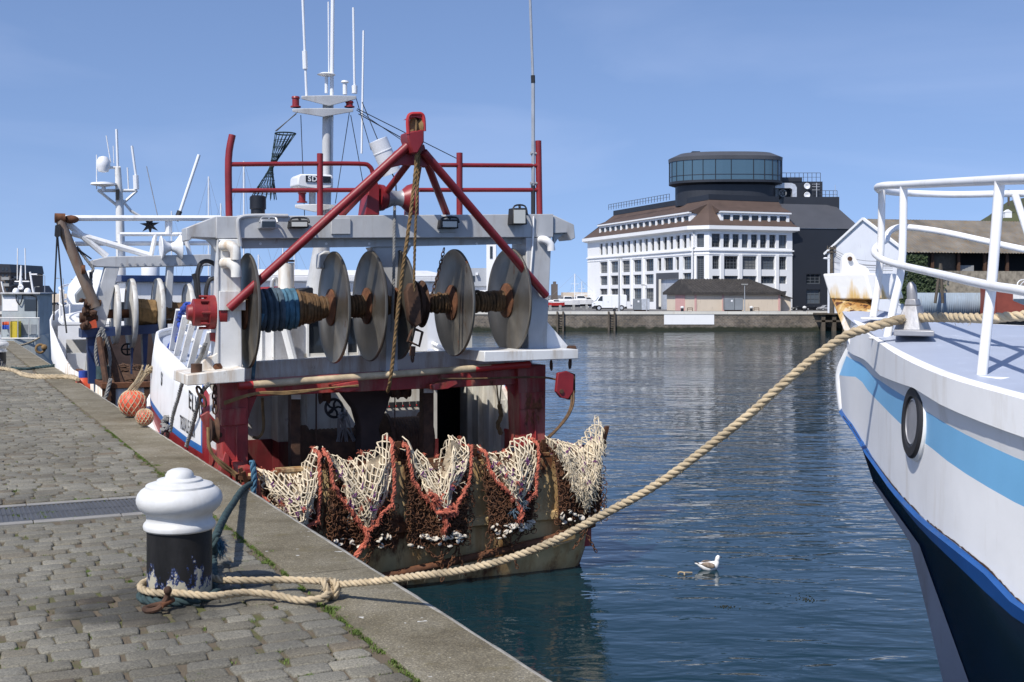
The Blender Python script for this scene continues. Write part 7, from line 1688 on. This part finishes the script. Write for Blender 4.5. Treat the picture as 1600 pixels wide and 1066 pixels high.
tube2((187,366),(298,366),.055,VGA+.3); tube2((187,366),(188,402),.06,VGA+.3); tube2((243,366),(236,400),.06,VGA+.3); tube2((289,366),(297,400),.06,VGA+.3); tube2((263,341),(263,366),.09,VGA+.3)
m = MB(); m.tube([L2(93,341,VGA), L2(100,362,VGA), L2(149,480,VGA)], [.11,.14,.14], 10); bo = P2('boom', m, 'boom brown')
m = MB(); c = L2(92, 341, VGA); m.cyl(c-V(.1,0,0), c+V(.15,0,0), .13, 10); m.ball(c+V(.3,.05,-.02), (.2,.12,.11), 10, 6); c = L2(129, 421, VGA-.16); m.cyl(c-V(.03,0,0), c+V(.06,0,0), .12, 10); P2('boom_fitting', m, 'rust', bo)
m = plate2([(87,352),(94,350),(95,368),(90,372),(86,368)], VGA-.2, VGA); P2('hoist_block', m, 'rubber')
m = MB(); m.tube([L2(89,370,VGA-.1), L2(85,462,VGA-.1), L2(84,500,4)], .022, 5); m.tube([L2(90,370,VGA-.1), L2(98,470,VGA-.1), L2(104,520,.5)], .022, 5); m.tube([L2(117,386,VGA), L2(143,405,VGA)], .02, 5); P2('hoist_wire', m, 'lettering')
m = MB(); laid_rope(m, [L2(120,386,VGA+.1), L2(146,420,VGA), L2(142,430,VGA), L2(143,450,VGA)], .04); m2 = plate2([(140,425),(145,425),(145,434),(140,434)], VGA-.1, VGA); P2('snatch_block', m2, 'rubber'); P2('block_line', m, 'rope grey')
# net drums
MX2 = MX
def ax2(px): return L2(px, 490-(px-205)*.02, VGA+.3)
for px, r_ in ((178, .82), (203, .95), (245, .95), (292, .80)):
    c = ax2(px); m = MB(); m.lathe([(.05,-.04),(.5,-.02),(r_-.06,.0),(r_-.02,-.03),(r_,.0),(r_,.06),(r_-.02,.09),(r_-.06,.06),(.05,.04)], c, 36, MX2); P2('drum_disc', m, 'drum white')
m = MB(); m.cyl(ax2(140), ax2(300), .12, 12); P2('drum_shaft', m, 'rust')
for a, b, r_, mt in ((214, 240, .32, 'rope tan'), (252, 288, .22, 'wire rust')):
    m = MB(); p, q = ax2(a), ax2(b); N = 120; m.tube([p.lerp(q, i/N)+V(0, math.cos(i*.9)*r_, math.sin(i*.9)*r_)*(1+.12*mnoise.noise(V(i*.15, a, 0))) for i in range(N+1)], .09, 6); m.cyl(p, q, r_*.9, 12); P2('wound_warp', m, mt)
m = MB(); rn = random.Random(6)
for k in range(9): c = L2(133+rn.uniform(-4,14), 478+rn.uniform(-12,26), VGA+rn.uniform(-.3,.4)); m.cyl(c-V(.15,0,0), c+V(rn.uniform(.1,.3),0,0), rn.uniform(.08,.20), 10)
for k in range(14): c = L2(133+rn.uniform(-6,16), 480+rn.uniform(-16,30), VGA+rn.uniform(-.3,.3)); m.ball(c, (rn.uniform(.04,.14), .1, rn.uniform(.04,.12)), 7, 5, jit=.25)
P2('trawl_winch', m, 'dark rust', bevel=.01)
m = plate2([(135,505),(150,499),(152,512),(137,514)], VGA-.2, VGA+.1); P2('winch_guard', m, 'crate orange')
m = plate2([(118,460),(128,448),(142,458),(141,470),(120,474)], VGA+.6, VGA+.9); P2('canvas_hood', m, 'cabinet grey', bevel=.03)
# horn loudspeaker, reflector star, aerials, mast
m = MB(); c0, c1 = L2(251, 387, VGA), L2(283, 386, VGA); d = c1-c0; Ml = d.to_track_quat('Z','Y').to_matrix(); h = d.length
m.lathe([(.30,0),(.32,.02),(.15,h*.3),(.10,h*.5),(.16,h*.72),(.34,h*.98),(.34,h),(0,h*.9)], c0, 24, Ml); P2('horn_speaker', m, 'plastic white')
m = MB(); c = L2(234, 352, VGA+.3)
for k in range(7): a_ = k*2*math.pi/7+.3; dd = V(math.cos(a_), 0, math.sin(a_)); sd_ = V(-dd.z, 0, dd.x); m.add([c+dd*.27, c+sd_*.07, c-sd_*.07, c+V(0,-.08,0), c+V(0,.08,0)], [(0,1,3),(0,3,2),(0,2,4),(0,4,1)])
P2('star_reflector', m, 'lettering')
tube2((279,338),(311,242),.045,VGA+.3,'rod_antenna','plastic white'); tube2((275,345),(281,330),.07,VGA+.3,'antenna_base','rubber')
tube2((247,341),(229,260),.012,VGA+.6,'wire_aerial','cleat steel')
VM2 = 9.5
m = MB(); m.tube([L2(189,430,VM2), L2(187,320,VM2), L2(184,262,VM2)], [.16,.13,.10], 10); ms2 = P2('mast', m, 'gantry white')
m = MB(); m.tube([L2(153,298,VM2), L2(214,298,VM2)], .06, 6); m.tube([L2(153,297,VM2), L2(184,322,VM2)], .05, 6); m.tube([L2(214,298,VM2), L2(188,322,VM2)], .05, 6); m.tube([L2(168,262,VM2), L2(188,262,VM2)], .05, 6); m.tube([L2(190,312,VM2), L2(205,330,VM2), L2(232,346,VM2)], .05, 6); P2('crosstree', m, 'gantry white', ms2)
m = MB()
for a, b, r_ in (((184,262),(182,202),.045),((151,296),(151,242),.02),((173,254),(166,212),.02),((213,280),(206,228),.045),((201,297),(199,262),.025),((178,255),(177,228),.015)): m.tube([L2(*a,VM2), L2(*b,VM2)], r_, 6)
m.tube([L2(213,296,VM2), L2(212,274,VM2)], .09, 8); P2('antenna', m, 'plastic white', ms2)
m = MB(); c = L2(161.5, 258, VM2); m.lathe([(0,-.25),(.16,-.22),(.22,-.05),(.22,.12),(.14,.26),(0,.30)], c, 16); c = L2(162, 290, VM2); m.lathe([(.08,-.2),(.06,-.05),(.42,.02),(.40,.08),(.1,.12),(0,.13)], c, 20); P2('satellite_dome', m, 'plastic white', ms2)
m = MB(); c = L2(235, 424, 9.5); m.lathe([(.0,-.3),(.30,-.28),(.30,.22),(.24,.33),(0,.35)], c, 18); m.cyl(c-V(0,0,1.6), c-V(0,0,.3), .07, 8); P2('radome', m, 'plastic white')
m = plate2([(182,296),(187,296),(186,312),(182,312)], VM2-.3, VM2-.1); P2('mast_lamp', m, 'rubber', ms2)
# deck clutter
m = MB(); rn = random.Random(12)
def heap(u_, v_): x = .3+u_*2.6; return V(x, .5+v_*3.2, 1.0+1.25*math.sin(u_*3.0+.2)*math.sin(v_*3.0+.15)*(1-.35*u_)+.14*mnoise.noise(V(u_*9, v_*9, 3)))
m.grid(lambda a, b: V(-.25, 0, 0)+heap(a, b)+V(0, 2.2, .0), 26, 20)
for _ in range(260):
    p = heap(rn.random(), rn.random())+V(-.25, 2.2, .02); m.tube([p, p+V(rn.gauss(0,.1), rn.gauss(0,.1), .03), p+V(rn.gauss(0,.16), rn.gauss(0,.16), -.02)], .018, 4)
P2('net_heap', m, 'net brown')
m = MB()
for pts in ([(160,512),(152,530),(150,560),(160,590),(172,600)], [(158,512),(166,530),(172,560),(170,600),(164,622)], [(162,514),(158,545),(160,575),(166,598)]): laid_rope(m, smooth([L2(x, y, VGA-.3) for x, y in pts], 4), .045)
P2('hanging_ropes', m, 'rope grey')
m = MB(); m.tube([L2(155,528,.8), L2(166,600,.2)], .08, 8); m.tube([L2(163,535,1.2), L2(188,600,.8)], .13, 8); P2('derrick_strut', m, 'dark rust')
m = MB(); m.cyl(L2(160,592,.9), L2(160,572,.9), .16, 14); P2('barrel', m, 'rope green'); m = MB(); c = L2(199, 546, 1.6); m.torus(c, Matrix(((1,0,0),(0,0,-1),(0,1,0))), .15, .025, 20, 6)
for k in range(4): m.tube([c, c+V(.15*math.cos(k*1.57), 0, .15*math.sin(k*1.57))], .02, 5)
P2('hand_wheel', m, 'rubber')
m = MB(); m.bx(.9, 5.7, 7.9, 8.15, .8, 3.0); P2('bulkhead_base', m, 'deck dark')
m = MB(); laid_rope(m, [L2(173,592,-.15), L2(166,618,-.2), L2(160,630,-.2)], .05); P2('stern_line', m, 'rope grey')
# blue/orange fender at its quarter
c = ground(128, 598); c = at(130, 598, c.y+.1); t = thing('fender_buoy', 'tiny orange and blue fender at the quarter of the rusty trawler stern', 'fender', c)
m = MB(); m.ball(c-V(0,0,.1), (.22,.22,.28), 16, 10); m.build('buoy', 'buoy orange', t); m = MB(); m.cyl(c+V(0,0,.12), c+V(0,0,.32), .12, 10); m.build('eye_cap', 'rope royal', t)
# ================================================================ SMALL GREY WORKBOAT
O3 = at(-6, 540, 60); O3 = V(O3.x, O3.y, WATER); D3 = 60.0
wbt = thing('workboat', 'small grey green workboat with deckhouse and stacked red and blue fish boxes', 'boat', O3)
def L3(px, py, D=D3): return at(px, py, D)
m = MB(); x0, x1 = at(-30, 0, D3).x, at(72, 0, D3).x
st = [(0, 1.55), (.25, 1.35), (.5, 1.3), (.8, 1.5), (.94, 1.75), (1, 1.9)]
sec = []
for f, h in st:
    x = x0+(x1-x0)*f; b = 1.3*(1-max(0, f-.6)**2*5.5); z = L3(0, 529).z; sec.append([V(x, D3+1.3-b, z+(h-1.3)*.5), V(x, D3+1.3-b*.85, WATER-.3), V(x, D3+1.3+b*.85, WATER-.3), V(x, D3+1.3+b, z+(h-1.3)*.5)])
for a, b in zip(sec, sec[1:]):
    for k in range(3): m.add([a[k], b[k], b[k+1], a[k+1]], [(0,1,2,3)])
    m.add([a[0], b[0], b[3], a[3]], [(0,1,2,3)])
m.build('hull', 'workboat grey', wbt, ang=30)
def bx3(px0, px1, py0, py1, D, dep, mat, name, par=wbt, bevel=.02):
    a, b = L3(px0, py1, D), L3(px1, py0, D); m = MB(); m.bx(a.x, b.x, D, D+dep, a.z, b.z); return m.build(name, mat, par, bevel=bevel)
h_ = bx3(2, 61, 459, 530, D3+.7, 1.8, 'workboat grey', 'deckhouse', bevel=.06); bx3(0, 63, 457, 460, D3+.5, 2.2, 'gantry grey', 'roof')
bx3(4, 28, 464, 486, D3+.68, .02, 'white paint', 'white_panel', h_); bx3(34, 45, 507, 524, D3+.68, .02, 'cabinet grey', 'locker_door', h_); bx3(48, 57, 507, 524, D3+.68, .02, 'cabinet grey', 'locker_door', h_); bx3(38, 58, 468, 486, D3+.68, .015, 'dark glass', 'window', h_)
for (a, b, y0, y1, mt, nm) in ((3, 9.5, 503, 508, 'crate orange', 'fish_box'), (9.5, 15, 503, 508, 'crate orange', 'fish_box'), (3, 9, 508, 515, 'crate blue', 'fish_box'), (9, 14.5, 508, 515, 'crate blue', 'fish_box'), (16, 27, 502, 530, 'drum yellow', 'net_bin')):
    bx3(a, b, y0, y1, D3+.15, .5, mt, nm, bevel=.03)
m = MB(); m.tube([L3(-10, 497, D3+.05), L3(62, 497, D3+.05)], .03, 6); m.tube([L3(-10, 529, D3+.02), L3(62, 529, D3+.02)], .04, 6)
for x in (2, 15, 28, 45, 61): m.tube([L3(x, 497, D3+.05), L3(x, 529, D3+.05)], .025, 5)
m.build('side_rail', 'gantry grey', wbt)
m = MB(); m.tube([L3(32, 458, D3+1.5), L3(33, 415, D3+1.5)], [.12, .04], 8); m.tube([L3(23, 440, D3+1.5), L3(46, 440, D3+1.5)], .035, 5); m.tube([L3(27, 437, D3+1.5), L3(27.5, 388, D3+1.5)], .03, 5); m.tube([L3(40, 437, D3+1.5), L3(39, 388, D3+1.5)], .03, 5); m.tube([L3(52, 458, D3+1.2), L3(47, 425, D3+1.2)], .05, 6); m.tube([L3(47, 429, D3+1.2), L3(58, 429, D3+1.2)], .04, 5); m.tube([L3(6, 458, D3+1.3), L3(2, 440, D3+1.3)], .04, 5); ma = m.build('mast', 'white paint', wbt)
m = MB(); c = L3(32.5, 449, D3+1.2); m.torus(c, Matrix(((1,0,0),(0,0,-1),(0,1,0))), .10, .05, 16, 6); m.build('searchlight', 'white paint', ma)
m = MB()
for x, y in ((22.5, 437), (46, 437), (33.5, 433)): m.cyl(L3(x, y+1.5, D3+1.5), L3(x, y-1.5, D3+1.5), .05, 8)
m.cyl(L3(32, 458, D3+1.1), L3(32.5, 453, D3+1.1), .10, 8); m.build('mast_lamps', 'rubber', ma)
m = MB()
for x, mt in ((25, 0), (43, 0)): m.ball(L3(x, 456, D3+1.0), (.17, .17, .2), 12, 8)
m.build('roof_domes', 'plastic white', wbt)
m = MB(); m.tube(smooth([L3(25,460,D3+.6), L3(26,470,D3+.6), L3(31,476,D3+.6), L3(35,466,D3+.6), L3(37,461,D3+.6), L3(54,463,D3+.6), L3(57,470,D3+.6), L3(57,496,D3+.6)], 4), .03, 5); m.build('exhaust_hose', 'rubber', wbt)
m = MB(); laid_rope(m, smooth([L3(8,540,56), L3(30,540,56), L3(46,536,57), L3(62,528,58)], 4), .05, pitch=.4); tag(m.build('mooring_rope', 'rope cream'), 'thin pale rope from the grey workboat sagging to the quay', 'rope')
m = MB(); c = L3(63, 545, 46); m.torus(c, Matrix(((.9,0,.43),(.43,0,-.9),(0,1,0))), .16, .05, 14, 6); m.ball(c+V(.15,0,.05), (.12,.12,.12), 10, 6); tag(m.build('tyre_fender', 'rope tan'), 'old brown rope fender hanging at the quay edge by the workboat', 'fender')

# ================================================================ GULL AND FLOTSAM
gp = V(at(1109, 890, 4.1*F/431).x, 4.1*F/431, WATER)
gu = thing('gull', 'young brown and white gull floating on the open water by a rope scrap', 'gull', gp)
GS = .55
def G3(x, y, z): return gp+V(x*.88, y*1.1, z*1.16)*GS
# one continuous body: breast right, tail left, neck and head rising at the breast
spine = [(-.46,.150,.010,.016),(-.38,.135,.035,.030),(-.30,.105,.080,.060),(-.18,.072,.115,.098),(-.04,.060,.135,.118),(.08,.075,.125,.118),(.17,.105,.098,.105),(.215,.160,.072,.078),(.225,.215,.062,.066),(.238,.255,.072,.066),(.262,.280,.070,.060),(.292,.288,.050,.042),(.315,.292,.018,.016)]
n = 20; vs_ = []; S_ = []
for i in range(len(spine)-1):
    for k in range(4): t_ = k/4; S_.append([a*(1-t_)+b*t_ for a, b in zip(spine[i], spine[i+1])])
S_.append(spine[-1])
for i, (x, z, ry, rz_) in enumerate(S_):
    a = S_[max(i-1, 0)]; b = S_[min(i+1, len(S_)-1)]; tx, tz = b[0]-a[0], b[1]-a[1]; Ln = math.hypot(tx, tz) or 1; nx_, nz_ = -tz/Ln, tx/Ln
    for k in range(n): an = 2*math.pi*k/n; vs_.append(G3(x+nx_*rz_*math.sin(an), ry*math.cos(an), z+nz_*rz_*math.sin(an)))
m = MB(); m.add(vs_, [(i*n+k, i*n+(k+1) % n, (i+1)*n+(k+1) % n, (i+1)*n+k) for i in range(len(S_)-1) for k in range(n)]+[tuple(range(n)), tuple((len(S_)-1)*n+k for k in range(n))])
m.build('body', 'gull white', gu, ang=180)
for sy in (-1, 1):
    m = MB(); rn = random.Random(3)
    def wing(u, v_): 
        x = .12-.50*u; w_ = math.sin(min(1, u*1.15+.12)*math.pi)**.6*.085 if u < .95 else .015
        return G3(x, sy*(.150-.120*u*u+.014*math.sin(v_*3.1)-.03*max(0,v_-.5)), .100+.050*u+(v_-.4)*w_*1.5)
    m.grid(wing, 14, 6); m.build('wing', 'gull brown', gu, solid=.006)
m = MB()
for k in (-1, 0, 1): m.add([G3(-.34, .02*k-.02, .16), G3(-.34, .02*k+.02, .16), G3(-.50, .03*k+.01, .205), G3(-.50, .03*k-.01, .205), G3(-.42, .02*k, .17)], [(0,1,2,3),(0,4,3),(1,2,4)])
m.build('tail', 'gull black', gu)
m = MB(); m.tube([G3(.305,0,.292), G3(.345,0,.287), G3(.372,0,.278), G3(.378,0,.268)], [.017*GS,.014*GS,.010*GS,.003*GS], 8); m.build('bill', 'gull black', gu)
for sy in (-1, 1): m = MB(); m.ball(G3(.272, sy*.050, .303), .009*GS*1.3, 8, 6); m.build('eye', 'gull black', gu)
c = V(at(1069, 897, 4.1*F/438).x, 4.1*F/438, WATER+.012); m = MB()
m.tube(smooth([c+V(-.09,0,0), c+V(-.05,.03,.01), c+V(.0,-.02,.012), c+V(.03,.0,.01), c+V(.12,.03,.0)], 5), [.012]*21, 6); m.tube([c+V(.0,-.02,.01), c+V(-.01,-.10,.0)], .010, 6); tag(m.build('rope_scrap', 'rope cream'), 'scrap of pale rope floating beside the gull', 'rope scrap')
for px, py, s_, lb in ((1260, 936, .12, 'dark clump of seaweed floating right of the gull'), (1136, 949, .06, 'small dark scrap of seaweed floating below the gull')):
    D = 4.1*F/(py-HY); c = V(at(px,0,D).x, D, WATER+.004); m = MB(); rn = random.Random(int(px))
    for _ in range(40): p = c+V(rn.gauss(0,s_), rn.gauss(0,s_*.8), 0); m.ball(p, (rn.uniform(.004,.014), rn.uniform(.004,.012), .005), 6, 4)
    tag(m.build('seaweed', 'weed'), lb, 'seaweed')
